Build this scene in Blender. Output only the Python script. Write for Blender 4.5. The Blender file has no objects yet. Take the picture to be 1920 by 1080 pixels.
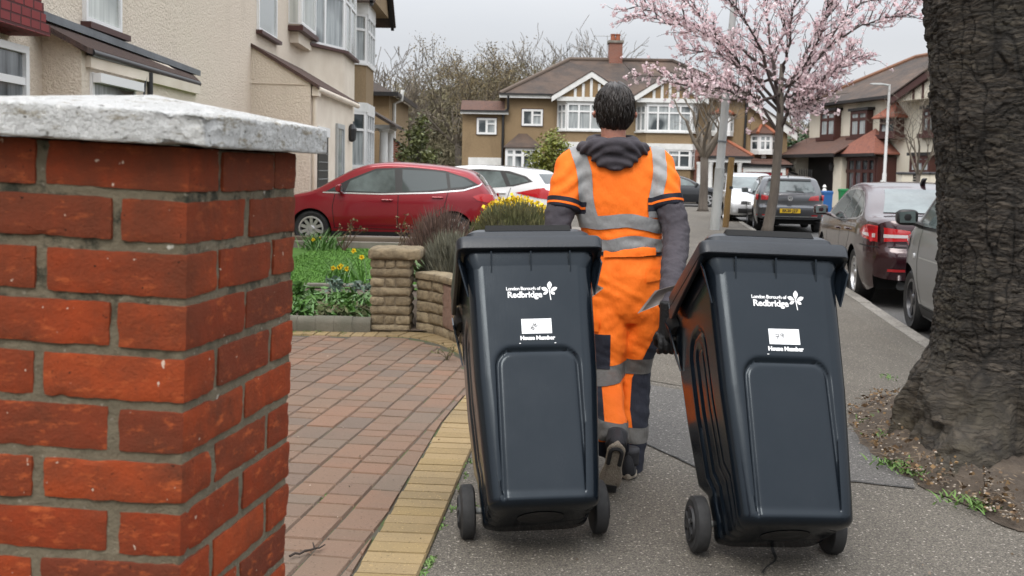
import bpy, bmesh, math, random
from mathutils import Vector, Matrix, noise, Euler
PI = math.pi
R_ = math.radians
sc = bpy.context.scene
# ---------------------------------------------------------------- camera
FPX, PCX, PCY, HC = 1950.0, 960.0, 440.0, 1.37
_p, _a = math.atan(118 / FPX), 0.018
_R0 = Vector((1, 0, 0)); _U0 = Vector((0, math.sin(_p), math.cos(_p))); CF = Vector((0, math.cos(_p), -math.sin(_p)))
CR = _R0 * math.cos(_a) + _U0 * math.sin(_a); CU = _U0 * math.cos(_a) - _R0 * math.sin(_a)
CC = Vector((0, 0, HC))
cam = bpy.data.cameras.new('camera'); camo = bpy.data.objects.new('camera', cam); sc.collection.objects.link(camo)
M = Matrix.Identity(4)
for i in range(3):
    M[i][0] = CR[i]; M[i][1] = CU[i]; M[i][2] = -CF[i]; M[i][3] = CC[i]
camo.matrix_world = M
cam.sensor_width = 36; cam.lens = FPX / 1920 * 36; cam.shift_y = -(540 - PCY) / 1920
cam.clip_start = 0.05; cam.clip_end = 3000
cam.dof.use_dof = True; cam.dof.focus_distance = 4.2; cam.dof.aperture_fstop = 8.0
sc.camera = camo
# ---------------------------------------------------------------- sky, sun, exposure
SUN_EL, SUN_ROT = R_(52), R_(200)
world = bpy.data.worlds.new('World'); sc.world = world; world.use_nodes = True
nt = world.node_tree; nt.nodes.clear()
wo = nt.nodes.new('ShaderNodeOutputWorld'); bg = nt.nodes.new('ShaderNodeBackground')
sky = nt.nodes.new('ShaderNodeTexSky'); sky.sky_type = 'NISHITA'; sky.sun_disc = False
sky.sun_elevation = SUN_EL; sky.sun_rotation = SUN_ROT; sky.dust_density = 5; sky.air_density = 1.0
tc = nt.nodes.new('ShaderNodeTexCoord'); mp = nt.nodes.new('ShaderNodeMapping'); mp.inputs['Scale'].default_value = (1, 1, 3.0)
nz = nt.nodes.new('ShaderNodeTexNoise'); nz.inputs['Scale'].default_value = 2.2; nz.inputs['Detail'].default_value = 6
cr = nt.nodes.new('ShaderNodeValToRGB')
cr.color_ramp.elements[0].position = .3; cr.color_ramp.elements[0].color = (5.6, 5.85, 6.25, 1)
cr.color_ramp.elements[1].position = .72; cr.color_ramp.elements[1].color = (6.7, 6.8, 7.0, 1)
mx = nt.nodes.new('ShaderNodeMix'); mx.data_type = 'RGBA'; mx.inputs[0].default_value = .93
nt.links.new(tc.outputs['Generated'], mp.inputs['Vector']); nt.links.new(mp.outputs[0], nz.inputs['Vector'])
nt.links.new(nz.outputs['Fac'], cr.inputs[0]); nt.links.new(sky.outputs[0], mx.inputs[6]); nt.links.new(cr.outputs[0], mx.inputs[7])
# an overcast sky is brighter overhead than at the horizon
gx = nt.nodes.new('ShaderNodeSeparateXYZ'); gm = nt.nodes.new('ShaderNodeMapRange'); gm.inputs[1].default_value = .12; gm.inputs[2].default_value = .95; gm.inputs[3].default_value = 1.0; gm.inputs[4].default_value = 3.6
gv = nt.nodes.new('ShaderNodeVectorMath'); gv.operation = 'SCALE'
nt.links.new(tc.outputs['Generated'], gx.inputs[0]); nt.links.new(gx.outputs[2], gm.inputs[0]); nt.links.new(mx.outputs[2], gv.inputs[0]); nt.links.new(gm.outputs[0], gv.inputs['Scale'])
nt.links.new(gv.outputs[0], bg.inputs['Color']); bg.inputs['Strength'].default_value = 0.1
nt.links.new(bg.outputs[0], wo.inputs[0])
sun = bpy.data.lights.new('sun', 'SUN'); sun.energy = 1.3; sun.angle = R_(25); sun.color = (1, .96, .9)
suno = bpy.data.objects.new('sun', sun); sc.collection.objects.link(suno)
_sd = Vector((math.sin(SUN_ROT) * math.cos(SUN_EL), math.cos(SUN_ROT) * math.cos(SUN_EL), math.sin(SUN_EL)))
suno.rotation_euler = _sd.to_track_quat('Z', 'Y').to_euler()
sc.view_settings.view_transform = 'Standard'; sc.view_settings.look = 'None'; sc.view_settings.exposure = 0.28
sc.view_settings.gamma = 1.0
sc.cycles.max_bounces = 6; sc.cycles.diffuse_bounces = 3; sc.cycles.glossy_bounces = 3; sc.cycles.transmission_bounces = 4
sc.cycles.transparent_max_bounces = 6; sc.cycles.caustics_reflective = False; sc.cycles.caustics_refractive = False
# ---------------------------------------------------------------- helpers
def ray(px, py): return CF + CR * ((px - PCX) / FPX) - CU * ((py - PCY) / FPX)
def G(px, py, z=0.0):
    r = ray(px, py); t = (z - HC) / r.z
    return CC + r * t
def AT(px, py, Y):
    r = ray(px, py); return CC + r * (Y / r.y)
def ATX(px, py, X):
    r = ray(px, py); return CC + r * (X / r.x)
def lerp(a, b, t): return a + (b - a) * t
def sstep(a, b, x):
    t = min(1, max(0, (x - a) / (b - a))); return t * t * (3 - 2 * t)
def interp(pts, x):
    if x <= pts[0][0]: return pts[0][1]
    for (a, fa), (b, fb) in zip(pts, pts[1:]):
        if x <= b: return fa + (fb - fa) * (x - a) / (b - a)
    return pts[-1][1]
def smooth_interp(pts, x):
    n = len(pts)
    if x <= pts[0][0]: return pts[0][1]
    if x >= pts[-1][0]: return pts[-1][1]
    for i in range(n - 1):
        x0, y0 = pts[i]; x1, y1 = pts[i + 1]
        if x <= x1:
            h = x1 - x0; t = (x - x0) / h
            def sl(k):
                if k == 0: return (pts[1][1] - pts[0][1]) / (pts[1][0] - pts[0][0])
                if k == n - 1: return (pts[-1][1] - pts[-2][1]) / (pts[-1][0] - pts[-2][0])
                a = (pts[k][1] - pts[k - 1][1]) / (pts[k][0] - pts[k - 1][0]); b = (pts[k + 1][1] - pts[k][1]) / (pts[k + 1][0] - pts[k][0])
                return 0 if a * b <= 0 else 2 * a * b / (a + b)
            m0, m1 = sl(i) * h, sl(i + 1) * h
            return (2*t**3-3*t*t+1)*y0 + (t**3-2*t*t+t)*m0 + (-2*t**3+3*t*t)*y1 + (t**3-t*t)*m1
def nz3(p, s=1.0): return noise.noise(Vector(p) * s)

def rootof(o):
    while o.parent is not None: o = o.parent
    return o
def tag(o, label=None, cat=None, group=None, kind=None):
    if label: o['label'] = label
    if cat: o['category'] = cat
    if group: o['group'] = group
    if kind: o['kind'] = kind
    return o
def thing(name, label, cat, loc=(0, 0, 0), rotz=0.0, group=None):
    o = bpy.data.objects.new(name, None); sc.collection.objects.link(o)
    o.location = loc; o.rotation_euler = (0, 0, rotz); o.empty_display_size = .1
    o['kind'] = 'thing'
    return tag(o, label, cat, group)
def copy_tree(o, parent=None):
    c = o.copy(); sc.collection.objects.link(c); c.parent = parent
    for ch in list(o.children): copy_tree(ch, c)
    return c

class MB:
    def __init__(s): s.v = []; s.f = []; s.m = []
    def add(s, vs, fs, mi=0):
        b = len(s.v); s.v += [Vector(v) for v in vs]
        for f in fs: s.f.append([i + b for i in f]); s.m.append(mi)
    def poly(s, pts, mi=0): s.add(pts, [list(range(len(pts)))], mi)
    def box(s, lo, hi, mi=0):
        (a, b, c), (d, e, f) = lo, hi
        s.add([(a,b,c),(d,b,c),(d,e,c),(a,e,c),(a,b,f),(d,b,f),(d,e,f),(a,e,f)],
              [(0,3,2,1),(4,5,6,7),(0,1,5,4),(1,2,6,5),(2,3,7,6),(3,0,4,7)], mi)
    def fbox(s, o, u, v, w, mi=0):            # parallelepiped from corner o
        o, u, v, w = Vector(o), Vector(u), Vector(v), Vector(w)
        ps = [o, o+u, o+u+v, o+v, o+w, o+u+w, o+u+v+w, o+v+w]
        fs = [(0,3,2,1),(4,5,6,7),(0,1,5,4),(1,2,6,5),(2,3,7,6),(3,0,4,7)]
        if u.cross(v).dot(w) < 0: fs = [f[::-1] for f in fs]
        s.add(ps, fs, mi)
    def prism(s, pts, ext, mi=0):             # polygon + extrusion vector
        n = len(pts); ext = Vector(ext); p = [Vector(q) for q in pts]
        nor = Vector((0, 0, 0))
        for i in range(n): nor += p[i].cross(p[(i + 1) % n])
        if nor.dot(ext) > 0: p = p[::-1]
        s.add(p + [q + ext for q in p], [list(range(n)), list(range(2 * n - 1, n - 1, -1))] + [(i, n + i, n + (i + 1) % n, (i + 1) % n)[::-1] for i in range(n)], mi)
    def rings(s, rs, cap=True, closed=True, mi=0):
        n = len(rs[0]); b = []; fs = []
        for r in rs: b += list(r)
        for i in range(len(rs) - 1):
            for j in range(n if closed else n - 1):
                k = (j + 1) % n
                fs.append((i*n+j, i*n+k, (i+1)*n+k, (i+1)*n+j))
        if cap and closed:
            fs.append(list(range(n))[::-1]); fs.append([(len(rs)-1)*n + j for j in range(n)])
        s.add(b, fs, mi)
    def tube(s, path, rad, n=8, cap=True, mi=0):
        path = [Vector(p) for p in path]
        if not hasattr(rad, '__len__'): rad = [rad] * len(path)
        rs = []; ref = None
        for i, p in enumerate(path):
            d = (path[min(i+1, len(path)-1)] - path[max(i-1, 0)])
            d = d.normalized() if d.length > 1e-9 else Vector((0, 0, 1))
            if ref is None:
                ref = d.orthogonal().normalized()
            ref = (ref - d * ref.dot(d))
            ref = ref.normalized() if ref.length > 1e-6 else d.orthogonal().normalized()
            b = d.cross(ref)
            rs.append([p + (ref * math.cos(2*PI*k/n) + b * math.sin(2*PI*k/n)) * rad[i] for k in range(n)])
        s.rings(rs, cap, True, mi)
    def lathe(s, prof, c=(0, 0, 0), axis='z', n=24, mi=0, cap=True):   # prof [(r, h)]
        c = Vector(c); rs = []
        for r, h in prof:
            rr = []
            for k in range(n):
                a = 2 * PI * k / n; x, y = r * math.cos(a), r * math.sin(a)
                rr.append(c + (Vector((x, y, h)) if axis == 'z' else Vector((h, x, y)) if axis == 'x' else Vector((x, h, -y))))
            rs.append(rr)
        s.rings(rs, cap, True, mi)
    def build(s, name, mats, parent=None, smooth=False, world=False, bevel=0, uv=False, seg=2, angle=40):
        me = bpy.data.meshes.new(name)
        off = rootof(parent).location if (world and parent is not None) else Vector((0, 0, 0))
        me.from_pydata([v - off for v in s.v], [], s.f)
        if not isinstance(mats, (list, tuple)): mats = [mats]
        for m in mats: me.materials.append(m)
        if len(mats) > 1: me.polygons.foreach_set('material_index', s.m)
        me.update()
        if bevel:
            bm = bmesh.new(); bm.from_mesh(me); bmesh.ops.remove_doubles(bm, verts=bm.verts, dist=1e-5)
            es = [e for e in bm.edges if len(e.link_faces) == 2 and e.calc_face_angle(0) > R_(30)]
            bmesh.ops.bevel(bm, geom=es, offset=bevel, segments=seg, profile=.5, affect='EDGES', clamp_overlap=True)
            bm.to_mesh(me); bm.free()
        if uv: boxuv(me, off)
        if smooth:
            me.polygons.foreach_set('use_smooth', [True] * len(me.polygons))
            if smooth != 'all':
                try: me.set_sharp_from_angle(angle=R_(angle))
                except Exception: pass
        o = bpy.data.objects.new(name, me); sc.collection.objects.link(o)
        if parent is not None: o.parent = parent
        return o
def boxuv(me, off=Vector((0, 0, 0))):
    l = me.uv_layers.new(name='UVMap')
    for p in me.polygons:
        n = p.normal
        u = Vector((0, 0, 1)).cross(n)
        u = u.normalized() if u.length > 1e-3 else Vector((1, 0, 0))
        v = n.cross(u)
        for li in p.loop_indices:
            c = me.vertices[me.loops[li].vertex_index].co + off
            l.data[li].uv = (c.dot(u), c.dot(v))

# ---------------------------------------------------------------- materials
def _nt(name):
    m = bpy.data.materials.new(name); m.use_nodes = True
    t = m.node_tree; b = t.nodes['Principled BSDF']
    return m, t, b
def N(t, kind, **kw):
    n = t.nodes.new('ShaderNode' + kind)
    for k, v in kw.items():
        if k in n.inputs: n.inputs[k].default_value = v
        else: setattr(n, k, v)
    return n
def L(t, a, b): t.links.new(a, b)
def mixc(t, fac, a, b, mode='MIX'):
    n = t.nodes.new('ShaderNodeMix'); n.data_type = 'RGBA'; n.blend_type = mode
    for sock, v in ((0, fac), (6, a), (7, b)):
        if hasattr(v, 'node'): L(t, v, n.inputs[sock])
        else: n.inputs[sock].default_value = v if sock == 0 else (v[0], v[1], v[2], 1)
    return n.outputs[2]
def mapping(t, src='Object', scale=(1, 1, 1)):
    c = N(t, 'TexCoord'); m = N(t, 'Mapping'); m.inputs['Scale'].default_value = scale
    L(t, c.outputs[src], m.inputs['Vector']); return m.outputs[0]
def noisef(t, vec, scale, detail=4, rough=.6, lo=.35, hi=.65):
    n = N(t, 'TexNoise'); n.inputs['Scale'].default_value = scale; n.inputs['Detail'].default_value = detail; n.inputs['Roughness'].default_value = rough
    L(t, vec, n.inputs['Vector'])
    r = N(t, 'MapRange'); r.inputs[1].default_value = lo; r.inputs[2].default_value = hi
    L(t, n.outputs['Fac'], r.inputs[0]); return r.outputs[0]
def bumpn(t, b, h, strength=.5, dist=.01, prev=None):
    n = N(t, 'Bump'); n.inputs['Strength'].default_value = strength; n.inputs['Distance'].default_value = dist
    L(t, h, n.inputs['Height'])
    if prev is not None: L(t, prev.outputs[0], n.inputs['Normal'])
    L(t, n.outputs[0], b.inputs['Normal']); return n
def mat(name, col, rough=.7, col2=None, scale=6, detail=5, bump=0, bscale=40, bdist=.01, metal=0, coat=0, spec=.5, stretch=(1, 1, 1), lo=.35, hi=.65, speck=None, island=0, sheen=0):
    m, t, b = _nt(name)
    b.inputs['Roughness'].default_value = rough; b.inputs['Metallic'].default_value = metal
    b.inputs['Coat Weight'].default_value = coat; b.inputs['Coat Roughness'].default_value = .04
    b.inputs['Specular IOR Level'].default_value = spec
    if sheen: b.inputs['Sheen Weight'].default_value = sheen
    b.inputs['Base Color'].default_value = (*col, 1)
    vec = mapping(t, 'Object', stretch) if (col2 or bump or speck) else None
    c = None
    if col2: c = mixc(t, noisef(t, vec, scale, detail, .6, lo, hi), col, col2)
    if speck:   # (color, scale, lo, hi)
        f = noisef(t, vec, speck[1], 2, .5, speck[2], speck[3]); c = mixc(t, f, c if c is not None else col, speck[0])
    if island:
        g = N(t, 'NewGeometry'); hs = N(t, 'HueSaturation'); r = N(t, 'MapRange'); r.inputs[3].default_value = 1 - island; r.inputs[4].default_value = 1 + island
        L(t, g.outputs['Random Per Island'], r.inputs[0]); L(t, r.outputs[0], hs.inputs['Value'])
        if c is not None: L(t, c, hs.inputs['Color'])
        else: hs.inputs['Color'].default_value = (*col, 1)
        c = hs.outputs[0]
    if c is not None: L(t, c, b.inputs['Base Color'])
    if bump:
        bumpn(t, b, noisef(t, vec, bscale, 5, .65, .2, .8), bump, bdist)
    return m
def brickmat(name, c1, c2, mortar, bw=.225, bh=.075, mort=.01, rough=.85, bump=.6, offset=.5, noise_dark=None, src='UV', squash=1.0):
    m, t, b = _nt(name); b.inputs['Roughness'].default_value = rough
    vec = mapping(t, src)
    k = N(t, 'TexBrick'); k.offset = offset; k.squash = squash
    k.inputs['Scale'].default_value = 1; k.inputs['Brick Width'].default_value = bw; k.inputs['Row Height'].default_value = bh
    k.inputs['Mortar Size'].default_value = mort; k.inputs['Mortar Smooth'].default_value = .3; k.inputs['Bias'].default_value = 0
    k.inputs['Color1'].default_value = (*c1, 1); k.inputs['Color2'].default_value = (*c2, 1); k.inputs['Mortar'].default_value = (*mortar, 1)
    L(t, vec, k.inputs['Vector'])
    c = mixc(t, noisef(t, mapping(t, 'Object'), 1.1, 6, .65, .3, .75), k.outputs['Color'], noise_dark or tuple(x * .6 for x in c1))
    fac = mixc(t, .55, k.outputs['Color'], c)
    L(t, fac, b.inputs['Base Color'])
    inv = N(t, 'Math', operation='SUBTRACT'); inv.inputs[0].default_value = 1; L(t, k.outputs['Fac'], inv.inputs[1])
    bumpn(t, b, inv.outputs[0], bump, .012)
    return m
# ---------------------------------------------------------------- shared materials
def glassmat(name, dark=(.03, .035, .038), light=(.5, .52, .5), amt=.5, rough=.06):
    m, t, b = _nt(name); b.inputs['Roughness'].default_value = rough; b.inputs['Specular IOR Level'].default_value = .7
    v = mapping(t, 'Object', (9, 9, .5)); f = noisef(t, v, 1.5, 3, .6, .5 - amt * .4, 1.0 - amt * .4)
    v2 = mapping(t, 'Object', (1, 1, 1)); f2 = noisef(t, v2, .55, 1, .5, .42, .5)
    mu = N(t, 'Math', operation='MULTIPLY'); L(t, f, mu.inputs[0]); L(t, f2, mu.inputs[1])
    L(t, mixc(t, mu.outputs[0], dark, light), b.inputs['Base Color']); return m
def blotch(m, c1, sc_=.35):
    t = m.node_tree; b = t.nodes['Principled BSDF']; l = b.inputs['Base Color'].links[0].from_socket; v = mapping(t, 'Object', (1, 1, 1.6))
    c = mixc(t, noisef(t, v, sc_, 6, .7, .45, .68), l, c1); c = mixc(t, noisef(t, v, sc_ * 7, 5, .7, .55, .75), c, tuple(x * .45 for x in c1)); L(t, c, b.inputs['Base Color'])
M_white = mat('white_paint', (.78, .78, .76), .45, (.66, .66, .63), 3)
M_whitew = mat('white_window_frame', (.8, .8, .79), .35)
M_pane = glassmat('window_glass_with_net_curtain', (.04, .05, .055), (.42, .45, .45), 1.0)
M_paned = glassmat('window_glass_dark', (.025, .03, .035), (.2, .22, .23), .6)
M_panel = glassmat('window_glass_pale_curtain', (.3, .32, .3), (.6, .62, .58), 1.0)
M_black = mat('black_paint', (.015, .015, .016), .4)
M_rubber = mat('black_rubber', (.014, .014, .015), .75, (.03, .03, .03), 20)
M_dark = mat('dark_gap', (.008, .008, .008), .9)
def pebble(name, col, col2, scale=90, bump=.9, stain=(.3, .25, .18), sm=.35):
    m, t, b = _nt(name); b.inputs['Roughness'].default_value = .95
    v = mapping(t, 'Object'); f = noisef(t, v, scale, 3, .7, .3, .7)
    c = mixc(t, f, col, col2)
    v2 = mapping(t, 'Object', (1.4, 1.4, .45)); g = noisef(t, v2, 1.0, 6, .7, .5, .85)
    mu = N(t, 'Math', operation='MULTIPLY'); mu.inputs[1].default_value = sm; L(t, g, mu.inputs[0])
    L(t, mixc(t, mu.outputs[0], c, stain), b.inputs['Base Color'])
    bumpn(t, b, f, bump, .02); return m
M_cream = pebble('cream_roughcast', (.78, .69, .57), (.70, .60, .49), 26, .7, (.5, .42, .32), .5)
M_creamsm = mat('cream_smooth_render', (.76, .68, .57), .85, (.64, .555, .45), 1.2, bump=.2, bscale=60)
M_cream2 = mat('pale_cream_render', (.74, .68, .56), .9, (.66, .6, .48), 1.0, bump=.25, bscale=50)
M_peb = pebble('brown_pebbledash', (.35, .25, .145), (.25, .175, .095), 34, .8, (.17, .12, .07), .7)
M_roof = brickmat('brown_roof_tiles', (.085, .062, .05), (.06, .046, .04), (.025, .02, .018), .165, .10, .012, .9, .8, .5, (.05, .042, .036))
M_roofred = brickmat('red_brown_roof_tiles', (.17, .075, .045), (.12, .06, .042), (.04, .025, .02), .165, .10, .012, .9, .8, .5, (.09, .055, .045))
M_roofcrim = brickmat('crimson_roof_tiles', (.27, .035, .035), (.2, .028, .03), (.06, .012, .012), .2, .1, .014, .8, 1.0, .5, (.12, .02, .02))
M_ridge = mat('terracotta_ridge_tile', (.36, .12, .06), .85, (.26, .09, .05), 4)
M_brickw = brickmat('red_brick_wall', (.30, .09, .05), (.22, .065, .04), (.3, .26, .22), .225, .075, .011)
M_lead = mat('grey_lead', (.16, .175, .19), .5, (.1, .11, .12), 3, bump=.2, bscale=20)
M_gutter = mat('black_gutter', (.02, .02, .021), .4)
M_brownw = mat('dark_brown_frame', (.06, .018, .014), .5)
M_alu = mat('painted_grey_steel', (.42, .43, .42), .5, (.34, .35, .34), 4, stretch=(1, 1, .4))
M_chrome = mat('chrome', (.7, .7, .7), .15, metal=1)
M_numw = mat('white_lettering', (.85, .85, .85), .5)

blotch(M_roof, (.13, .085, .06)); blotch(M_roofred, (.10, .055, .042), .6)
# ---------------------------------------------------------------- ground, road, pavement
def asphalt(name, c1, c2, speckc=(.3, .28, .25), sc_=1.0, dark=None):
    m, t, b = _nt(name); b.inputs['Roughness'].default_value = .9
    v = mapping(t, 'Object')
    f = noisef(t, v, .55 * sc_, 6, .62, .35, .68); c = mixc(t, f, c1, c2)
    vs = mapping(t, 'Object', (2.2, .5, 1)); f2 = noisef(t, vs, 1.1, 5, .7, .5, .8)
    mu = N(t, 'Math', operation='MULTIPLY'); mu.inputs[1].default_value = .5; L(t, f2, mu.inputs[0])
    c = mixc(t, mu.outputs[0], c, dark or tuple(x * .6 for x in c1))
    vo = N(t, 'TexVoronoi'); vo.inputs['Scale'].default_value = 150; L(t, v, vo.inputs['Vector'])
    vr = N(t, 'TexVoronoi'); vr.inputs['Scale'].default_value = 85; L(t, v, vr.inputs['Vector'])
    gr = N(t, 'MapRange'); gr.inputs[1].default_value = .0; gr.inputs[2].default_value = .75; gr.inputs[3].default_value = 1.38; gr.inputs[4].default_value = .48
    L(t, vo.outputs['Distance'], gr.inputs[0])
    hs = N(t, 'HueSaturation'); L(t, c, hs.inputs['Color']); L(t, gr.outputs[0], hs.inputs['Value'])
    sp = noisef(t, v, 70, 2, .5, .62, .70)
    c = mixc(t, sp, hs.outputs[0], speckc)
    dk = noisef(t, v, 55, 2, .5, .62, .72); c = mixc(t, dk, c, tuple(x * .35 for x in c1))
    L(t, c, b.inputs['Base Color'])
    b1 = bumpn(t, b, vo.outputs['Distance'], .55, .006)
    bumpn(t, b, noisef(t, v, 30, 4, .6, .2, .8), .3, .008, b1)
    return m
M_pav = asphalt('pavement_asphalt', (.128, .113, .092), (.168, .148, .120), (.40, .36, .31))
M_pavold = asphalt('worn_pavement_asphalt', (.115, .099, .078), (.155, .135, .108), (.34, .30, .25), 1.4, (.06, .05, .04))
M_pavdk = asphalt('patched_pavement_asphalt', (.105, .100, .092), (.14, .13, .12), (.30, .28, .26), 1.4)
M_road = asphalt('road_asphalt', (.095, .092, .088), (.13, .125, .12), (.25, .24, .23), .5)
M_kerb = mat('granite_kerb', (.27, .25, .22), .85, (.19, .175, .15), 3, bump=.6, bscale=45, speck=((.12, .11, .1), 40, .56, .66))
M_earth = mat('garden_earth', (.075, .055, .04), .95, (.12, .09, .065), 5, bump=.8, bscale=20)
M_gnd = mat('rough_ground', (.09, .085, .06), .95, (.06, .075, .035), .6, bump=.5, bscale=8)
def sheet(name, pts, z, m, kind='structure', sub=0):
    b = MB(); b.poly([(x, y, z) for x, y in pts]); o = b.build(name, m); o['kind'] = kind; return o
KX = lambda y: 3.32 + .149 * (y - 8.0)                  # kerb line (inner edge)
sheet('ground', [(-900, -300), (900, -300), (900, 1200), (-900, 1200)], -.14, M_gnd)
sheet('road', [(KX(-4), -4), (KX(46), 46), (-40, 46), (-40, 53.2), (60, 53.2), (60, 38), (KX(36) + 6.2, 36), (KX(-4) + 6.2, -4)], -.10, M_road)
def edge(y): return -.285 + .072 * (y - 3.54) if y < 5.5 else -.144 + .13 * (y - 5.5)
pv = [(-1.2, 0.2), (edge(3.0), 3.0), (edge(5.5), 5.5), (edge(6.4), 6.4), (.35, 7.4), (.95, 9.5), (1.7, 14), (1.9, 17.0), (-14, 17.0), (-14, 44.5), (KX(44.5), 44.5), (KX(-2), -2), (-1.2, -2)]
pav = sheet('pavement', pv, 0.0, M_pav)
# patched and older areas of the asphalt, each a thin sheet of its own
def gpoly(name, pix, z, m): sheet(name, [tuple(G(x, y)[:2]) for x, y in pix], z, m)
gpoly('pavement_patch', [(1205, 720), (1335, 742), (1700, 830), (1715, 918), (1605, 905), (1420, 905), (1310, 880), (1195, 826), (1180, 760)], .004, M_pavdk)
gpoly('pavement_worn_strip', [(1240, 500), (1420, 444), (1560, 560), (1740, 690), (1640, 760), (1590, 800), (1340, 735), (1205, 712), (1190, 640)], .0035, M_pavold)
# dark joint lines around the patches
def crack(name, pix, w, z=.008, wob=.012, seed=1):
    rnd = random.Random(seed); b = MB()
    P = []
    pts = [G(x, y) for x, y in pix]
    for a, c in zip(pts, pts[1:]):
        n = max(2, int((c - a).length / .03))
        for i in range(n): P.append(a.lerp(c, i / n))
    P.append(pts[-1])
    Lf, Rt = [], []
    for i, p in enumerate(P):
        d = (P[min(i + 1, len(P) - 1)] - P[max(i - 1, 0)]).normalized(); s = Vector((-d.y, d.x, 0))
        o = s * (nz3(p, 9) * wob); ww = w * (.5 + .9 * abs(nz3(p + Vector((5, 5, 0)), 14)))
        Lf.append(p + o + s * ww + Vector((0, 0, z))); Rt.append(p + o - s * ww + Vector((0, 0, z)))
    for i in range(len(P) - 1): b.add([Lf[i], Rt[i], Rt[i + 1], Lf[i + 1]], [(0, 1, 2, 3)])
    o = b.build(name, M_dark); o['kind'] = 'structure'
crack('pavement_crack', [(1195, 826), (1310, 880), (1420, 905), (1605, 905), (1715, 918)], .004)
crack('pavement_crack', [(1200, 718), (1335, 742), (1590, 800)], .003, seed=2)
crack('pavement_crack', [(1432, 1079), (1446, 1045), (1440, 1018), (1400, 930)], .006, wob=.03, seed=3)
# granite kerb stones
kb = MB(); y = -2.0; rnd = random.Random(4)
while y < 44:
    ln = .9
    o = Vector((KX(y), y, -.11)); d = Vector((.149, 1, 0)).normalized(); s = Vector((1, -.149, 0)).normalized()
    zt = .118 + rnd.uniform(-.004, .006)
    kb.fbox(o, s * .14, d * (ln - .012), (0, 0, zt)); y += ln * d.y
ko = kb.build('kerb', M_kerb, bevel=.014, smooth=True); ko['kind'] = 'structure'
# far footway on the other side of the road and the drive of the pale house
sheet('far_pavement', [(KX(-4) + 6.2, -4), (KX(36) + 6.2, 36), (60, 38), (60, 34), (KX(28) + 9, 30), (KX(-4) + 9, -4)], -.02, M_pavold)
sheet('far_drive', [(-40, 53.2), (60, 53.2), (60, 80), (-40, 80)], -.05, M_pavold)
# ---------------------------------------------------------------- block paved drive with yellow border
def pavers(name, m, region, origin, ang, row, lens, zt, seed, gap=.006, cover=(-4, 4, -1, 9), clampf=None):
    rnd = random.Random(seed); b = MB()
    ca, sa = math.cos(ang), math.sin(ang)
    def W(u, v): return (origin[0] + u * ca - v * sa, origin[1] + u * sa + v * ca)
    u = cover[0]
    while u < cover[1]:
        v = cover[2] + rnd.uniform(-.1, 0)
        while v < cover[3]:
            l = rnd.choice(lens); x, yy = W(u + row / 2, v + l / 2)
            if region(x, yy):
                g = gap / 2; dz = rnd.uniform(-.002, .002); e = .006
                def P(a, c, z):
                    q = W(a, c); X, Yy = q
                    if clampf: X, Yy = clampf(X, Yy)
                    return (X, Yy, z)
                j = lambda: rnd.uniform(-.0015, .0015)
                o = [P(u+g+j(), v+g+j(), zt-.012), P(u+row-g+j(), v+g+j(), zt-.012), P(u+row-g+j(), v+l-g+j(), zt-.012), P(u+g+j(), v+l-g+j(), zt-.012)]
                i_ = [P(u+g+e, v+g+e, zt+dz+rnd.uniform(-.0015,.0015)), P(u+row-g-e, v+g+e, zt+dz+rnd.uniform(-.0015,.0015)), P(u+row-g-e, v+l-g-e, zt+dz), P(u+g+e, v+l-g-e, zt+dz)]
                b.add(o + i_, [(4,5,6,7),(0,1,5,4),(1,2,6,5),(2,3,7,6),(3,0,4,7)])
            v += l
        u += row
    o = b.build(name, m); o['kind'] = 'structure'; return o
def pavermat(name, cs, dirt):
    m, t, b = _nt(name); b.inputs['Roughness'].default_value = .92
    g = N(t, 'NewGeometry'); r = N(t, 'ValToRGB'); els = r.color_ramp.elements
    while len(els) < len(cs): els.new(.5)
    for i, c in enumerate(cs): els[i].position = i / (len(cs) - 1); els[i].color = (*c, 1)
    L(t, g.outputs['Random Per Island'], r.inputs[0])
    v = mapping(t, 'Object'); f = noisef(t, v, 1.6, 6, .65, .42, .72); mu = N(t, 'Math', operation='MULTIPLY'); mu.inputs[1].default_value = .55; L(t, f, mu.inputs[0])
    c = mixc(t, mu.outputs[0], r.outputs[0], dirt)
    c = mixc(t, noisef(t, v, 120, 2, .5, .62, .74), c, tuple(x * 1.5 for x in cs[0]))
    c = mixc(t, noisef(t, v, 95, 2, .5, .63, .75), c, tuple(x * .45 for x in cs[0]))
    L(t, c, b.inputs['Base Color']); bumpn(t, b, noisef(t, v, 130, 4, .7, .2, .8), .5, .004); return m
M_pvr = pavermat('red_block_paving', [(.170, .112, .078), (.20, .124, .082), (.142, .104, .080), (.215, .122, .078), (.16, .120, .090)], (.135, .108, .082))
M_pvy = pavermat('yellow_block_paving', [(.28, .20, .092), (.24, .172, .085), (.31, .225, .115), (.255, .18, .075)], (.16, .125, .075))
STA = math.atan(.145)                                    # street heading
YC = [(-3.6, 8.30), (-1.15, 8.44), (-.95, 8.40), (-.74, 8.18), (-.5, 7.72), (-.35, 7.25), (-.235, 6.75), (-.17, 6.35), (-.12, 5.9)]   # inner edge of yellow border (far side)
def curve_x(y): return None
def red_clamp(x, y):
    if y < 6.42: x = min(x, edge(y) - .224)
    if y > 6.2: y = min(y, interp(RLIM, x))
    return x, y
RLIM = [(-3.6, 8.33), (-1.05, 8.36), (-.80, 8.27), (-.60, 8.05), (-.44, 7.72), (-.30, 7.3), (-.22, 6.9), (-.14, 6.6), (-.07, 6.4)]
def inside_red(x, y):
    if y > 8.36: return False
    if x > edge(y) - .15 and y < 6.4: return False
    lim = interp(RLIM, x)
    return y < lim + .02 and x > -3.6 and x < (edge(y) - .15 if y < 6.4 else .0)
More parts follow.
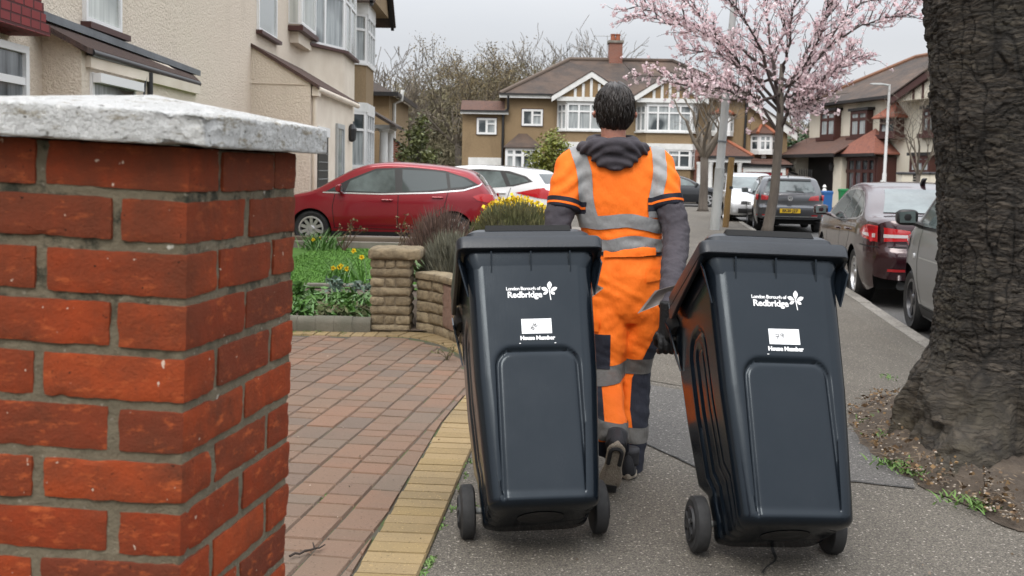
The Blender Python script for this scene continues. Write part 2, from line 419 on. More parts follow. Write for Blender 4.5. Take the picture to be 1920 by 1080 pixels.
pavers('driveway', M_pvr, inside_red, (-.5, 3.5), -STA, .160, (.12, .16, .24), .018, 5, cover=(-4.2, 1.2, -3.4, 6.2), clampf=red_clamp)
# border: blocks laid side by side along a path
def border(name, path, width, z, m, seed, bw=.10):
    rnd = random.Random(seed); b = MB(); pts = [Vector((x, y, 0)) for x, y in path]
    d = 0; cum = [0]
    for a, c in zip(pts, pts[1:]): cum.append(cum[-1] + (c - a).length)
    def at(s):
        for i in range(len(pts) - 1):
            if s <= cum[i + 1] or i == len(pts) - 2:
                t = (s - cum[i]) / (cum[i + 1] - cum[i]); return pts[i].lerp(pts[i + 1], t), (pts[i + 1] - pts[i]).normalized()
    def nrm(s):
        _, d1 = at(max(0, s - .12)); _, d2 = at(min(cum[-1], s + .12)); dd = (d1 + d2).normalized(); return Vector((-dd.y, dd.x, 0))
    s = 0
    while s + bw < cum[-1]:
        p0, _ = at(s + .003); p1, _ = at(s + bw - .003); n0, n1 = nrm(s), nrm(s + bw)
        w = width + rnd.uniform(-.004, .004); zz = z + rnd.uniform(-.002, .003); e = .006
        o = [p0 - n0*0, p1 - n1*0, p1 + n1 * w, p0 + n0 * w]
        c = (o[0] + o[1] + o[2] + o[3]) / 4
        lo = [q + Vector((0, 0, z - .014)) for q in o]; hi = [c + (q - c) * .93 + Vector((0, 0, zz)) for q in o]
        hi = [q + (c - q).normalized() * e + Vector((0, 0, zz)) for q in o]
        b.add(lo + hi, [(4,5,6,7),(0,1,5,4),(1,2,6,5),(2,3,7,6),(3,0,4,7)])
        s += bw
    o = b.build(name, m); o['kind'] = 'structure'; return o
border('driveway_border', [(edge(y), y) for y in (2.6, 3.5, 4.5, 5.5, 6.35)], .215, .019, M_pvy, 6)
def smoothpath(pts, n=8):
    out = []
    xs = [(i, p[0]) for i, p in enumerate(pts)]; ys = [(i, p[1]) for i, p in enumerate(pts)]
    for k in range((len(pts) - 1) * n + 1): out.append((smooth_interp(xs, k / n), smooth_interp(ys, k / n)))
    return out
border('driveway_border', smoothpath([(-.06, 6.36), (-.12, 6.62), (-.21, 7.05), (-.36, 7.62), (-.6, 8.15), (-.85, 8.40), (-1.1, 8.42)]), -.23, .0195, M_pvy, 7)
border('driveway_border', [(-1.0, 8.355), (-2.2, 8.42), (-3.6, 8.5)], -.215, .0195, M_pvy, 8)
M_joint = mat('mossy_sand_joint', (.07, .062, .045), .95, (.06, .085, .025), 7, lo=.5, hi=.62)
sheet('driveway_bed', [(-3.7, .2), (edge(.2), .2), (edge(5.5), 5.5), (edge(6.4), 6.4), (-.0, 7.2), (-.3, 8.2), (-.8, 8.66), (-3.7, 8.75)], .008, M_joint)
# front garden: bed, lawn, gravel
sheet('flower_bed', [(-4.2, 8.6), (-.6, 8.6), (.0, 7.5), (1.0, 9.5), (1.75, 14), (1.95, 17.3), (-4.2, 17.3)], .035, M_earth)
M_lawn = mat('lawn_turf', (.07, .17, .02), .9, (.10, .24, .03), 3, bump=.9, bscale=60, bdist=.03)
sheet('lawn', [(-4.2, 11.6), (-.95, 11.4), (-.6, 17.2), (-4.2, 17.2)], .05, M_lawn)
M_conc = mat('weathered_concrete', (.26, .235, .2), .9, (.17, .155, .13), 4, bump=.5, bscale=50)
M_gravel = mat('car_drive_concrete', (.25, .225, .195), .95, (.19, .17, .15), 3, bump=.6, bscale=60)
sheet('car_drive', [(-5.6, 17.2), (-.6, 17.2), (1.9, 17.2), (2.6, 26), (-5.6, 28)], .006, M_gravel)
# ---------------------------------------------------------------- leaning brick gate pillar with white coping
PC0 = Vector((-.511, 1.546, 0)); PU = Vector((1, 0, -.042)); PV = Vector((.16, .987, 0)); PW = Vector((.022, 0, 1))
def PM(u, v, w): return PC0 + PU * u + PV * v + PW * w
def pillar():
    root = thing('brick_pillar', 'leaning red brick gate pillar under a chipped white coping stone', 'pillar', PM(-.16, .22, 0))
    rnd = random.Random(11)
    m, t, b = _nt('worn_red_brick'); b.inputs['Roughness'].default_value = .95; b.inputs['Specular IOR Level'].default_value = .2
    v = mapping(t, 'Object'); g = N(t, 'NewGeometry'); r = N(t, 'ValToRGB'); els = r.color_ramp.elements
    cs = [(.24, .040, .014), (.34, .055, .015), (.165, .037, .018), (.38, .066, .018), (.27, .043, .013)]
    while len(els) < 5: els.new(.5)
    for i, c in enumerate(cs): els[i].position = i / 4; els[i].color = (*c, 1)
    L(t, g.outputs['Random Per Island'], r.inputs[0])
    c = mixc(t, noisef(t, v, 6, 8, .75, .40, .72), r.outputs[0], (.12, .038, .020))
    c = mixc(t, noisef(t, mapping(t, 'Object', (1, 1, 2.5)), 26, 5, .7, .56, .74), c, (.50, .115, .035))
    sx = N(t, 'SeparateXYZ'); L(t, v, sx.inputs[0])      # weather staining of the top courses
    mr = N(t, 'MapRange'); mr.inputs[1].default_value = .96; mr.inputs[2].default_value = 1.38; mr.inputs[3].default_value = .05; mr.inputs[4].default_value = 1.05; L(t, sx.outputs[2], mr.inputs[0])
    st = noisef(t, mapping(t, 'Object', (6, 6, 1.3)), 1.6, 6, .7, .25, .7); mu = N(t, 'Math', operation='MULTIPLY'); L(t, mr.outputs[0], mu.inputs[0]); L(t, st, mu.inputs[1])
    c = mixc(t, mu.outputs[0], c, (.115, .037, .02))
    c = mixc(t, noisef(t, v, 130, 2, .5, .70, .78), c, (.03, .015, .01))
    c = mixc(t, noisef(t, mapping(t, 'Object', (1.3, 1, 1)), 62, 2, .5, .735, .765), c, (.55, .42, .33))
    L(t, c, b.inputs['Base Color'])
    b1 = bumpn(t, b, noisef(t, v, 190, 5, .75, .2, .8), .55, .004)
    bumpn(t, b, noisef(t, v, 60, 5, .7, .25, .75), .3, .005, b1)
    bk = MB(); pitch = .0792; h = .0665
    def brick(u0, u1, v0, v1, w0, w1):
        nx = max(3, int((u1 - u0) / .013)); ny = max(3, int((v1 - v0) / .013)); nzs = 7
        j = [rnd.uniform(-.0025, .0025) for _ in range(6)]; u0 += j[0]; u1 += j[1] * .6; v0 += j[2] * .6; v1 += j[3]; w0 += j[4] * .8; w1 += j[5] * .8
        rr = rnd.uniform(.0028, .0055); seed = rnd.uniform(0, 100); idx = {}
        vs = []; fs = []
        def vert(i, k, l):
            if (i, k, l) in idx: return idx[(i, k, l)]
            p = Vector((lerp(u0, u1, i / nx), lerp(v0, v1, k / ny), lerp(w0, w1, l / nzs)))
            q = Vector((min(max(p.x, u0 + rr), u1 - rr), min(max(p.y, v0 + rr), v1 - rr), min(max(p.z, w0 + rr), w1 - rr)))
            d = p - q
            if d.length > 1e-9: p = q + d.normalized() * min(d.length, rr)
            sd = Vector((seed, seed * .7, seed * .3))
            n = d.normalized() if d.length > 1e-9 else Vector((0, 0, 0))
            e = (1 if i in (0, nx) else 0) + (1 if k in (0, ny) else 0) + (1 if l in (0, nzs) else 0)
            amp = .0011 + (.0012 if e >= 2 else 0)
            p = p + n * (noise.noise(p * 60 + sd) * amp + noise.noise(p * 22 + sd) * .0014 - (max(0, noise.noise(p * 34 + sd * 2) - .3) * .008 if e >= 2 else 0))
            idx[(i, k, l)] = len(vs); vs.append(PM(p.x, p.y, p.z)); return idx[(i, k, l)]
        for i in range(nx):
            for k in range(ny):
                fs.append((vert(i,k,0), vert(i,k+1,0), vert(i+1,k+1,0), vert(i+1,k,0))); fs.append((vert(i,k,nzs), vert(i+1,k,nzs), vert(i+1,k+1,nzs), vert(i,k+1,nzs)))
        for i in range(nx):
            for l in range(nzs):
                fs.append((vert(i,0,l), vert(i+1,0,l), vert(i+1,0,l+1), vert(i,0,l+1))); fs.append((vert(i,ny,l), vert(i,ny,l+1), vert(i+1,ny,l+1), vert(i+1,ny,l)))
        for k in range(ny):
            for l in range(nzs):
                fs.append((vert(0,k,l), vert(0,k,l+1), vert(0,k+1,l+1), vert(0,k+1,l))); fs.append((vert(nx,k,l), vert(nx,k+1,l), vert(nx,k+1,l+1), vert(nx,k,l+1)))
        bk.add(vs, fs)
    k = 0
    while True:
        w0 = 1.33 - pitch * k; w1 = w0 + h
        if w1 < 0.02: break
        w0 = max(w0, .0)
        if k % 2 == 0:
            front = [(-.213, 0), (-.327, -.228)]; side = [(.117, .325), (.338, .44)]; dep = .102; back0 = .338
        else:
            front = [(-.100, 0), (-.327, -.114)]; side = [(.227, .44)]; dep = .213; back0 = .338
        if k % 2 == 0:
            brick(-.213, 0, 0, .103, w0, w1); brick(-.327, -.228, 0, .213, w0, w1)
            brick(-.102, 0, .117, .325, w0, w1); brick(-.213, 0, .338, .44, w0, w1); brick(-.327, -.228, .228, .44, w0, w1)
        else:
            brick(-.100, 0, 0, .213, w0, w1); brick(-.327, -.114, 0, .103, w0, w1)
            brick(-.102, 0, .228, .44, w0, w1); brick(-.327, -.114, .338, .44, w0, w1); brick(-.327, -.228, .117, .325, w0, w1)
        k += 1
    bw = bk.build('brickwork', m, root, smooth=True, angle=24, world=True)
    # recessed mortar core
    mm, t, b = _nt('weathered_mortar'); b.inputs['Roughness'].default_value = .95
    v = mapping(t, 'Object')
    c = mixc(t, noisef(t, v, 14, 6, .7, .35, .7), (.235, .195, .13), (.15, .125, .082))
    sx = N(t, 'SeparateXYZ'); L(t, v, sx.inputs[0]); mr = N(t, 'MapRange'); mr.inputs[1].default_value = 1.02; mr.inputs[2].default_value = 1.2; mr.inputs[3].default_value = .1; mr.inputs[4].default_value = .95; L(t, sx.outputs[2], mr.inputs[0])
    ms = noisef(t, v, 22, 5, .7, .48, .62); mu = N(t, 'Math', operation='MULTIPLY'); L(t, ms, mu.inputs[0]); L(t, mr.outputs[0], mu.inputs[1])
    c = mixc(t, mu.outputs[0], c, (.035, .036, .022))
    c = mixc(t, noisef(t, v, 70, 2, .5, .66, .74), c, (.33, .29, .22)); c = mixc(t, noisef(t, v, 45, 2, .5, .73, .77), c, (.6, .57, .5))
    L(t, c, b.inputs['Base Color']); bumpn(t, b, noisef(t, v, 90, 6, .75, .2, .8), .9, .008)
    core = MB(); n = 60
    def cp(i, tot, l):
        # perimeter point
        per = [(-.327, .0), (0, 0), (0, .44), (-.327, .44)]
        s = i / tot * 4; a = int(s) % 4; f = s - int(s); p, q = per[a], per[(a + 1) % 4]
        u, vv = lerp(p[0], q[0], f), lerp(p[1], q[1], f); w = l
        ins = .0042 + .0020 * noise.noise(Vector((u * 30, vv * 30, w * 30))) + .0012 * noise.noise(Vector((u * 90, vv * 90, w * 90)))
        u = min(max(u, -.327 + ins), -ins); vv = min(max(vv, ins), .44 - ins)
        return PM(u, vv, w)
    core.rings([[cp(i, 160, 1.395 * l / 180) for i in range(160)] for l in range(181)])
    core.build('mortar_core', mm, root, smooth='all', world=True)
    # coping stone: flat slab with a shallow pyramid top
    cm, t, b = _nt('flaking_white_masonry_paint'); b.inputs['Roughness'].default_value = .8
    v = mapping(t, 'Object'); g = N(t, 'NewGeometry'); sx = N(t, 'SeparateXYZ'); L(t, g.outputs['Normal'], sx.inputs[0])
    c = mixc(t, noisef(t, v, 4, 6, .6, .3, .7), (.76, .76, .75), (.64, .64, .62))
    c = mixc(t, noisef(t, mapping(t, 'Object', (5, 9, 24)), 2.2, 7, .78, .54, .59), c, (.36, .32, .25))
    c = mixc(t, noisef(t, mapping(t, 'Object', (1, 1, 1.8)), 62, 3, .55, .63, .70), c, (.17, .16, .14))
    c = mixc(t, noisef(t, v, 30, 5, .7, .60, .72), c, (.78, .77, .74))
    L(t, c, b.inputs['Base Color'])
    b1 = bumpn(t, b, noisef(t, v, 110, 6, .75, .25, .75), .75, .006); bumpn(t, b, noisef(t, v, 34, 6, .7, .4, .6), .8, .006, b1)
    bm = bmesh.new(); o = .042; zb, zt, za = 1.399, 1.448, 1.482
    cs = [(-.327 - o, -o), (o, -o), (o, .44 + o), (-.327 - o, .44 + o)]
    nS = 44
    def pt(a, bb, lvl): return (a, bb, lvl)
    lo = [bm.verts.new((u, vv, zb)) for u, vv in cs]; hi = [bm.verts.new((u, vv, zt)) for u, vv in cs]; ap = bm.verts.new((-.1635, .22, za))
    bm.faces.new(lo[::-1])
    for i in range(4):
        bm.faces.new((lo[i], lo[(i + 1) % 4], hi[(i + 1) % 4], hi[i])); bm.faces.new((hi[i], hi[(i + 1) % 4], ap))
    bmesh.ops.bevel(bm, geom=list(bm.edges), offset=.004, segments=2, affect='EDGES', profile=.5)
    bmesh.ops.triangulate(bm, faces=bm.faces)
    for s_ in range(5):
        es = [e for e in bm.edges if e.calc_length() > (.06, .03, .016, .01, .0075)[s_]]
        bmesh.ops.subdivide_edges(bm, edges=es, cuts=1); bmesh.ops.triangulate(bm, faces=bm.faces)
    bm.normal_update()
    nrm = {vv: vv.normal.copy() for vv in bm.verts}
    for vv in bm.verts:
        p = vv.co; d = noise.noise(p * 25) * .0013 + noise.noise(p * 80) * .0008
        chip = 0
        cd = (Vector((p.x - .03, p.y + .03, (p.z - 1.43) * .9))).length        # broken corner nearest the street
        if cd < .075: chip = (1 - cd / .075) * (.006 + .014 * abs(noise.noise(p * 45 + Vector((3, 1, 2)))) + .01 * noise.noise(p * 26))
        e = max(0, noise.noise(p * 38 + Vector((9, 4, 1))) - .3) * (.011 if abs(p.z - zt) < .008 or abs(p.z - zb) < .008 else 0)
        vv.co = p + nrm[vv] * (d - chip - e)
    for vv in bm.verts: vv.co = PM(*vv.co) - root.location
    me = bpy.data.meshes.new('coping'); bm.to_mesh(me); bm.free(); me.materials.append(cm)
    me.polygons.foreach_set('use_smooth', [True] * len(me.polygons))
    co = bpy.data.objects.new('coping', me); sc.collection.objects.link(co); co.parent = root
pillar()
# ---------------------------------------------------------------- houses
class Fac:
    """a facade: s metres along it, o metres out of it, z up"""
    def __init__(s, root, A, B, flip=False):
        s.root = root; s.A = Vector((A[0], A[1], 0)); s.d = (Vector((B[0], B[1], 0)) - s.A).normalized(); s.len = (Vector((B[0], B[1], 0)) - s.A).length
        s.n = Vector((s.d.y, -s.d.x, 0)) * (-1 if flip else 1)
    def P(s, a, o, z): return s.A + s.d * a + s.n * o + Vector((0, 0, z))
    def box(s, mb, a0, a1, o0, o1, z0, z1): mb.fbox(s.P(a0, o0, z0), s.d * (a1 - a0), s.n * (o1 - o0), (0, 0, z1 - z0))
    def part(s, name, m, boxes, uv=False, parent=None, bevel=0):
        mb = MB()
        for bx in boxes: s.box(mb, *bx)
        return mb.build(name, m, parent or s.root, world=True, uv=uv, bevel=bevel)
    def s_at(s, px, py=300):                 # where the picture column px meets the facade
        r = ray(px, py); c = s.A - Vector((0, 0, 0)); nx = s.n.x * r.x + s.n.y * r.y
        t = (s.n.x * c.x + s.n.y * c.y) / nx; return (r * t - c).x * s.d.x + (r * t - c).y * s.d.y
    def z_at(s, px, py):
        r = ray(px, py); c = s.A; t = (s.n.x * c.x + s.n.y * c.y) / (s.n.x * r.x + s.n.y * r.y); return HC + r.z * t
    def win(s, a0, a1, z0, z1, cols=2, transom=.0, m=None, pane=None, fw=.05, o=.0, proud=.06, sill=None, bars=None, name='window'):
        m = m or M_whitew; pane = pane or M_pane; mb = MB(); f = fw
        s.box(mb, a0, a1, o, o + proud, z0, z0 + f); s.box(mb, a0, a1, o, o + proud, z1 - f, z1)
        s.box(mb, a0, a0 + f, o, o + proud, z0 + f, z1 - f); s.box(mb, a1 - f, a1, o, o + proud, z0 + f, z1 - f)
        xs = [a0 + (a1 - a0) * i / cols for i in range(1, cols)] if bars is None else [a0 + (a1 - a0) * k for k in bars]
        zt = z0 + (z1 - z0) * transom
        for x in xs: s.box(mb, x - f * .55, x + f * .55, o, o + proud - .004, z0 + f, z1 - f)
        if transom:
            ed = [a0 + f] + [q for x in xs for q in (x - f * .55, x + f * .55)] + [a1 - f]
            for i in range(0, len(ed), 2): s.box(mb, ed[i], ed[i + 1], o, o + proud - .01, zt - f * .5, zt + f * .5)
        w = mb.build(name, m, s.root, world=True)
        s.part('pane', pane, [(a0 + f * .5, a1 - f * .5, o + .004, o + .022, z0 + f * .5, z1 - f * .5)], parent=w)
        if sill: s.part('sill', sill, [(a0 - .06, a1 + .06, o - .02, o + proud + .08, z0 - .07, z0 - .003)], parent=w)
        return w
def roofpoly(root, polys, m, name='roof', thick=.06):
    mb = MB()
    for p in polys:
        p = [Vector(q) for q in p]; n = (p[1] - p[0]).cross(p[2] - p[0]).normalized()
        if n.z < 0: p = p[::-1]
        mb.prism(p, (0, 0, -thick))
    return mb.build(name, m, root, world=True, uv=True)
def boxes(root, name, m, bs, uv=False, bevel=0):
    mb = MB()
    for lo, hi in bs: mb.box(lo, hi)
    return mb.build(name, m, root, world=True, uv=uv, bevel=bevel)

K = 1.13                       # the left hand row stands this much further back than first measured
def zk(z): return HC + (z - HC) * K
def left_house():
    root = thing('house', 'cream roughcast house with dark tiled lean to behind the brick pillar', 'house', (-6, 16, 0))
    PLx = lambda y: -4.1 * K - .02 * y
    F = Fac(root, (PLx(3 * K), 3 * K), (PLx(27 * K), 27 * K)); F0 = 3.0
    def at(px, py): return F.s_at(px, py), F.z_at(px, py)
    # main roughcast wall
    F.part('wall', M_cream, [(-1, 24 * K, -7, 0, -.1, 8.4)])
    # tile hung bay with a white window, nearest the camera
    B = Fac(root, (-4.02 * K, 3 * K), (-4.12 * K, 8.3 * K))
    s1 = B.s_at(41, 130)
    B.part('bay', M_cream, [(-1, s1 + .02, -.3, .0, 0, B.z_at(30, 82))])
    z0, z1 = B.z_at(20, 260), B.z_at(30, 84)
    B.win(s1 - 2.2, s1 + .03, z0, z1, 3, .62, fw=.07, o=.0, pane=M_paned)
    mb = MB()
    zt0 = B.z_at(45, 66)
    for i in range(9):      # rows of crimson tiles stepping outwards at the foot
        zz = zt0 + i * .105; o = .20 - .02 * i - (0 if i else -.02)
        B.box(mb, -1, s1 + .12, -.3, o, zz, zz + .103)
        for k in range(34): pass
    mb.build('tile_hanging', M_roofcrim, root, world=True, uv=True)
    # lean-to with a dark tile roof
    y0, y1 = 9.5 * K, 12.9 * K; xf = -3.93 * K; zg = zk(2.44)
    A1, A2 = Vector((xf + .09, y0 - .07, zg - .02)), Vector((xf + .03, y1 + .1, zg - .02))
    def onwall(px, py): q, z = F.s_at(px, py), F.z_at(px, py); return F.P(q, .01, z)
    B1, B2 = onwall(54, 30), onwall(361, 140)
    mb = MB(); mb.prism([(xf, y0, 0), (-4.9 * K, y0, 0), (-4.9 * K, y0, zk(2.55)), (-4.28 * K, y0, B1.z - .06), (xf, y0, zg - .05)], (0, y1 - y0, 0)); mb.build('lean_to', M_cream, root, world=True)
    roofpoly(root, [[A1, A2, B1], [A2, B2, B1]], mat('old_brown_tiles', (.095, .055, .042), .95, (.05, .034, .03), 16, bump=1, bscale=30, stretch=(1, 3, 1)), 'lean_to_roof')
    mb = MB(); dd = B2 - B1; mb.fbox(B1 - dd * .01 + Vector((0, 0, .004)), dd * 1.02, (.10, 0, -.02), (0, 0, .085)); mb.build('flashing', M_lead, root, world=True)
    mb = MB(); mb.tube([A1 + Vector((-.02, .15, -.04)), A2 + Vector((-.02, .0, -.04))], .04, 10); mb.build('gutter', M_gutter, root, world=True, smooth=True)
    L2 = Fac(root, (xf, y0), (xf, y1))
    L2.part('soffit_board', M_creamsm, [(.1, y1 - y0, .0, .06, zg - .21, zg - .09)])
    L2.win(L2.s_at(168, 150), L2.s_at(251, 150), 1.0, L2.z_at(210, 145), 1, 0, fw=.06, proud=.03)
    L2.part('roller_shutter_box', M_whitew, [(L2.s_at(168, 150) + .0, L2.s_at(251, 150), .035, .12, L2.z_at(210, 163), L2.z_at(210, 146))])
    sp = L2.s_at(272, 150); mb = MB(); mb.tube([L2.P(sp, .06, 0), L2.P(sp, .06, zg - .1)], .035, 10); mb.build('downpipe', M_gutter, root, world=True, smooth=True)
    mb = MB(); mb.tube([L2.P(sp - .1, .05, zg - .16), L2.P(sp - .42, .07, 1.7)], .012, 6); mb.build('cable', M_gutter, root, world=True)
    # upper windows on the main wall
    def wn(p0, p1, top, bot, cols, tr, pane, o=.0, proud=.05):
        a0, a1 = F.s_at(p0, 40), F.s_at(p1, 40); z0 = F.z_at((p0 + p1) / 2, bot); w = F.win(a0, a1, z0, z0 + top, cols, tr, pane=pane, fw=.06, o=o, proud=proud)
        return a0, a1, z0, w
    a0, a1, z0, w = wn(154, 222, 1.25, 52, 1, 0, M_panel); F.part('sill', M_brownw, [(a0 - .05, a1 + .1, 0, .12, z0 - .075, z0 - .005)], parent=w)
    a0, a1, z0, w = wn(481, 516, 1.3, 66, 1, .8, M_panel); F.part('sill', M_brownw, [(a0 - .05, a1 + .15, 0, .12, z0 - .075, z0 - .005)], parent=w)
    # small oriel window with its dark base and corbel
    a0, a1 = F.s_at(541, 40), F.s_at(571, 40); zo = F.z_at(556, 57)
    F.part('oriel', M_creamsm, [(a0, a1, 0, .24, zo - .02, zo + 2.2)])
    w = F.win(a0 + .03, a1 - .02, zo + .02, zo + 2.1, 1, .72, pane=M_panel, fw=.07, o=.24, proud=.05)
    F2 = Fac(root, F.P(a0, 0, 0)[:2], F.P(a0, .24, 0)[:2]); F2.win(.0, .24, zo + .02, zo + 2.1, 1, .72, pane=M_panel, fw=.05, o=.0, proud=.02)
    F.part('oriel_base', M_brownw, [(a0 - .08, a1 + .06, -.0, .34, zo - .13, zo - .02)]); F.part('corbel', M_creamsm, [(a0 + .15, a1 - .15, 0, .2, zo - .38, zo - .13)])
    # two storey splayed bay further along
    yA = 22.2 * K; A = (PLx(yA) , yA); Bq = (-3.92 * K, 23.9 * K); Cq = (-3.98 * K, 26.0 * K)
    zs = 1.37 + (317 - 92) * 23.2 * K / 1950
    mb = MB(); mb.prism([(A[0], A[1], 2.7), (Bq[0], Bq[1], 2.7), (Cq[0], Cq[1], 2.7), (-4.7 * K, 26.0 * K, 2.7)], (0, 0, 5.6)); mb.build('bay', M_creamsm, root, world=True)
    S = Fac(root, A, Bq); S.win(.16, S.len - .02, zs, zs + 2.1, 1, .62, pane=M_pane, fw=.07, o=.0, proud=.06, bars=[.48], sill=M_brownw)
    T = Fac(root, Bq, Cq); T.win(.06, T.len - .1, zs, zs + 2.1, 2, .62, pane=M_panel, fw=.07, o=.0, proud=.06, sill=M_brownw)
    # lean-to garage: its near side wall faces the camera, its roof slopes down to the street
    gx, gy0, gy1, gz, gr = -3.45 * K, 17.7 * K, 22.2 * K, zk(2.86), zk(3.46); mx = PLx(gy0)
    mb = MB(); mb.prism([(mx - .3, gy0, -.1), (gx, gy0, -.1), (gx, gy0, gz - .07), (mx, gy0, gr - .07), (mx - .3, gy0, gr - .07)], (0, gy1 - gy0, 0)); mb.build('garage', M_cream, root, world=True)
    roofpoly(root, [[(gx + .16, gy0 - .05, gz - .10), (gx + .16, gy1 + .1, gz - .10), (mx - .12, gy1 + .1, gr + .03), (mx - .06, gy0 - .05, gr + .03)]], mat('old_brown_eave_tiles', (.105, .058, .045), .95, (.055, .036, .03), 20, bump=1, bscale=30), 'garage_roof', .07)
    GF = Fac(root, (gx, gy0), (gx, gy1)); Lg = gy1 - gy0
    mb = MB(); mb.tube([GF.P(.05, .13, gz - .17), GF.P(Lg + .1, .13, gz - .17)], .06, 10); mb.build('gutter', M_creamsm, root, world=True, smooth=True)
    mb = MB(); mb.tube([GF.P(.14, .06, 0), GF.P(.14, .06, gz - .22)], .045, 10); mb.build('downpipe', M_creamsm, root, world=True, smooth=True); GF.part('hopper', M_creamsm, [(.03, .25, .02, .15, gz - .30, gz - .12)])
    GF.part('garage_front', M_creamsm, [(.3, Lg - .02, .0, .03, -.05, gz - .14)])
    d0, d1 = GF.s_at(592, 300), GF.s_at(611, 300); lp = GF.part('louvred_panel', M_black, [(d0, d1, .03, .05, .2, 2.0)])
    GF.part('slats', M_alu, [(d0, d1, .05, .07, .3 + .17 * k, .31 + .17 * k) for k in range(10)], parent=lp)
    GF.part('lintel', M_whitew, [(d0 - .1, d1 + .1, .03, .07, 2.01, 2.2)])
    d0, d1 = GF.s_at(626, 300), GF.s_at(640, 300); w = GF.win(d0, d1, 0.1, 2.35, 1, .45, m=M_alu, pane=M_pane, fw=.10, o=.03, proud=.05, name='door'); GF.part('handle', M_black, [(d0 + .02, d0 + .08, .08, .13, 1.0, 1.15)], parent=w)
    ql = MB(); q_ = GF.P(GF.s_at(652, 250), .1, 2.0); ql.lathe([(.03, 0), (.09, .05), (.11, .3), (.04, .42)], q_, n=8); ql.build('wall_lantern', M_black, root, world=True)
    zc = AT(580, 158, gy0).z; mb = MB(); mb.tube([(AT(392, 147, gy0).x, gy0 - .012, zc + .05), (AT(400, 152, gy0).x, gy0 - .012, zc + .02), (AT(500, 155, gy0).x, gy0 - .012, zc), (gx, gy0 - .012, zc - .01)], .009, 6); mb.build('cable', M_cream, root, world=True)
left_house()

def splay_bay(root, A, B, C, D, z0, z1, m, fas=None):
    mb = MB(); mb.prism([(*A, z0), (*B, z0), (*C, z0), (*D, z0)], (0, 0, z1 - z0)); return mb.build('bay', m, root, world=True, uv=True)
def neighbour_house():
    root = thing('house', 'brown pebbledash house with white splayed bay windows and a porch on white columns', 'house', (-6, 34, 0))
    boxes(root, 'wall', M_peb, [((-10, 27 * K, -.1), (-4.72 * K, 33.5 * K, 6.6))])
    A, B, C, D = [(x * K, y * K) for x, y in ((-4.74, 26.9), (-3.94, 27.75), (-3.98, 29.5), (-4.74, 30.3))]
    zz = lambda y: 1.37 + (317 - y) * 28.2 * K / 1950
    splay_bay(root, A, B, C, D, -.1, zz(320), M_brickw); splay_bay(root, A, B, C, D, zz(213), zz(128), M_peb)
    mb = MB()
    for a, b, e in ((zz(213), zz(196), .05), (zz(320), zz(314), .05), (zz(128), zz(124), .05), (zz(36), zz(12), .05)):
        mb.prism([(A[0], A[1] - e, a), (B[0] + e, B[1] - e, a), (C[0] + e, C[1] + e, a), (D[0], D[1] + e, a)], (0, 0, b - a))
    mb.build('bay_band', M_white, root, world=True)
    for z0, z1 in ((zz(314), zz(213)), (zz(124), zz(36))):
        for p, q, c in ((A, B, 1), (B, C, 3), (C, D, 1)):
            f = Fac(root, p, q); f.win(.05, f.len - .02, z0, z1, c, .68, fw=.075, o=-.02, proud=.07, pane=M_pane)
    # gable with black barge boards over the bay
    zb = zz(14); mb = MB(); gX, gY = -3.7 * K, 28.6 * K; mb.prism([(gX, gY - 2.2, zb), (gX, gY + 2.2, zb), (gX, gY, zb + 2.0)], (-1.2, 0, 0)); mb.build('gable', M_peb, root, world=True)
    mb = MB()
    for s in (-1, 1): mb.fbox((gX + .04, gY, zb + 2.1), (0, s * 2.6, -2.45), (.10, 0, 0), (0, 0, .3))
    mb.build('barge_board', M_black, root, world=True)
    roofpoly(root, [[(gX + .2, gY + sg * 2.6, zb - .2), (gX + .2, gY, zb + 2.25), (-9, gY, zb + 2.25), (-9, gY + sg * 2.6, zb - .2)] for sg in (-1, 1)], M_roof)
    # porch
    pz = lambda y: 1.37 + (318 - y) * 31.6 * K / 1950
    for k, (x, y) in enumerate(((-3.86 * K, 31.0 * K), (-3.86 * K, 32.4 * K))):
        q = MB(); q.lathe([(.20, .0), (.20, .12), (.165, .16), (.15, 1.4), (.135, pz(244) - .12), (.18, pz(244) - .08), (.19, pz(244))], (x, y, 0), n=16); q.build('column', M_white, root, world=True, smooth=True)
    boxes(root, 'porch_beam', M_white, [((-4.7 * K, 30.75 * K, pz(244)), (-3.66 * K, 32.7 * K, pz(237)))])
    roofpoly(root, [[(-3.45 * K, 30.35 * K, pz(238)), (-3.45 * K, 33.0 * K, pz(238)), (-4.72 * K, 33.0 * K, pz(193)), (-4.72 * K, 30.35 * K, pz(193))]], M_roof, 'porch_roof', .1)
    boxes(root, 'door', M_brownw, [((-4.7 * K, 31.2 * K, 0), (-4.62 * K, 32.3 * K, 2.2))])
neighbour_house()
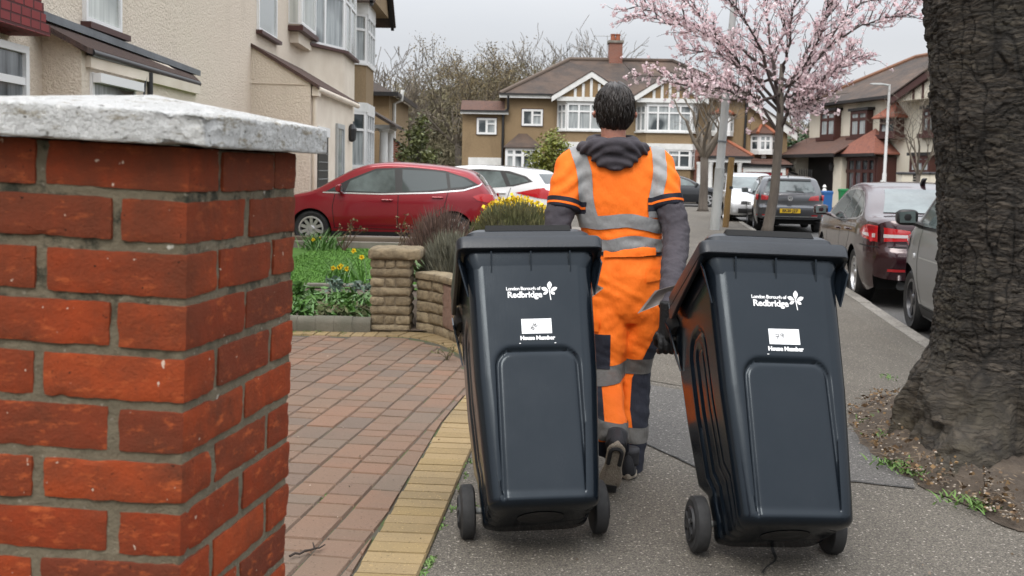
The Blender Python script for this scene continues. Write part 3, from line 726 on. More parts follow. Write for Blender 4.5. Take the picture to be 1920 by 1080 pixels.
def far_left_house():
    root = thing('house', 'far brown house with dark hipped roof and a white drainpipe beyond the porch', 'house', (-6, 45, 0))
    zz = lambda y: 1.37 + (318 - y) * 45 / 1950
    x1 = AT(748, 200, 45).x
    boxes(root, 'wall', M_peb, [((-10, 41.5, -.1), (x1, 49, zz(188)))])
    roofpoly(root, [[(x1 + .35, 41.1, zz(190)), (x1 + .35, 49.4, zz(190)), (x1 - 3.2, 47, zz(190) + 1.9), (x1 - 3.2, 44, zz(190) + 1.9)], [(x1 + .35, 41.1, zz(190)), (-10, 41.1, zz(190)), (-10, 44, zz(190) + 1.9), (x1 - 3.2, 44, zz(190) + 1.9)]], M_roof)
    boxes(root, 'fascia', M_black, [((-10, 41.05, zz(193)), (x1 + .4, 41.15, zz(186))), ((x1 + .3, 41.15, zz(193)), (x1 + .4, 49.3, zz(186)))])
    mb = MB(); xp = x1 + .12
    mb.tube([(xp - .05, 42.6, 0), (xp - .05, 42.6, zz(202)), (xp + .25, 42.5, zz(196)), (xp + .3, 42.5, zz(178))], .075, 10); mb.build('drainpipe', M_white, root, world=True, smooth=True)
far_left_house()
def brick_garden_walls():
    for lab, px0, px1, y0, Y in (('red brick side wall beside the white porch columns', 737, 766, 262, 39.5), ('low red brick boundary wall behind the magnolia bush', 790, 832, 300, 40.0)):
        p0, p1 = AT(px0, 300, Y), AT(px1, 300, Y); z = AT(px0, y0, Y).z
        r = thing('garden_wall', lab, 'wall', (p0.x, Y, 0)); 
        mb = MB(); mb.prism([(p0.x, Y, -.1), (p1.x, Y, -.1), (p1.x, Y, z - .45), (p0.x, Y, z)], (0, .23, 0)); mb.build('brickwork', M_brickw, r, world=True, uv=True)
        mb = MB(); mb.prism([(p0.x, Y - .04, z), (p1.x + .05, Y - .04, z - .45), (p1.x + .05, Y - .04, z - .37), (p0.x, Y - .04, z + .08)], (0, .31, 0)); mb.build('coping', M_roof, r, world=True)
brick_garden_walls()

# ---- facing pair of brown semis
CY = 56.0
X_ = lambda px: AT(px, 300, CY).x
def Z_(py, px=1160, Y=CY): return AT(px, py, Y).z
def gable_bay(root, x0, x1, zs_, flip=0):
    """two storey splayed bay with timbered gable: x0..x1 widths at front"""
    f = CY - .75; i = .45
    A, B, C, D = (x0, CY), (x0 + i, f), (x1 - i, f), (x1, CY)
    z_lo0, z_lo1, z_up0, z_up1, z_f = zs_
    mb = MB()
    mb.prism([(*A, -.1), (*B, -.1), (*C, -.1), (*D, -.1)], (0, 0, z_lo0 + .1)); mb.prism([(*A, z_lo1), (*B, z_lo1), (*C, z_lo1), (*D, z_lo1)], (0, 0, z_up0 - z_lo1))
    mb.build('bay', M_peb, root, world=True)
    mb = MB()
    for a, b, e in ((z_lo1 - .02, z_lo1 + .3, .08), (z_up0 - .08, z_up0 - .005, .1), (z_up1 + .003, z_f, .05), (z_lo0 - .08, z_lo0 - .005, .08)):
        mb.prism([(A[0] - e, A[1], a), (B[0] - e, B[1] - e, a), (C[0] + e, C[1] - e, a), (D[0] + e, D[1], a)], (0, 0, b - a))
    mb.build('bay_band', M_white, root, world=True)
    for z0, z1 in ((z_lo0, z_lo1 - .02), (z_up0, z_up1)):
        for p, q, c in ((A, B, 2), (B, C, 4), (C, D, 2)):
            w = Fac(root, p, q); w.win(.02, w.len - .02, z0, z1, c, .70, fw=.085, o=-.03, proud=.08)
    # gable
    xm = (x0 + x1) / 2; zb = z_f - .05; h = 1.15; e = .38
    mb = MB(); mb.prism([(x0 - .1, f - .1, zb), (x1 + .1, f - .1, zb), (xm, f - .1, zb + h)], (0, 1.2, 0)); mb.build('gable', mat('ochre_gable_panel', (.30, .20, .10), .9, (.25, .17, .09), 5), root, world=True)
    mb = MB(); 
    for k in (-2, -1, 0, 1, 2):
        xx = xm + k * .42; ht = max(.12, h * (1 - abs(k * .42) / ((x1 - x0) / 2 + .1)) - .08); mb.box((xx - .07, f - .14, zb), (xx + .07, f - .1 - .003, zb + ht))
    mb.box((x0 - .1, f - .16, zb - .12), (x1 + .1, f - .1 - .002, zb + .1)); mb.build('gable_timber', M_white, root, world=True)
    mb = MB(); w = (x1 - x0) / 2 + e; hh = h * w / ((x1 - x0) / 2 + .1)
    for s in (-1, 1):
        mb.prism([(xm, f - .28, zb + h + .28), (xm + s * w, f - .28, zb + h + .28 - hh), (xm + s * w, f - .28, zb + h + .0 - hh), (xm, f - .28, zb + h - .02)], (0, .12, 0))
    mb.build('barge_board', M_white, root, world=True)
    roofpoly(root, [[(xm, f - .3, zb + h + .33), (xm + s * (w + .02), f - .3, zb + h + .33 - hh), (xm + s * (w + .02), CY + 2.2, zb + h + .33 - hh), (xm, CY + 2.2, zb + h + .33)] for s in (-1, 1)], M_roof, 'gable_roof', .05)
zsL = (Z_(313), Z_(279), Z_(246), Z_(197), Z_(187))
EZ, RZ = Z_(180), None
def semi_left():
    root = thing('semi_detached_house', 'brown pebbledash semi with flat roofed extension on its left', 'house', (X_(1060), CY, 0))
    xl, xr = X_(945), X_(1178); CYb = CY + 8.5; Yr = CY + 4.25; rz = AT(1120, 113, Yr).z; xrl = AT(1068, 113, Yr).x
    boxes(root, 'wall', M_peb, [((xl, CY, -.1), (xr - .002, CYb, EZ - .05))])
    roofpoly(root, [[(xl - .3, CY - .35, EZ - .05), (xr, CY - .35, EZ - .05), (xr, Yr, rz), (xrl, Yr, rz)], [(xl - .3, CY - .35, EZ - .05), (xl - .3, CYb + .3, EZ - .05), (xrl, Yr, rz)], [(xl - .3, CYb + .3, EZ - .05), (xr, CYb + .3, EZ - .05), (xr, Yr, rz), (xrl, Yr, rz)]], M_roof)
    boxes(root, 'fascia', M_white, [((xl - .3, CY - .42, EZ - .22), (X_(1043), CY - .36, EZ - .03))])
    boxes(root, 'gutter', M_gutter, [((xl - .3, CY - .52, EZ - .06), (X_(1043), CY - .425, EZ + .02))])
    mb = MB(); mb.tube([(xrl, Yr, rz + .03), (xr, Yr, rz + .03)], .13, 8); mb.tube([(xl - .3, CY - .35, EZ), (xrl, Yr, rz + .03)], .12, 8); mb.build('ridge', mat('mossy_ridge', (.12, .09, .07), .9), root, world=True)
    gable_bay(root, X_(1044), X_(1163), zsL)
    f = Fac(root, (xl, CY), (xr, CY)); s = lambda px: X_(px) - xl
    f.win(s(977), s(1016), Z_(239), Z_(208), 2, 0, fw=.11, o=0, proud=.09, bars=[.5]); f.part('window_bar', M_whitew, [(s(998), s(1013), .02, .07, Z_(220), Z_(217.5))])
    f.part('window_surround', M_brownw, [(s(976), s(1017), .0, .02, Z_(240.5), Z_(206.5))])
    mb = MB(); dx = X_(942); mb.tube([(dx, CY - .12, 0), (dx, CY - .12, Z_(216)), (X_(951), CY - .25, Z_(208)), (X_(951), CY - .4, EZ - .1)], .07, 8); mb.build('drainpipe', M_gutter, root, world=True)
    # flat roofed side extension
    x0 = X_(866); ez = Z_(212)
    boxes(root, 'extension', M_peb, [((x0, CY + .02, -.1), (xl - .003, CY + 6, ez))])
    roofpoly(root, [[(x0 - .1, CY - .25, ez - .02), (xl + .2, CY - .25, ez - .02), (xl + .2, CY + 1.3, ez + .62), (x0 - .1, CY + 1.3, ez + .62)]], M_roofred, 'extension_roof')
    boxes(root, 'extension_fascia', M_white, [((x0 - .1, CY - .33, ez - .2), (xl + .2, CY - .26, ez - .05))]); boxes(root, 'extension_gutter', M_gutter, [((x0 - .1, CY - .42, ez - .07), (xl + .2, CY - .335, ez + .01))])
    g = Fac(root, (x0, CY + .02), (xl, CY + .02)); q = lambda px: X_(px) - x0
    g.part('window_surround', M_brownw, [(q(892), q(931), .0, .02, Z_(258), Z_(224))])
    g.win(q(893), q(930), Z_(256.5), Z_(226), 2, 0, fw=.11, o=0, proud=.09); g.part('window_bar', M_whitew, [(q(913), q(927), .02, .07, Z_(238), Z_(235.5))])
    g.part('garage_door', M_white, [(q(878), q(944), .0, .05, 0, Z_(300))])
    # porch
    ph = Z_(280); x0, x1 = X_(944), X_(1015)
    roofpoly(root, [[(x0, CY - 1.5, ph), (x1, CY - 1.5, ph), (x1 - .8, CY, ph + .75), (x0 + .8, CY, ph + .75)], [(x0, CY - 1.5, ph), (x0 + .8, CY, ph + .75), (x0, CY, ph)]], M_roof, 'porch_roof')
    p = Fac(root, (x0 + .1, CY - 1.3), (x1 - .1, CY - 1.3)); p.win(0, p.len, Z_(322), ph - .06, 4, .68, fw=.13, o=0, proud=.1); p.part('porch_base', M_peb, [(0, p.len, -1.2, -.01, 0, Z_(322))])
semi_left()
def semi_right():
    root = thing('semi_detached_house', 'brown semi with the red garage door and white columned porch', 'house', (X_(1300), CY, 0))
    xl, xr = X_(1178), X_(1400); CYb = CY + 8.5; Yr = CY + 4.25; rz = AT(1120, 113, Yr).z; xrr = AT(1262, 113, Yr).x
    boxes(root, 'wall', M_peb, [((xl + .002, CY, -.1), (xr, CYb, EZ - .05))])
    roofpoly(root, [[(xl, CY - .35, EZ - .05), (xr + .5, CY - .35, EZ - .05), (xrr, Yr, rz), (xl, Yr, rz)], [(xr + .5, CY - .35, EZ - .05), (xr + .5, CYb + .3, EZ - .05), (xrr, Yr, rz)], [(xl, CYb + .3, EZ - .05), (xr + .5, CYb + .3, EZ - .05), (xrr, Yr, rz), (xl, Yr, rz)]], M_roof)
    mb = MB(); mb.tube([(xl, Yr, rz + .03), (xrr, Yr, rz + .03)], .13, 8); mb.tube([(xrr, Yr, rz + .03), (xr + .5, CY - .35, EZ)], .12, 8); mb.build('ridge', M_roof, root, world=True)
    gable_bay(root, X_(1191), X_(1306), zsL)
    # chimney on the party wall with two pots and an aerial
    cx0, cx1 = X_(1150), X_(1176); zc = AT(1163, 82, Yr).z
    ch = MB(); ch.box((cx0, Yr - .4, rz - 1.2), (cx1, Yr + .5, zc)); co = ch.build('chimney', M_brickw, root, world=True, uv=True)
    ch = MB(); ch.box((cx0 - .07, Yr - .47, zc), (cx1 + .07, Yr + .57, zc + .14)); ch.build('chimney_cap', M_conc, co, world=True)
    for k in (.3, .68):
        q = MB(); q.lathe([(.13, 0), (.15, .05), (.12, .3), (.15, .34), (.15, .4)], (lerp(cx0, cx1, k), Yr, zc + .14), n=12); q.build('chimney_pot', M_ridge, co, world=True, smooth=True)
    q = MB(); ax = cx0 - .1; q.tube([(ax, Yr, zc - .5), (ax, Yr, zc + .45)], .02, 5); q.tube([(ax - .75, Yr, zc + .42), (ax + .35, Yr, zc + .42)], .016, 5)
    for k in range(6): q.tube([(ax - .7 + .17 * k, Yr - .2, zc + .42), (ax - .7 + .17 * k, Yr + .2, zc + .42)], .008, 4)
    q.build('aerial', M_alu, co, world=True)
    boxes(root, 'brick_pier', M_brickw, [((X_(1296), CY - .35, -.1), (X_(1318), CY - .003, Z_(275)))], uv=True)
    # upper oriel behind the bare tree
    f = Fac(root, (xl, CY), (xr, CY)); s = lambda px: X_(px) - xl
    def oriel(fac, a0, a1, z0, z1, zr):
        o = .5; P, Q, R, S = fac.P(a0, 0, 0)[:2], fac.P(a0 + .3, o, 0)[:2], fac.P(a1 - .3, o, 0)[:2], fac.P(a1, 0, 0)[:2]
        for a, b in ((P, Q), (Q, R), (R, S)):
            w = Fac(root, a, b); w.win(0, w.len, z0, z1, 1 if a is not Q else 2, .62, fw=.09, o=0, proud=.06)
        mb = MB(); mb.prism([(*fac.P(a0 - .05, 0, 0)[:2], z0 - .2), (*fac.P(a0 + .25, o + .1, 0)[:2], z0 - .2), (*fac.P(a1 - .25, o + .1, 0)[:2], z0 - .2), (*fac.P(a1 + .05, 0, 0)[:2], z0 - .2)], (0, 0, .195))
        mb.prism([(*P, z1 + .003), (*Q, z1 + .003), (*R, z1 + .003), (*S, z1 + .003)], (0, 0, .1)); fac.box(mb, (a0 + a1) / 2 - .12, (a0 + a1) / 2 + .12, .0, .3, z0 - .45, z0 - .203); mb.build('oriel', M_white, root, world=True)
        P, Q, R, S = fac.P(a0 - .2, 0, z1 + .1), fac.P(a0 + .15, o + .2, z1 + .1), fac.P(a1 - .15, o + .2, z1 + .1), fac.P(a1 + .2, 0, z1 + .1); T, U = fac.P(a0 + .5, 0, zr), fac.P(a1 - .5, 0, zr)
        roofpoly(root, [[P, Q, T], [Q, R, U, T], [R, S, U]], M_roofred, 'oriel_roof', .04)
        mb = MB(); mb.tube([Q, T], .09, 6); mb.tube([R, U], .09, 6); mb.build('hip_tile', M_ridge, root, world=True)
    oriel(f, s(1329), s(1372), Z_(245), Z_(214), Z_(200))
    # porch with white columns and a red hipped roof
    ph = Z_(290); x0, x1 = X_(1306), X_(1396); yf = CY - 2.0
    apex = ((x0 + x1) / 2 + .1, CY, Z_(256))
    roofpoly(root, [[(x0, yf, ph), (x1, yf, ph), apex], [(x0, yf, ph), apex, (x0, CY, ph)], [(x1, yf, ph), (x1, CY, ph), apex]], M_roofred, 'porch_roof')
    mb = MB(); mb.tube([(x1, yf, ph + .03), apex], .1, 6); mb.build('hip_tile', M_ridge, root, world=True)
    boxes(root, 'porch_fascia', M_gutter, [((x0, yf - .05, ph - .13), (x1, yf + .03, ph + .0))])
    boxes(root, 'porch_beam', M_white, [((x0 + .1, yf + .05, ph - .33), (x1 - .1, yf + .4, ph - .135))])
    for px in (1313, 1334, 1374, 1389):
        q = MB(); x = X_(px) * (yf / CY); q.lathe([(.17, 0), (.17, .15), (.14, .2), (.12, ph - .5), (.16, ph - .4), (.16, ph - .334)], (x, yf + .22, 0), n=12); q.build('column', M_white, root, world=True, smooth=True)
    boxes(root, 'porch_wall', M_peb, [((x0 + .2, CY - .03, 0), (x1 - .2, CY - .01, ph))])
    d = Fac(root, (X_(1350), CY - .06), (X_(1372), CY - .06)); d.win(0, d.len, 0, 2.3, 2, .3, fw=.14, proud=.06, name='door', pane=M_paned)
    # side wing with its cat-slide gable, oriel and the red garage door
    gx0, gx1 = X_(1402), X_(1475); gy = CY - .4
    zl, zr_ = Z_(200, 1405), Z_(243, 1475)
    mb = MB(); mb.prism([(xr + .004, gy + .4, -.1), (gx1, gy + .4, -.1), (gx1, gy + .4, zr_ - .1), (xr + .004, gy + .4, zl + .1)], (0, 6, 0)); mb.build('side_wing', M_peb, root, world=True)
    mb = MB(); mb.prism([(X_(1398), gy + .1, zl + .42), (gx1 + .45, gy + .1, zr_ - .18), (gx1 + .45, gy + .1, zr_ - .6), (X_(1398), gy + .1, zl + .02)], (0, .1, 0)); mb.build('barge_board', M_white, root, world=True)
    roofpoly(root, [[(X_(1390), gy + .02, zl + .62), (gx1 + .5, gy + .02, zr_ - .12), (gx1 + .5, gy + 6.6, zr_ - .12), (X_(1390), gy + 6.6, zl + .62)]], M_roof, 'wing_roof')
    f2 = Fac(root, (gx0, gy + .4), (gx1, gy + .4)); s2 = lambda px: X_(px) - gx0
    oriel(f2, s2(1408), s2(1451), Z_(278), Z_(249), Z_(230))
    mb = MB(); mb.tube([(X_(1394), CY - .1, 2.6), (X_(1396), CY - .1, EZ - .1)], .07, 8); mb.build('drainpipe', M_gutter, root, world=True)
    gz = Z_(308); yg = CY - 1.8
    boxes(root, 'garage_fascia', M_gutter, [((X_(1391) * .97, yg - .1, gz - .02), (X_(1486) * .97, yg - .0, gz + .12))])
    roofpoly(root, [[(X_(1391) * .97, yg - .1, gz + .1), (X_(1486) * .97, yg - .1, gz + .1), (X_(1470), CY, Z_(290)), (X_(1396), CY, Z_(290))]], M_roofred, 'garage_roof', .05)
    k = yg / CY; xx = lambda px: X_(px) * k
    boxes(root, 'garage_surround', M_white, [((xx(1394), yg, Z_(318)), (xx(1474), yg + .2, gz - .025)), ((xx(1394), yg, -.05), (xx(1399), yg + .2, Z_(318) - .002)), ((xx(1468), yg, -.05), (xx(1474), yg + .2, Z_(318) - .002))])
    boxes(root, 'brick_pier', M_brickw, [((xx(1388), yg, -.05), (xx(1394) - .003, yg + .3, Z_(311))), ((xx(1474) + .003, yg, -.05), (xx(1479), yg + .3, Z_(311)))], uv=True)
    gd = boxes(root, 'garage_door', mat('red_garage_door', (.42, .015, .03), .5), [((xx(1399), yg + .08, 0), (xx(1468), yg + .14, Z_(318)))])
    boxes(gd, 'groove', M_brownw, [((xx(1399), yg + .07, .28 * j + .2), (xx(1468), yg + .078, .28 * j + .225)) for j in range(8)])
    # pale lean-to beside the garage
    x0, x1 = xx(1480), xx(1502); mb = MB(); mb.prism([(x0, yg + 1, Z_(325)), (x1, yg + 1, Z_(325)), (x1, yg + 1, Z_(322)), (x0, yg + 1, Z_(314))], (0, .1, 0)); mb.build('lean_to_board', M_white, root, world=True)
    mb = MB(); mb.prism([(x0 - .05, yg + .8, Z_(314)), (x1 + .1, yg + .8, Z_(322)), (x1 + .1, yg + .8, Z_(320)), (x0 - .05, yg + .8, Z_(312))], (0, 2, 0)); mb.build('lean_to_roof', M_gutter, root, world=True)
    boxes(root, 'lean_to_dark_slab', M_dark, [((x0, yg + 1.05, 0), (x1, yg + 1.2, Z_(325)))])  # solid near-black slab paints the shade inside the open lean-to
    return root
SR = semi_right()
def white_house():
    root = thing('house', 'pale cream house with dark brown windows and a wide black garage door', 'house', (17.5, 52, 0))
    A, B = (15.95, 56.4), (19.3, 39.4)
    f = Fac(root, A, B); s = f.s_at; zz = f.z_at
    ez = zz(1620, 186)
    f.part('wall', M_cream2, [(0, 22, -7, 0, -.1, ez)])
    # roof
    P = f.P; s0 = -.4; 
    roofpoly(root, [[P(s0, .5, ez - .05), P(22, .5, ez - .05), P(22, -3.9, ez + 2.35), P(3.6, -3.9, ez + 2.35)], [P(s0, .5, ez - .05), P(3.6, -3.9, ez + 2.35), P(s0, -8, ez - .05)]], M_roof)
    mb = MB(); mb.tube([P(s0, .5, ez), P(3.6, -3.9, ez + 2.38)], .12, 6); mb.tube([P(3.6, -3.9, ez + 2.38), P(22, -3.9, ez + 2.38)], .12, 6); mb.build('ridge', mat('rust_ridge', (.2, .1, .06), .9), root, world=True)
    f.part('gutter', M_gutter, [(s0, 22, .45, .56, ez - .16, ez - .02)]); f.part('soffit', M_brownw, [(s0, 22, .0, .44, ez - .14, ez - .08)])
    def brownwin(p0, p1, t, b, roof=False, o=.28, cols=2):
        a0, a1 = s(p0, 230), s(p1, 230); z0, z1 = zz((p0 + p1) / 2, b), zz((p0 + p1) / 2, t)
        w = f.win(a0, a1, z0, z1, cols, .68, m=M_brownw, pane=M_pane, fw=.14, o=o, proud=.06)
        f.part('window_box', M_brownw, [(a0, a1, 0, o - .005, z0, z1)], parent=w); f.part('sill', M_brownw, [(a0 - .15, a1 + .15, 0, o + .2, z0 - .2, z0 - .005)], parent=w)
        if roof:
            m = (a0 + a1) / 2; zr = z1 + .75
            roofpoly(root, [[P(a0 - .3, 0, z1), P(a0 - .3, o + .3, z1), P(m, 0, zr)], [P(a0 - .3, o + .3, z1), P(a1 + .3, o + .3, z1), P(m, 0, zr)], [P(a1 + .3, o + .3, z1), P(a1 + .3, 0, z1), P(m, 0, zr)]], mat('terracotta_hood', (.30, .10, .06), .9, (.22, .08, .05), 6), 'window_hood')
        else: f.part('window_head', M_gutter, [(a0 - .15, a1 + .15, 0, o + .12, z1 + .005, z1 + .14)], parent=w)
    brownwin(1549, 1577, 209, 257); brownwin(1606, 1637, 208, 257); brownwin(1666, 1696, 220, 252, True, .4); brownwin(1733, 1757, 204, 250, o=.05)
    # ground floor canopy, garage door, glazed porch
    gz = zz(1560, 289); ca, cb = s(1531, 330), s(1604, 330)
    f.part('garage_wall', M_cream2, [(ca - 1.7, ca, 0, 1.2, -.1, gz - .03)]); f.part('garage_wall', M_cream2, [(cb, cb + .8, 0, 1.2, -.1, gz - .03)])
    f.part('garage_door', mat('black_roller_door', (.012, .012, .013), .5), [(ca + .003, cb - .003, .4, .5, -.05, gz - .1)])
    f.part('canopy_fascia', M_gutter, [(ca - 2.0, cb + .9, 1.62, 1.72, gz - .2, gz - .03)])
    roofpoly(root, [[P(ca - 2.0, 1.7, gz - .03), P(cb + 1.0, 1.7, gz - .03), P(cb + 1.0, 0, gz + .9), P(ca - 1.2, 0, gz + .9)]], M_roofred, 'canopy_roof')
    pa, pb = s(1612, 320), s(1664, 320)
    roofpoly(root, [[P(pa - .4, 1.3, gz - .05), P(pb + 1.0, 1.3, gz - .05), P((pa + pb) / 2 + .6, .3, gz + 1.15)], [P(pa - .4, 1.3, gz - .05), P((pa + pb) / 2 + .6, .3, gz + 1.15), P(pa - .6, 0, gz - .05)], [P(pb + 1.0, 1.3, gz - .05), P(pb + 1.0, 0, gz - .05), P((pa + pb) / 2 + .6, .3, gz + 1.15)]], mat('terracotta_porch_tiles', (.26, .095, .06), .9, (.18, .07, .05), 8, bump=.8, bscale=25), 'porch_roof')
    f.part('porch_fascia', M_gutter, [(pa - .4, pb + 1.0, 1.22, 1.32, gz - .2, gz - .06)])
    f.win(pa, pb + .6, 0, gz - .22, 5, .72, m=M_brownw, pane=M_paned, fw=.16, o=.9, proud=.08, name='porch_glazing')
    f.part('porch_side', M_brownw, [(pb + .6, pb + .75, 0, .95, 0, gz - .22)]); f.part('porch_side', M_brownw, [(pa - .12, pa - .01, 0, .9, 0, gz - .22)])
    brownwin(1722, 1760, 292, 325, o=.3, cols=3)
    # timbered gable at the near end
    ga = s(1704, 200); gm = ga + 5.2
    mb = MB(); mb.prism([P(ga + .2, .75, ez - .4), P(gm + 4.8, .75, ez - .4), P(gm, .75, ez + 1.15)], -f.n * .7); mb.build('gable', M_cream2, root, world=True)
    for sg in (-1, 1): mb = MB(); mb.prism([P(gm + sg * 5.5, .95, ez - .30), P(gm, .95, ez + 1.55), P(gm, .95, ez + 1.22), P(gm + sg * 5.2, .95, ez - .52)], -f.n * .12); mb.build('barge_board', M_brownw, root, world=True)
    roofpoly(root, [[P(gm, 1.0, ez + 1.6), P(gm + sg * 5.6, 1.0, ez - .25), P(gm + sg * 5.6, -2.6, ez - .25), P(gm, -2.6, ez + 1.6)] for sg in (-1, 1)], M_roof, 'gable_roof')
    gt = f.part('gable_timber', M_brownw, [(ga + 1.5 + .7 * k, ga + 1.62 + .7 * k, .755, .79, ez - .38, ez + .02 + .2 * k) for k in range(6)])
    for px in (1522, 1604):
        q = MB(); a = s(px, 312); q.lathe([(.03, 0), (.1, .05), (.12, .3), (.04, .42)], P(a, 1.3, zz(px, 318) - .1), n=8); q.build('wall_lantern', M_black, root, world=True)
white_house()
# ---------------------------------------------------------------- cars
def paint(name, col, rough=.28, metal=.3, coat=1.0):
    m, t, b = _nt(name); b.inputs['Base Color'].default_value = (*col, 1); b.inputs['Roughness'].default_value = rough; b.inputs['Metallic'].default_value = metal
    b.inputs['Coat Weight'].default_value = coat; b.inputs['Coat Roughness'].default_value = .05; return m
M_cglass = mat('car_window_glass', (.045, .06, .06), .04, spec=.9)
M_cglassl = mat('car_window_glass_pale', (.16, .20, .20), .04, (.05, .065, .065), 1.3, spec=.9)
M_tail = mat('red_tail_lamp', (.45, .01, .015), .12, coat=1)
M_tailw = mat('clear_lamp_lens', (.6, .55, .55), .12, coat=1)
M_head = mat('headlamp_glass', (.6, .62, .64), .1, coat=1)
M_plastic = mat('black_bumper_plastic', (.02, .02, .021), .6)
M_alloy = mat('silver_alloy', (.55, .55, .55), .3, metal=.8)
M_alloyd = mat('dark_alloy', (.09, .09, .095), .35, metal=.6)
M_plate = mat('yellow_plate', (.75, .48, .02), .4)
M_trim = mat('bright_trim', (.72, .72, .72), .2, metal=.9)
def text_mesh(body, size, bold=0.0, ext=.001, align='CENTER', shear=0, spacing=1.0):
    c = bpy.data.curves.new('t', 'FONT'); c.body = body; c.size = size; c.align_x = align; c.align_y = 'CENTER'; c.offset = bold; c.extrude = ext; c.resolution_u = 3; c.shear = shear; c.space_character = spacing
    o = bpy.data.objects.new('t', c); sc.collection.objects.link(o)
    bpy.context.view_layer.update()
    me = bpy.data.meshes.new_from_object(o.evaluated_get(bpy.context.evaluated_depsgraph_get()))
    bpy.data.objects.remove(o); bpy.data.curves.remove(c); return me
class Car:
    """local axes: y forward (front at +), x right, z up, origin on the road under the middle"""
    def __init__(s, root, P):
        s.root = root; s.P = P; s.W = P['W'] / 2
        pr = P['prof']; pts = []
        for i in range(len(pr) - 1):      # resample the side profile (rear to front)
            p0 = pr[max(i - 1, 0)]; p1 = pr[i]; p2 = pr[i + 1]; p3 = pr[min(i + 2, len(pr) - 1)]
            ln = math.hypot(p2[0] - p1[0], p2[1] - p1[1]); n = max(2, int(ln / .05))
            for k in range(n):
                t = k / n; q = []
                for a in (0, 1):
                    d1 = (p2[a] - p0[a]) * .5; d2 = (p3[a] - p1[a]) * .5
                    l0 = math.hypot(p1[0]-p0[0], p1[1]-p0[1]) or ln; l3 = math.hypot(p3[0]-p2[0], p3[1]-p2[1]) or ln
                    d1 *= min(1, 2 * ln / (l0 + ln)) ; d2 *= min(1, 2 * ln / (l3 + ln))
                    q.append((2*t**3-3*t*t+1)*p1[a] + (t**3-2*t*t+t)*d1 + (-2*t**3+3*t*t)*p2[a] + (t**3-t*t)*d2)
                pts.append(Vector((0, q[0], q[1])))
        pts.append(Vector((0, *pr[-1]))); s.pts = pts
        s.nor = []
        for i in range(len(pts)):
            d = (pts[min(i + 1, len(pts) - 1)] - pts[max(i - 1, 0)]).normalized(); n = Vector((0, -d.z, d.y)); s.nor.append(n)
        s.y0 = min(p.y for p in pts); s.y1 = max(p.y for p in pts)
    def xs(s, y, z):
        P = s.P; zb = P['belt'] + P.get('belt_slope', 0) * (-y)
        if z <= zb: f = smooth_interp([(.15, .90), (.32, .965), (.55, 1.0), (zb - .12, .985), (zb, .955)], z)
        else: f = .955 - (z - zb) / max(.1, P['H'] - zb) * P.get('tumble', .2)
        ends = smooth_interp(P.get('plan', [(0, 1), (.62, 1), (.85, .97), (.95, .90), (1, .83)]), abs(y) / (P['L'] / 2)) if True else 1
        if z > zb: ends = lerp(ends, 1, min(1, (z - zb) / .2) * .6) if ends < 1 else ends
        return s.W * f * ends
    def rad(s, i):
        n = s.nor[i]; return lerp(.20, .085, min(1, max(0, n.z)))
    def q(s, i, t):            # point on the top strip, t in -1..1 across
        p, n = s.pts[i], s.nor[i]; r = s.rad(i); w = s.xs(p.y, p.z); t0 = max(.3, 1 - r / w * .9); a = abs(t)
        u = max(0, (a - t0) / (1 - t0)); d = r * .62 * (1 - math.sqrt(max(0, 1 - u * u))) - s.P.get('crown', .025) * (1 - t * t) * max(0, n.z) - .03 * (1 - t * t) * (1 - abs(n.z))
        p2 = p - n * d; return Vector((t * s.xs(p2.y, p2.z), p2.y, p2.z))
    def zbot(s, y):
        P = s.P; z = P['clear']
        for yw in P['wheels']:
            R = P['R'] + .045; d = abs(y - yw)
            if d < R: z = max(z, P['R'] + math.sqrt(R * R - d * d))
        z += .10 * sstep(P['L'] / 2 - .45, P['L'] / 2, abs(y)); return z
    def fillside(s, poly, off, side, dy=.09, dz=.07, zc=None):
        bm = bmesh.new(); vs = [bm.verts.new((0, y, z)) for y, z in poly]
        f = bm.faces.new(vs); bmesh.ops.triangulate(bm, faces=[f])
        ys = [p[0] for p in poly]; zs = [p[1] for p in poly]
        def cuts(lo, hi, st, no):
            k = math.ceil(lo / st)
            while k * st < hi:
                co = (0, k * st, 0) if no[1] else (0, 0, k * st)
                bmesh.ops.bisect_plane(bm, geom=bm.verts[:] + bm.edges[:] + bm.faces[:], plane_co=co, plane_no=no); k += 1
        cuts(min(ys), max(ys), dy, (0, 1, 0)); cuts(min(zs), max(zs), dz, (0, 0, 1))
        bmesh.ops.remove_doubles(bm, verts=bm.verts, dist=1e-4)
        v = [Vector((side * (s.xs(w.co.y, w.co.z) + off), w.co.y, w.co.z)) for w in bm.verts]; bm.verts.index_update()
        fs = []
        for f in bm.faces:
            idx = [w.index for w in f.verts]; a, b, c = (v[idx[0]], v[idx[1]], v[idx[2]])
            if (b - a).cross(c - a).x * side < 0: idx = idx[::-1]
            fs.append(idx)
        bm.free(); return v, fs
    def body(s, m):
        mb = MB(); ts = [math.sin(PI / 2 * k / 14) for k in range(-14, 15)]
        mb.rings([[s.q(i, t) for t in ts] for i in range(len(s.pts))][::1], cap=False, closed=False)
        e = [s.q(i, 1) for i in range(len(s.pts))]
        loop = [(p.y, p.z) for p in e]
        # enforce a simple outline
        out = [loop[0]]
        for p in loop[1:]:
            if math.hypot(p[0] - out[-1][0], p[1] - out[-1][1]) > .004: out.append(p)
        bot = []; y = out[-1][0] - .01
        while y > out[0][0] + .01: bot.append((y, s.zbot(y))); y -= .022
        poly = out + bot
        for side in (-1, 1):
            v, f = s.fillside(poly, 0, side); mb.add(v, f)
        o = mb.build('body', m, s.root, smooth=True, angle=35)
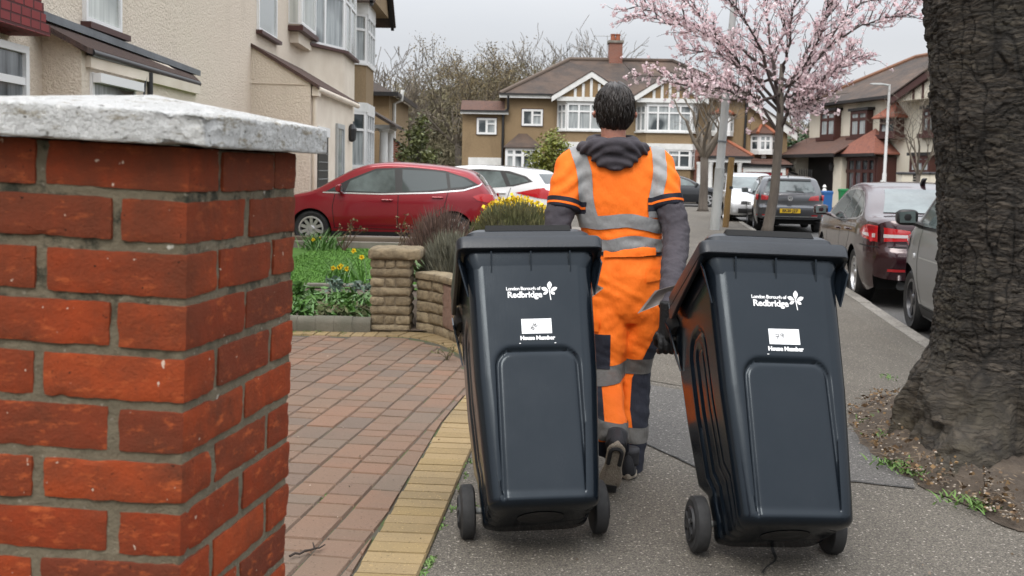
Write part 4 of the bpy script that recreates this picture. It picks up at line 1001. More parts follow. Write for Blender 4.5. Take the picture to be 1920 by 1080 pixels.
        # dark underside and wheel wells
        u = MB(); c = s.P['clear']; u.box((-s.W * .82, s.y0 + .25, c + .02), (s.W * .82, s.y1 - .25, s.P['belt'] - .25))
        return o
    def under(s):
        P = s.P; u = MB(); c = P['clear']; w = s.W * .80; ww = s.W - P['TW'] - .06
        ys = sorted([(yw - P['R'] - .05, yw + P['R'] + .05) for yw in P['wheels']])
        u.box((-w, s.y0 + .3, c + .03), (w, ys[0][0], P['belt'] - .3)); u.box((-w, ys[0][1], c + .03), (w, ys[1][0], P['belt'] - .3)); u.box((-w, ys[1][1], c + .03), (w, s.y1 - .3, P['belt'] - .3))
        for a, b in ys: u.box((-ww, a, c + .05), (ww, b, P['belt'] - .2))
        u.build('underbody', M_dark, s.root)
    def inv(s, x, z, rear=True):      # y on the end face at (x, z)
        n = len(s.pts); best = None
        for i in (range(n - 1) if rear else range(n - 1, 0, -1)):
            w = s.xs(s.pts[i].y, s.pts[i].z); t = max(-1, min(1, x / w))
            a = s.q(i, t); b = s.q(i + (1 if rear else -1), t)
            if (a.z - z) * (b.z - z) <= 0 and abs(a.z - b.z) > 1e-6:
                k = (z - a.z) / (b.z - a.z); nrm = s.nor[i]; return a.lerp(b, k).y, nrm
        return (s.y0 if rear else s.y1), Vector((0, -1 if rear else 1, 0))
    def endpoly(s, name, poly, m, off=.004, rear=True, parent=None, dx=.06, dz=.05):
        bm = bmesh.new(); f = bm.faces.new([bm.verts.new((x, 0, z)) for x, z in poly]); bmesh.ops.triangulate(bm, faces=[f])
        xs_ = [p[0] for p in poly]; zs = [p[1] for p in poly]
        for lo, hi, st, ax in ((min(xs_), max(xs_), dx, 0), (min(zs), max(zs), dz, 2)):
            k = math.ceil(lo / st)
            while k * st < hi:
                co = [0, 0, 0]; no = [0, 0, 0]; co[ax] = k * st; no[ax] = 1
                bmesh.ops.bisect_plane(bm, geom=bm.verts[:] + bm.edges[:] + bm.faces[:], plane_co=co, plane_no=no); k += 1
        bmesh.ops.remove_doubles(bm, verts=bm.verts, dist=1e-4); bm.verts.index_update()
        vs = []
        for w in bm.verts:
            y, n = s.inv(w.co.x, w.co.z, rear); vs.append(Vector((w.co.x, y, w.co.z)) + n * off)
        fs = []
        for f in bm.faces:
            i = [w.index for w in f.verts]
            nn = (vs[i[1]] - vs[i[0]]).cross(vs[i[2]] - vs[i[0]])
            if nn.y * (-1 if rear else 1) + nn.z * .01 < 0: i = i[::-1]
            fs.append(i)
        bm.free(); mb = MB(); mb.add(vs, fs); return mb.build(name, m, parent or s.root, smooth='all')
    def sidepoly(s, name, poly, m, off=.004, sides=(-1, 1), parent=None):
        rs = []
        for sd in sides:
            mb = MB(); v, f = s.fillside(poly, off, sd); mb.add(v, f); rs.append(mb.build(name, m, parent or s.root, smooth='all'))
        return rs
    def sideline(s, name, pts, w, m, off=.003, sides=(-1, 1)):
        for sd in sides:
            mb = MB(); P = []
            for a, b in zip(pts, pts[1:]):
                n = max(1, int(math.hypot(b[0]-a[0], b[1]-a[1]) / .06))
                for k in range(n): P.append((lerp(a[0], b[0], k / n), lerp(a[1], b[1], k / n)))
            P.append(pts[-1]); A, B = [], []
            for i, p in enumerate(P):
                a, b = P[max(i-1, 0)], P[min(i+1, len(P)-1)]; dx, dz = b[0]-a[0], b[1]-a[1]; l = math.hypot(dx, dz) or 1; nx, nz_ = -dz / l * w / 2, dx / l * w / 2
                for lst, sg in ((A, 1), (B, -1)):
                    y, z = p[0] + nx * sg, p[1] + nz_ * sg; lst.append(Vector((sd * (s.xs(y, z) + off), y, z)))
            mb.rings([A, B], cap=False, closed=False)
            if sd > 0: mb.f = [f[::-1] for f in mb.f]
            mb.build(name, m, s.root, smooth='all')
    def wheels(s, rim, spokes=5, style='y'):
        P = s.P; R, TW = P['R'], P['TW']; rr = R * P.get('rimf', .66)
        for yw in P['wheels']:
            for sd in (-1, 1):
                xo = sd * (s.W * .985 - .012)
                w = MB(); k = -sd
                def h(v): return xo + k * v
                w.lathe([(rr, h(.02)), (R - .035, h(.0)), (R - .008, h(.025)), (R, h(.05)), (R, h(TW - .03)), (R - .03, h(TW)), (rr, h(TW)), (rr, h(.02))], (0, yw, R), 'x', 36, cap=False); 
                tyre = w.build('tyre', M_rubber, None, smooth=True)
                wh = thing('wheel', None, None, (0, 0, 0)); del wh['kind']; wh.parent = s.root; tyre.parent = wh
                r_ = MB()
                r_.lathe([(rr + .004, h(.035)), (rr + .006, h(.015)), (rr - .02, h(.012)), (rr - .03, h(.05)), (rr - .04, h(.10))], (0, yw, R), 'x', 36, cap=False)
                for j in range(spokes):
                    a = 2 * PI * j / spokes + .3
                    for da in ((-.13, .13) if style == 'y' else (0,)):
                        a2 = a + da; d = Vector((0, math.cos(a2), math.sin(a2))); d1 = Vector((0, math.cos(a + da * .4), math.sin(a + da * .4)))
                        tn = Vector((0, -d.z, d.y)); wd = .022 if style == 'y' else .028
                        p0 = Vector((h(.035), yw, R)) + d1 * .03; p1 = Vector((h(.03), yw, R)) + d * (rr - .01)
                        r_.add([p0 - tn * wd * .9, p0 + tn * wd * .9, p1 + tn * wd, p1 - tn * wd] + [q_ + Vector((k * .03, 0, 0)) for q_ in (p0 - tn * wd * .9, p0 + tn * wd * .9, p1 + tn * wd, p1 - tn * wd)], [(0,1,2,3),(7,6,5,4),(0,4,5,1),(1,5,6,2),(2,6,7,3),(3,7,4,0)])
                r_.lathe([(.001, h(.018)), (.045, h(.02)), (.06, h(.035)), (.06, h(.07))], (0, yw, R), 'x', 16)
                r_.build('rim', rim, wh, smooth=True)
                bk = MB(); bk.lathe([(.001, h(.075)), (rr - .02, h(.075)), (rr - .02, h(.09))], (0, yw, R), 'x', 24); bk.build('brake_disc', M_dark, wh)
    def mirror(s, y, z, m, sides=(-1, 1), face=None):
        for sd in sides:
            x = sd * (s.xs(y, z) + .02); mb = MB(); rs = []
            for k in range(9):
                u = k / 8; xx = x + sd * (.04 + .19 * u); sy = .075 * math.sqrt(max(.02, 1 - (u * 1.7 - .85) ** 2)) + .02; szz = .075 * math.sqrt(max(.03, 1 - (u * 1.7 - .85) ** 4)) 
                rs.append([Vector((xx, y + .03 - sy * .4 + sy * (math.cos(a) if math.cos(a) > 0 else math.cos(a) * .25), z + .05 + szz * math.sin(a))) for a in [2 * PI * j / 16 for j in range(16)]])
            mb.rings(rs); mb.tube([(x - sd * .05, y, z - .04), (x + sd * .08, y, z)], [.03, .025], 8)
            o = mb.build('door_mirror', m, s.root, smooth=True)
            g = MB(); g.prism([(x + sd * .065, y - .025, z + .0), (x + sd * .205, y - .025, z - .0), (x + sd * .215, y - .025, z + .095), (x + sd * .07, y - .025, z + .11)], (0, -.004, 0)); g.build('mirror_glass', M_cglassl, o)
    def handle(s, y, z, m, sides=(-1, 1)):
        for sd in sides:
            mb = MB(); x = s.xs(y, z); mb.box((min(sd * (x - .005), sd * (x + .035)), y - .1, z - .013), (max(sd * (x - .005), sd * (x + .035)), y + .1, z + .016)); mb.build('door_handle', m, s.root, bevel=.01)
    def plate(s, z, text, rear=True, m=None):
        y, n = s.inv(0, z, rear); sg = -1 if rear else 1; y += sg * .012
        mb = MB(); mb.box((-.26, y - .004, z - .056), (.26, y + .004, z + .056)); pl = mb.build('number_plate', m or M_plate, s.root)
        if text:
            me = text_mesh(text, .105, .0035); o = bpy.data.objects.new('lettering', me); sc.collection.objects.link(o); me.materials.append(M_black); o.parent = pl
            o.location = (0, y - .0055, z); o.rotation_euler = (PI / 2, 0, 0)
HATCH = [(-2.0, .42), (-2.03, .55), (-2.0, .72), (-1.93, .92), (-1.80, 1.10), (-1.64, 1.28), (-1.48, 1.365), (-1.0, 1.44), (-.25, 1.487), (.2, 1.455), (.55, 1.34), (1.10, 1.03), (1.25, .965), (1.6, .88), (1.85, .76), (1.98, .60), (2.02, .45), (1.98, .30)]
def car(label, loc, head, P, cat='car', name='parked_car', group=None):
    r = thing(name, label, cat, loc, head); return r, Car(r, P)

def red_hatch():
    P = dict(L=4.04, W=1.73, H=1.49, belt=.93, belt_slope=.05, tumble=.19, clear=.21, wheels=(-1.27, 1.22), R=.315, TW=.2, prof=HATCH, rimf=.68)
    pn = G(585, 452); 
    hd = math.atan2(.975, .22)          # nose towards the house
    hd = R_(87)
    r, c = car('glossy dark red hatchback parked side on in front of the cream house', (AT(728, 440, 18.9).x, 18.9, .0), hd, P)
    m = paint('dark_red_metallic', (.24, .004, .013), .3, .35, .7); c.body(m); c.under(); c.wheels(M_alloy, 10, 's')
    # side glass: rubber surround, panes, chrome line
    sur = [(.98, .965), (.55, 1.20), (.10, 1.385), (-.5, 1.415), (-1.1, 1.365), (-1.50, 1.25), (-1.72, 1.12), (-1.45, 1.05), (-.9, .995), (0, .955)]
    c.sidepoly('window_surround', sur, M_black, .003)
    c.sidepoly('side_window', [(.62, .985), (.55, 1.16), (.12, 1.345), (-.22, 1.375), (-.26, .975)], M_cglassl, .006)
    c.sidepoly('side_window', [(.92, .985), (.70, 1.09), (.68, .985)], M_cglass, .006)
    c.sidepoly('side_window', [(-.38, .985), (-.36, 1.375), (-.9, 1.355), (-1.12, 1.328), (-1.17, 1.06), (-.9, 1.02)], M_cglass, .006)
    c.sidepoly('side_window', [(-1.22, 1.07), (-1.18, 1.318), (-1.42, 1.25), (-1.62, 1.14), (-1.45, 1.09)], M_cglass, .006)
    c.sideline('window_trim', [(1.02, .955), (0, .942), (-.9, .98), (-1.45, 1.035), (-1.72, 1.12), (-1.76, 1.16)], .022, M_trim, .008)
    for pts in ([(-.31, .93), (-.31, .34)], [(.80, .95), (.84, .7), (.8, .34)], [(-1.18, 1.0), (-1.12, .75), (-.93, .6)], [(-.93, .33), (.82, .34)]): c.sideline('door_gap', pts, .012, M_dark, .002)
    c.sideline('sill_shade_strip', [(-.95, .43), (-.3, .40), (.72, .375)], .03, paint('dark_red_shade_line', (.16, .006, .014), .35), .003)  # darker red strip paints the shade of a crease on the smooth side
    c.sideline('sill_trim', [(-.92, .25), (.86, .25)], .07, M_plastic, .003)
    c.handle(-.12, .84, m); c.handle(-1.0, .90, m); c.mirror(.68, .98, m)
    c.sidepoly('headlamp', [(1.86, .64), (1.55, .78), (1.5, .83), (1.72, .79), (1.93, .70)], M_head, .01)
    c.sidepoly('tail_lamp', [(-1.98, .80), (-1.70, .86), (-1.60, .93), (-1.76, .98), (-1.95, .96)], M_tail, .012)
    c.endpoly('rear_window', [(-.52, 1.12), (.52, 1.12), (.46, 1.31), (-.46, 1.31)], M_cglass, .006); c.endpoly('windscreen', [(-.62, 1.05), (.62, 1.05), (.52, 1.37), (-.52, 1.37)], M_cglass, .006, False)
    for sx in (-1, 1): c.endpoly('tail_lamp', [(sx * .50, .82), (sx * .74, .82), (sx * .76, .97), (sx * .6, .95)], M_tail, .012)
    c.plate(.62, '', True)
red_hatch()
def white_hatch():
    P = dict(L=4.36, W=1.82, H=1.48, belt=.95, belt_slope=.06, tumble=.2, clear=.2, wheels=(-1.35, 1.3), R=.32, TW=.21, prof=[(-2.14, .42), (-2.18, .58), (-2.14, .76), (-2.05, .95), (-1.9, 1.12), (-1.72, 1.33), (-1.6, 1.40), (-1.0, 1.465), (-.3, 1.485), (.25, 1.44), (.65, 1.31), (1.2, 1.03), (1.4, .96), (1.75, .87), (2.0, .75), (2.14, .58), (2.18, .45), (2.13, .3)])
    p = AT(990, 372, 22.4)
    r, c = car('white hatchback with big red tail lamps parked beyond the red hatchback', (p.x - 1.25, 23.2, .0), R_(70), P)
    m = paint('white_car_paint', (.72, .73, .74), .25, 0); c.body(m); c.under(); c.wheels(M_alloy, 5)
    c.sidepoly('window_surround', [(1.0, .99), (.6, 1.21), (.15, 1.38), (-.5, 1.415), (-1.15, 1.385), (-1.55, 1.28), (-1.72, 1.17), (-1.3, 1.06), (0, .97)], M_black, .003)
    c.sidepoly('side_window', [(.7, 1.0), (.55, 1.19), (.15, 1.34), (-.22, 1.365), (-.24, .99)], M_cglassl, .006); c.sidepoly('side_window', [(-.34, .99), (-.32, 1.37), (-.95, 1.37), (-1.15, 1.05)], M_cglassl, .006)
    c.sidepoly('side_window', [(-1.24, 1.08), (-1.08, 1.345), (-1.5, 1.255), (-1.62, 1.175)], M_cglassl, .006)
    c.sidepoly('tail_lamp', [(-2.1, .80), (-1.86, .83), (-1.36, .93), (-1.8, 1.02), (-1.98, 1.05), (-2.06, .95)], M_tail, .012)
    for sx in (-1, 1): c.endpoly('tail_lamp', [(sx * .55, .84), (sx * .84, .80), (sx * .86, 1.02), (sx * .7, .98)], M_tail, .012)
    for pts in ([(-.29, .96), (-.29, .34)], [(.85, .96), (.85, .34)], [(-1.25, 1.03), (-1.18, .8), (-1.0, .62)]): c.sideline('door_gap', pts, .012, M_dark, .002)
    c.handle(-.12, .86, m); c.handle(-1.05, .92, m); c.mirror(.75, 1.0, m)
    c.endpoly('rear_window', [(-.56, 1.13), (.56, 1.13), (.5, 1.33), (-.5, 1.33)], M_cglass, .006); c.plate(.7, '')
    c.endpoly('windscreen', [(-.62, 1.05), (.62, 1.05), (.52, 1.35), (-.52, 1.35)], M_cglass, .006, False)
white_hatch()
def roundel(c, z, r, m1, m2):
    y, n = c.inv(0, z); g = MB(); g.lathe([(.001, y - .012), (r, y - .012), (r, y + .02)], (0, 0, z), 'y', 24); o = g.build('badge', m2, c.root)
    g = MB(); rs = []
    for q in range(25):
        a = 2 * PI * q / 24; rs.append([Vector((math.cos(a) * rr, y - yy, z + math.sin(a) * rr)) for rr, yy in ((r, .012), (r, .018), (r - .012, .018), (r - .012, .012))])
    g.rings(rs, cap=False)
    def stroke(p, q):
        d = Vector((q[0] - p[0], 0, q[1] - p[1])).normalized(); s = Vector((-d.z, 0, d.x)) * .006
        a, b = Vector((p[0], y - .013, z + p[1])), Vector((q[0], y - .013, z + q[1])); g.prism([a - s, a + s, b + s, b - s], (0, -.004, 0))
    k = r / .06
    for p, q in (((-.022, .045), (0, .004)), ((.022, .045), (0, .004)), ((-.045, .02), (-.02, -.042)), ((-.02, -.042), (0, .0)), ((0, 0), (.02, -.042)), ((.02, -.042), (.045, .02))): stroke((p[0] * k, p[1] * k), (q[0] * k, q[1] * k))
    g.build('badge_mark', m1, o)
def grey_hatch():
    P = dict(L=4.26, W=1.80, H=1.48, belt=.96, belt_slope=.02, tumble=.2, clear=.19, wheels=(-1.3, 1.32), R=.32, TW=.21, prof=[(-2.06, .36), (-2.11, .5), (-2.12, .66), (-2.05, .72), (-2.04, .95), (-1.97, 1.06), (-1.74, 1.36), (-1.66, 1.415), (-1.1, 1.46), (-.3, 1.48), (.25, 1.44), (.65, 1.31), (1.2, 1.03), (1.4, .96), (1.75, .87), (1.98, .74), (2.1, .58), (2.13, .45), (2.1, .3)])
    b = G(1481, 437, -.1)
    r, c = car('dark grey hatchback seen from behind with yellow plate on the road beside the cherry tree', (b.x + .32, b.y + 2.1, -.1), -math.atan(.16), P)
    m = paint('dark_grey_metallic', (.075, .078, .085), .3, .5); c.body(m); c.under(); c.wheels(M_alloyd, 5)
    c.endpoly('rear_window', [(-.64, 1.06), (.64, 1.06), (.60, 1.18), (.52, 1.35), (-.52, 1.35), (-.60, 1.18)], M_cglassl, .006)
    c.endpoly('spoiler', [(-.56, 1.352), (.56, 1.352), (.54, 1.40), (-.54, 1.40)], M_black, .03)
    for sx in (-1, 1):
        c.endpoly('tail_lamp', [(sx * .46, .86), (sx * .86, .85), (sx * .87, .99), (sx * .80, 1.0), (sx * .52, .955)], M_tail, .012); c.endpoly('reflector', [(sx * .55, .33 + .12), (sx * .85, .45), (sx * .85, .48), (sx * .55, .48)], M_tail, .008)
    c.sidepoly('tail_lamp', [(-2.02, .86), (-1.78, .88), (-1.68, .93), (-1.74, .99), (-1.98, 1.0)], M_tail, .012)
    c.endpoly('bumper_insert', [(-.75, .30), (.75, .30), (.68, .42), (-.68, .42)], M_plastic, .008); c.endpoly('bumper_trim', [(-.7, .425), (.7, .425), (.7, .44), (-.7, .44)], M_alu, .009)
    c.plate(.58, 'EK20 JZF'); roundel(c, .90, .062, M_trim, M_black)
    c.endpoly('wiper', [(-.1, 1.075), (.34, 1.065), (.34, 1.085), (-.1, 1.10)], M_black, .012)
    c.sidepoly('window_surround', [(1.0, .99), (.6, 1.21), (.15, 1.38), (-.5, 1.415), (-1.1, 1.395), (-1.62, 1.29), (-1.3, 1.05), (0, .97)], M_black, .003)
    c.sidepoly('side_window', [(.7, 1.0), (.55, 1.19), (.15, 1.34), (-.22, 1.365), (-.24, 1.0)], M_cglass, .006); c.sidepoly('side_window', [(-.34, 1.0), (-.32, 1.37), (-.95, 1.37), (-1.3, 1.29), (-1.2, 1.05)], M_cglass, .006)
    c.mirror(.78, 1.02, m); c.endpoly('windscreen', [(-.62, 1.05), (.62, 1.05), (.52, 1.35), (-.52, 1.35)], M_cglass, .006, False)
    mb = MB(); mb.tube([(0, -1.3, 1.45), (0, -1.42, 1.56)], [.02, .006], 6); mb.build('aerial', M_black, r)
grey_hatch()
def silver_mpv():
    P = dict(L=4.2, W=1.76, H=1.56, belt=.98, belt_slope=.03, tumble=.2, clear=.2, wheels=(-1.3, 1.28), R=.31, TW=.2, prof=[(-2.05, .4), (-2.1, .55), (-2.05, .8), (-1.95, 1.05), (-1.75, 1.4), (-1.6, 1.49), (-1.0, 1.55), (-.2, 1.555), (.3, 1.5), (.7, 1.36), (1.3, 1.06), (1.5, 1.0), (1.8, .9), (2.0, .74), (2.08, .55), (2.1, .42), (2.06, .3)])
    b = G(1388, 424, -.1)
    r, c = car('silver car facing the camera parked just beyond the dark grey hatchback', (b.x + .75, b.y + 2.6, -.1), PI - math.atan(.10), P)
    m = paint('silver_metallic', (.5, .51, .52), .28, .6); c.body(m); c.under(); c.wheels(M_alloy, 5)
    c.endpoly('windscreen', [(-.66, 1.09), (.66, 1.09), (.56, 1.44), (-.56, 1.44)], M_cglassl, .006, False)
    for sx in (-1, 1): c.endpoly('headlamp', [(sx * .45, .68), (sx * .78, .72), (sx * .8, .88), (sx * .6, .84)], M_head, .01, False); c.endpoly('fog_lamp', [(sx * .55, .38), (sx * .72, .38), (sx * .72, .46), (sx * .55, .46)], M_head, .008, False)
    c.endpoly('grille', [(-.42, .62), (.42, .62), (.42, .72), (-.42, .72)], M_plastic, .008, False); c.endpoly('lower_grille', [(-.5, .36), (.5, .36), (.5, .5), (-.5, .5)], M_plastic, .006, False)
    c.sidepoly('window_surround', [(1.05, 1.02), (.65, 1.27), (.2, 1.44), (-.5, 1.48), (-1.2, 1.46), (-1.65, 1.33), (-1.5, 1.08), (0, 1.0)], M_black, .003)
    c.sidepoly('side_window', [(.75, 1.03), (.6, 1.24), (.2, 1.4), (-.2, 1.43), (-.22, 1.02)], M_cglass, .006); c.sidepoly('side_window', [(-.32, 1.02), (-.3, 1.43), (-1.2, 1.42), (-1.5, 1.32), (-1.4, 1.09)], M_cglass, .006)
    c.mirror(.8, 1.03, m)
silver_mpv()
def black_estate():
    P = dict(L=4.65, W=1.8, H=1.43, belt=.93, belt_slope=.03, tumble=.21, clear=.2, wheels=(-1.4, 1.38), R=.33, TW=.21, prof=[(-2.25, .42), (-2.32, .6), (-2.28, .82), (-2.2, .98), (-2.0, 1.2), (-1.85, 1.33), (-1.4, 1.4), (-.4, 1.43), (.1, 1.4), (.5, 1.28), (1.1, .98), (1.35, .92), (1.9, .83), (2.2, .7), (2.3, .55), (2.33, .42), (2.28, .3)])
    a = G(1329, 386, -.1); 
    r, c = car('black estate car parked across the road in front of the brown semi', (AT(1278, 380, 49).x - .25, 49.2, -.1), R_(-90), P)
    m = paint('black_car_paint', (.02, .022, .026), .22, .2); c.body(m); c.under(); c.wheels(M_alloy, 5)
    c.sidepoly('window_surround', [(1.0, .965), (.55, 1.2), (.1, 1.345), (-.5, 1.375), (-1.3, 1.35), (-1.95, 1.2), (-1.9, 1.03), (0, .95)], M_black, .003)
    c.sidepoly('side_window', [(.75, .98), (.52, 1.17), (.1, 1.31), (-.28, 1.33), (-.3, .98)], M_cglassl, .006); c.sidepoly('side_window', [(-.4, .98), (-.38, 1.335), (-1.1, 1.325), (-1.2, 1.01)], M_cglassl, .006); c.sidepoly('side_window', [(-1.3, 1.02), (-1.2, 1.32), (-1.75, 1.21), (-1.8, 1.05)], M_cglassl, .006)
    c.endpoly('windscreen', [(-.62, 1.03), (.62, 1.03), (.52, 1.3), (-.52, 1.3)], M_cglass, .006, False); c.mirror(.8, .99, m); c.handle(-.15, .86, m); c.handle(-1.1, .88, m)
black_estate()
def maroon_saloon():
    P = dict(L=4.84, W=1.86, H=1.48, belt=.97, belt_slope=.035, tumble=.22, clear=.2, wheels=(-1.42, 1.36), R=.335, TW=.22, plan=[(0, 1), (.6, 1), (.82, .965), (.93, .89), (1, .80)],
             prof=[(-2.36, .36), (-2.41, .52), (-2.42, .66), (-2.37, .74), (-2.36, .95), (-2.33, 1.045), (-2.22, 1.075), (-1.95, 1.10), (-1.55, 1.255), (-1.15, 1.385), (-.85, 1.44), (-.3, 1.48), (.15, 1.46), (.55, 1.36), (1.2, 1.05), (1.45, .98), (2.0, .87), (2.28, .74), (2.38, .6), (2.42, .46), (2.38, .3)])
    b = G(1602, 562, -.1)          # left rear tyre
    th = math.atan(.165); r, c = car('dark maroon saloon with large wraparound tail lamp parked at the kerb beside the tree', (0, 0, -.1), -th, P)
    off = Vector((-P['W'] / 2 + .06, -1.42, 0)); ca, sa = math.cos(-th), math.sin(-th)
    r.location = (b.x - (off.x * ca - off.y * sa) + .0, b.y - (off.x * sa + off.y * ca), -.1)
    r.scale = (1, 1, .95)          # a low saloon
    m = paint('maroon_metallic', (.032, .008, .012), .22, .3, .8); c.body(m); c.under(); c.wheels(M_alloy, 5)
    c.endpoly('rear_window', [(-.66, 1.13), (.66, 1.13), (.52, 1.405), (-.52, 1.405)], M_cglassl, .008)
    for sx in (-1, 1):
        l = c.endpoly('tail_lamp', [(sx * .42, .82), (sx * .86, .80), (sx * .90, .99), (sx * .46, .94)], M_tail, .012)
        c.endpoly('lamp_lens', [(sx * .48, .855), (sx * .84, .85), (sx * .84, .895), (sx * .48, .89)], M_tailw, .016, parent=l)
    for l in c.sidepoly('tail_lamp', [(-2.34, .80), (-1.98, .84), (-1.86, .90), (-1.94, .97), (-2.1, 1.0), (-2.32, .99)], M_tail, .012):
        c.sidepoly('lamp_lens', [(-2.3, .85), (-2.02, .87), (-1.95, .90), (-2.3, .90)], M_tailw, .016, sides=((1,) if l.data.vertices[0].co.x > 0 else (-1,)), parent=l)
    c.sidepoly('window_surround', [(1.15, .975), (.6, 1.25), (.1, 1.40), (-.5, 1.425), (-1.1, 1.36), (-1.55, 1.20), (-1.7, 1.09), (-1.45, 1.03), (0, .965)], M_trim, .003)
    c.sidepoly('side_window', [(1.0, .99), (.58, 1.22), (.1, 1.375), (-.28, 1.395), (-.3, .99)], M_cglass, .006); c.sidepoly('side_window', [(-.36, .99), (-.34, 1.395), (-.9, 1.385), (-1.02, 1.03)], M_cglass, .006); c.sidepoly('side_window', [(-1.08, 1.035), (-.96, 1.375), (-1.25, 1.285), (-1.55, 1.165), (-1.6, 1.095), (-1.42, 1.055)], M_cglass, .006)
    c.sideline('door_gap', [(-.33, .96), (-.33, .36)], .012, M_dark, .002); c.sideline('door_gap', [(.85, .95), (.85, .36)], .012, M_dark, .002); c.sideline('door_gap', [(-1.15, 1.0), (-1.12, .8), (-.98, .62)], .012, M_dark, .002)
    c.sideline('bumper_gap', [(-2.34, .74), (-1.86, .745)], .012, M_dark, .002)
    c.endpoly('bumper_gap', [(-.85, .735), (.85, .735), (.85, .75), (-.85, .75)], M_dark, .003); c.endpoly('boot_trim', [(-.38, .745 + .02), (.38, .765), (.38, .785), (-.38, .785)], M_trim, .014); c.plate(.86, '')
    c.endpoly('reflector', [(-.8, .46), (-.5, .46), (-.5, .49), (-.8, .49)], M_tail, .008)
    c.handle(-.15, .86, m); c.handle(-1.0, .89, m); c.mirror(.85, 1.02, m)
    mb = MB(); mb.tube([(0, -.75, 1.46), (0, -.82, 1.535), (0, -.95, 1.55)], [.035, .03, .012], 8); mb.build('aerial_fin', M_black, r, smooth=True)
    mb = MB(); mb.lathe([(.045, -2.36), (.05, -2.46), (.03, -2.46)], (-.55, 0, .30), 'y', 12); mb.build('exhaust_pipe', M_chrome, r, smooth=True)
    c.endpoly('windscreen', [(-.62, 1.08), (.62, 1.08), (.52, 1.38), (-.52, 1.38)], M_cglass, .006, False)
maroon_saloon()
def small_grey():
    P = dict(L=2.72, W=1.66, H=1.55, belt=1.0, belt_slope=.02, tumble=.18, clear=.18, wheels=(-.92, .95), R=.30, TW=.19, rimf=.66,
             prof=[(-1.3, .36), (-1.35, .55), (-1.3, .85), (-1.2, 1.1), (-1.05, 1.4), (-.9, 1.5), (-.4, 1.55), (.1, 1.53), (.4, 1.44), (.85, 1.12), (1.0, 1.03), (1.18, .94), (1.3, .78), (1.35, .6), (1.35, .45), (1.3, .3)])
    b = G(1708, 619, -.1); th = math.atan(.15)
    r, c = car('small grey city car with black door mirror half hidden behind the big tree trunk', (0, 0, -.1), -th, P)
    off = Vector((-P['W'] / 2 + .05, .95, 0)); ca, sa = math.cos(-th), math.sin(-th)
    r.location = (b.x - (off.x * ca - off.y * sa), b.y - (off.x * sa + off.y * ca), -.1)
    m = paint('matt_silver_grey', (.25, .26, .265), .4, .5, .5); c.body(m); c.under(); c.wheels(M_alloyd, 5)
    c.sidepoly('window_surround', [(.82, 1.0), (.42, 1.34), (.1, 1.47), (-.7, 1.47), (-.95, 1.35), (-1.0, 1.04), (0, 1.0)], M_black, .003)
    c.sidepoly('side_window', [(.72, 1.03), (.4, 1.3), (.1, 1.43), (-.35, 1.44), (-.4, 1.03)], M_cglassl, .006)
    c.sideline('door_gap', [(.58, 1.0), (.62, .7), (.5, .28), (-.45, .28), (-.5, .6), (-.5, 1.0)], .012, M_dark, .002); c.sideline('door_crease', [(.55, .74), (-.45, .74)], .012, M_alu, .003); c.sideline('sill_trim', [(.62, .25), (-.6, .25)], .10, M_plastic, .003)
    c.mirror(.62, 1.06, M_black); c.endpoly('windscreen', [(-.6, 1.14), (.6, 1.14), (.52, 1.45), (-.52, 1.45)], M_cglass, .006, False)
    c.sidepoly('headlamp', [(1.3, .72), (1.0, .82), (.98, .93), (1.12, .93), (1.27, .82)], M_head, .01)
    for sd in (-1, 1):
        q = MB(); x = c.xs(.74, .74) * sd; q.lathe([(.001, x + sd * .012), (.025, x + sd * .01), (.03, x - sd * .01)], (0, .74, .74), 'x', 12); q.build('side_repeater', M_head, r)
small_grey()
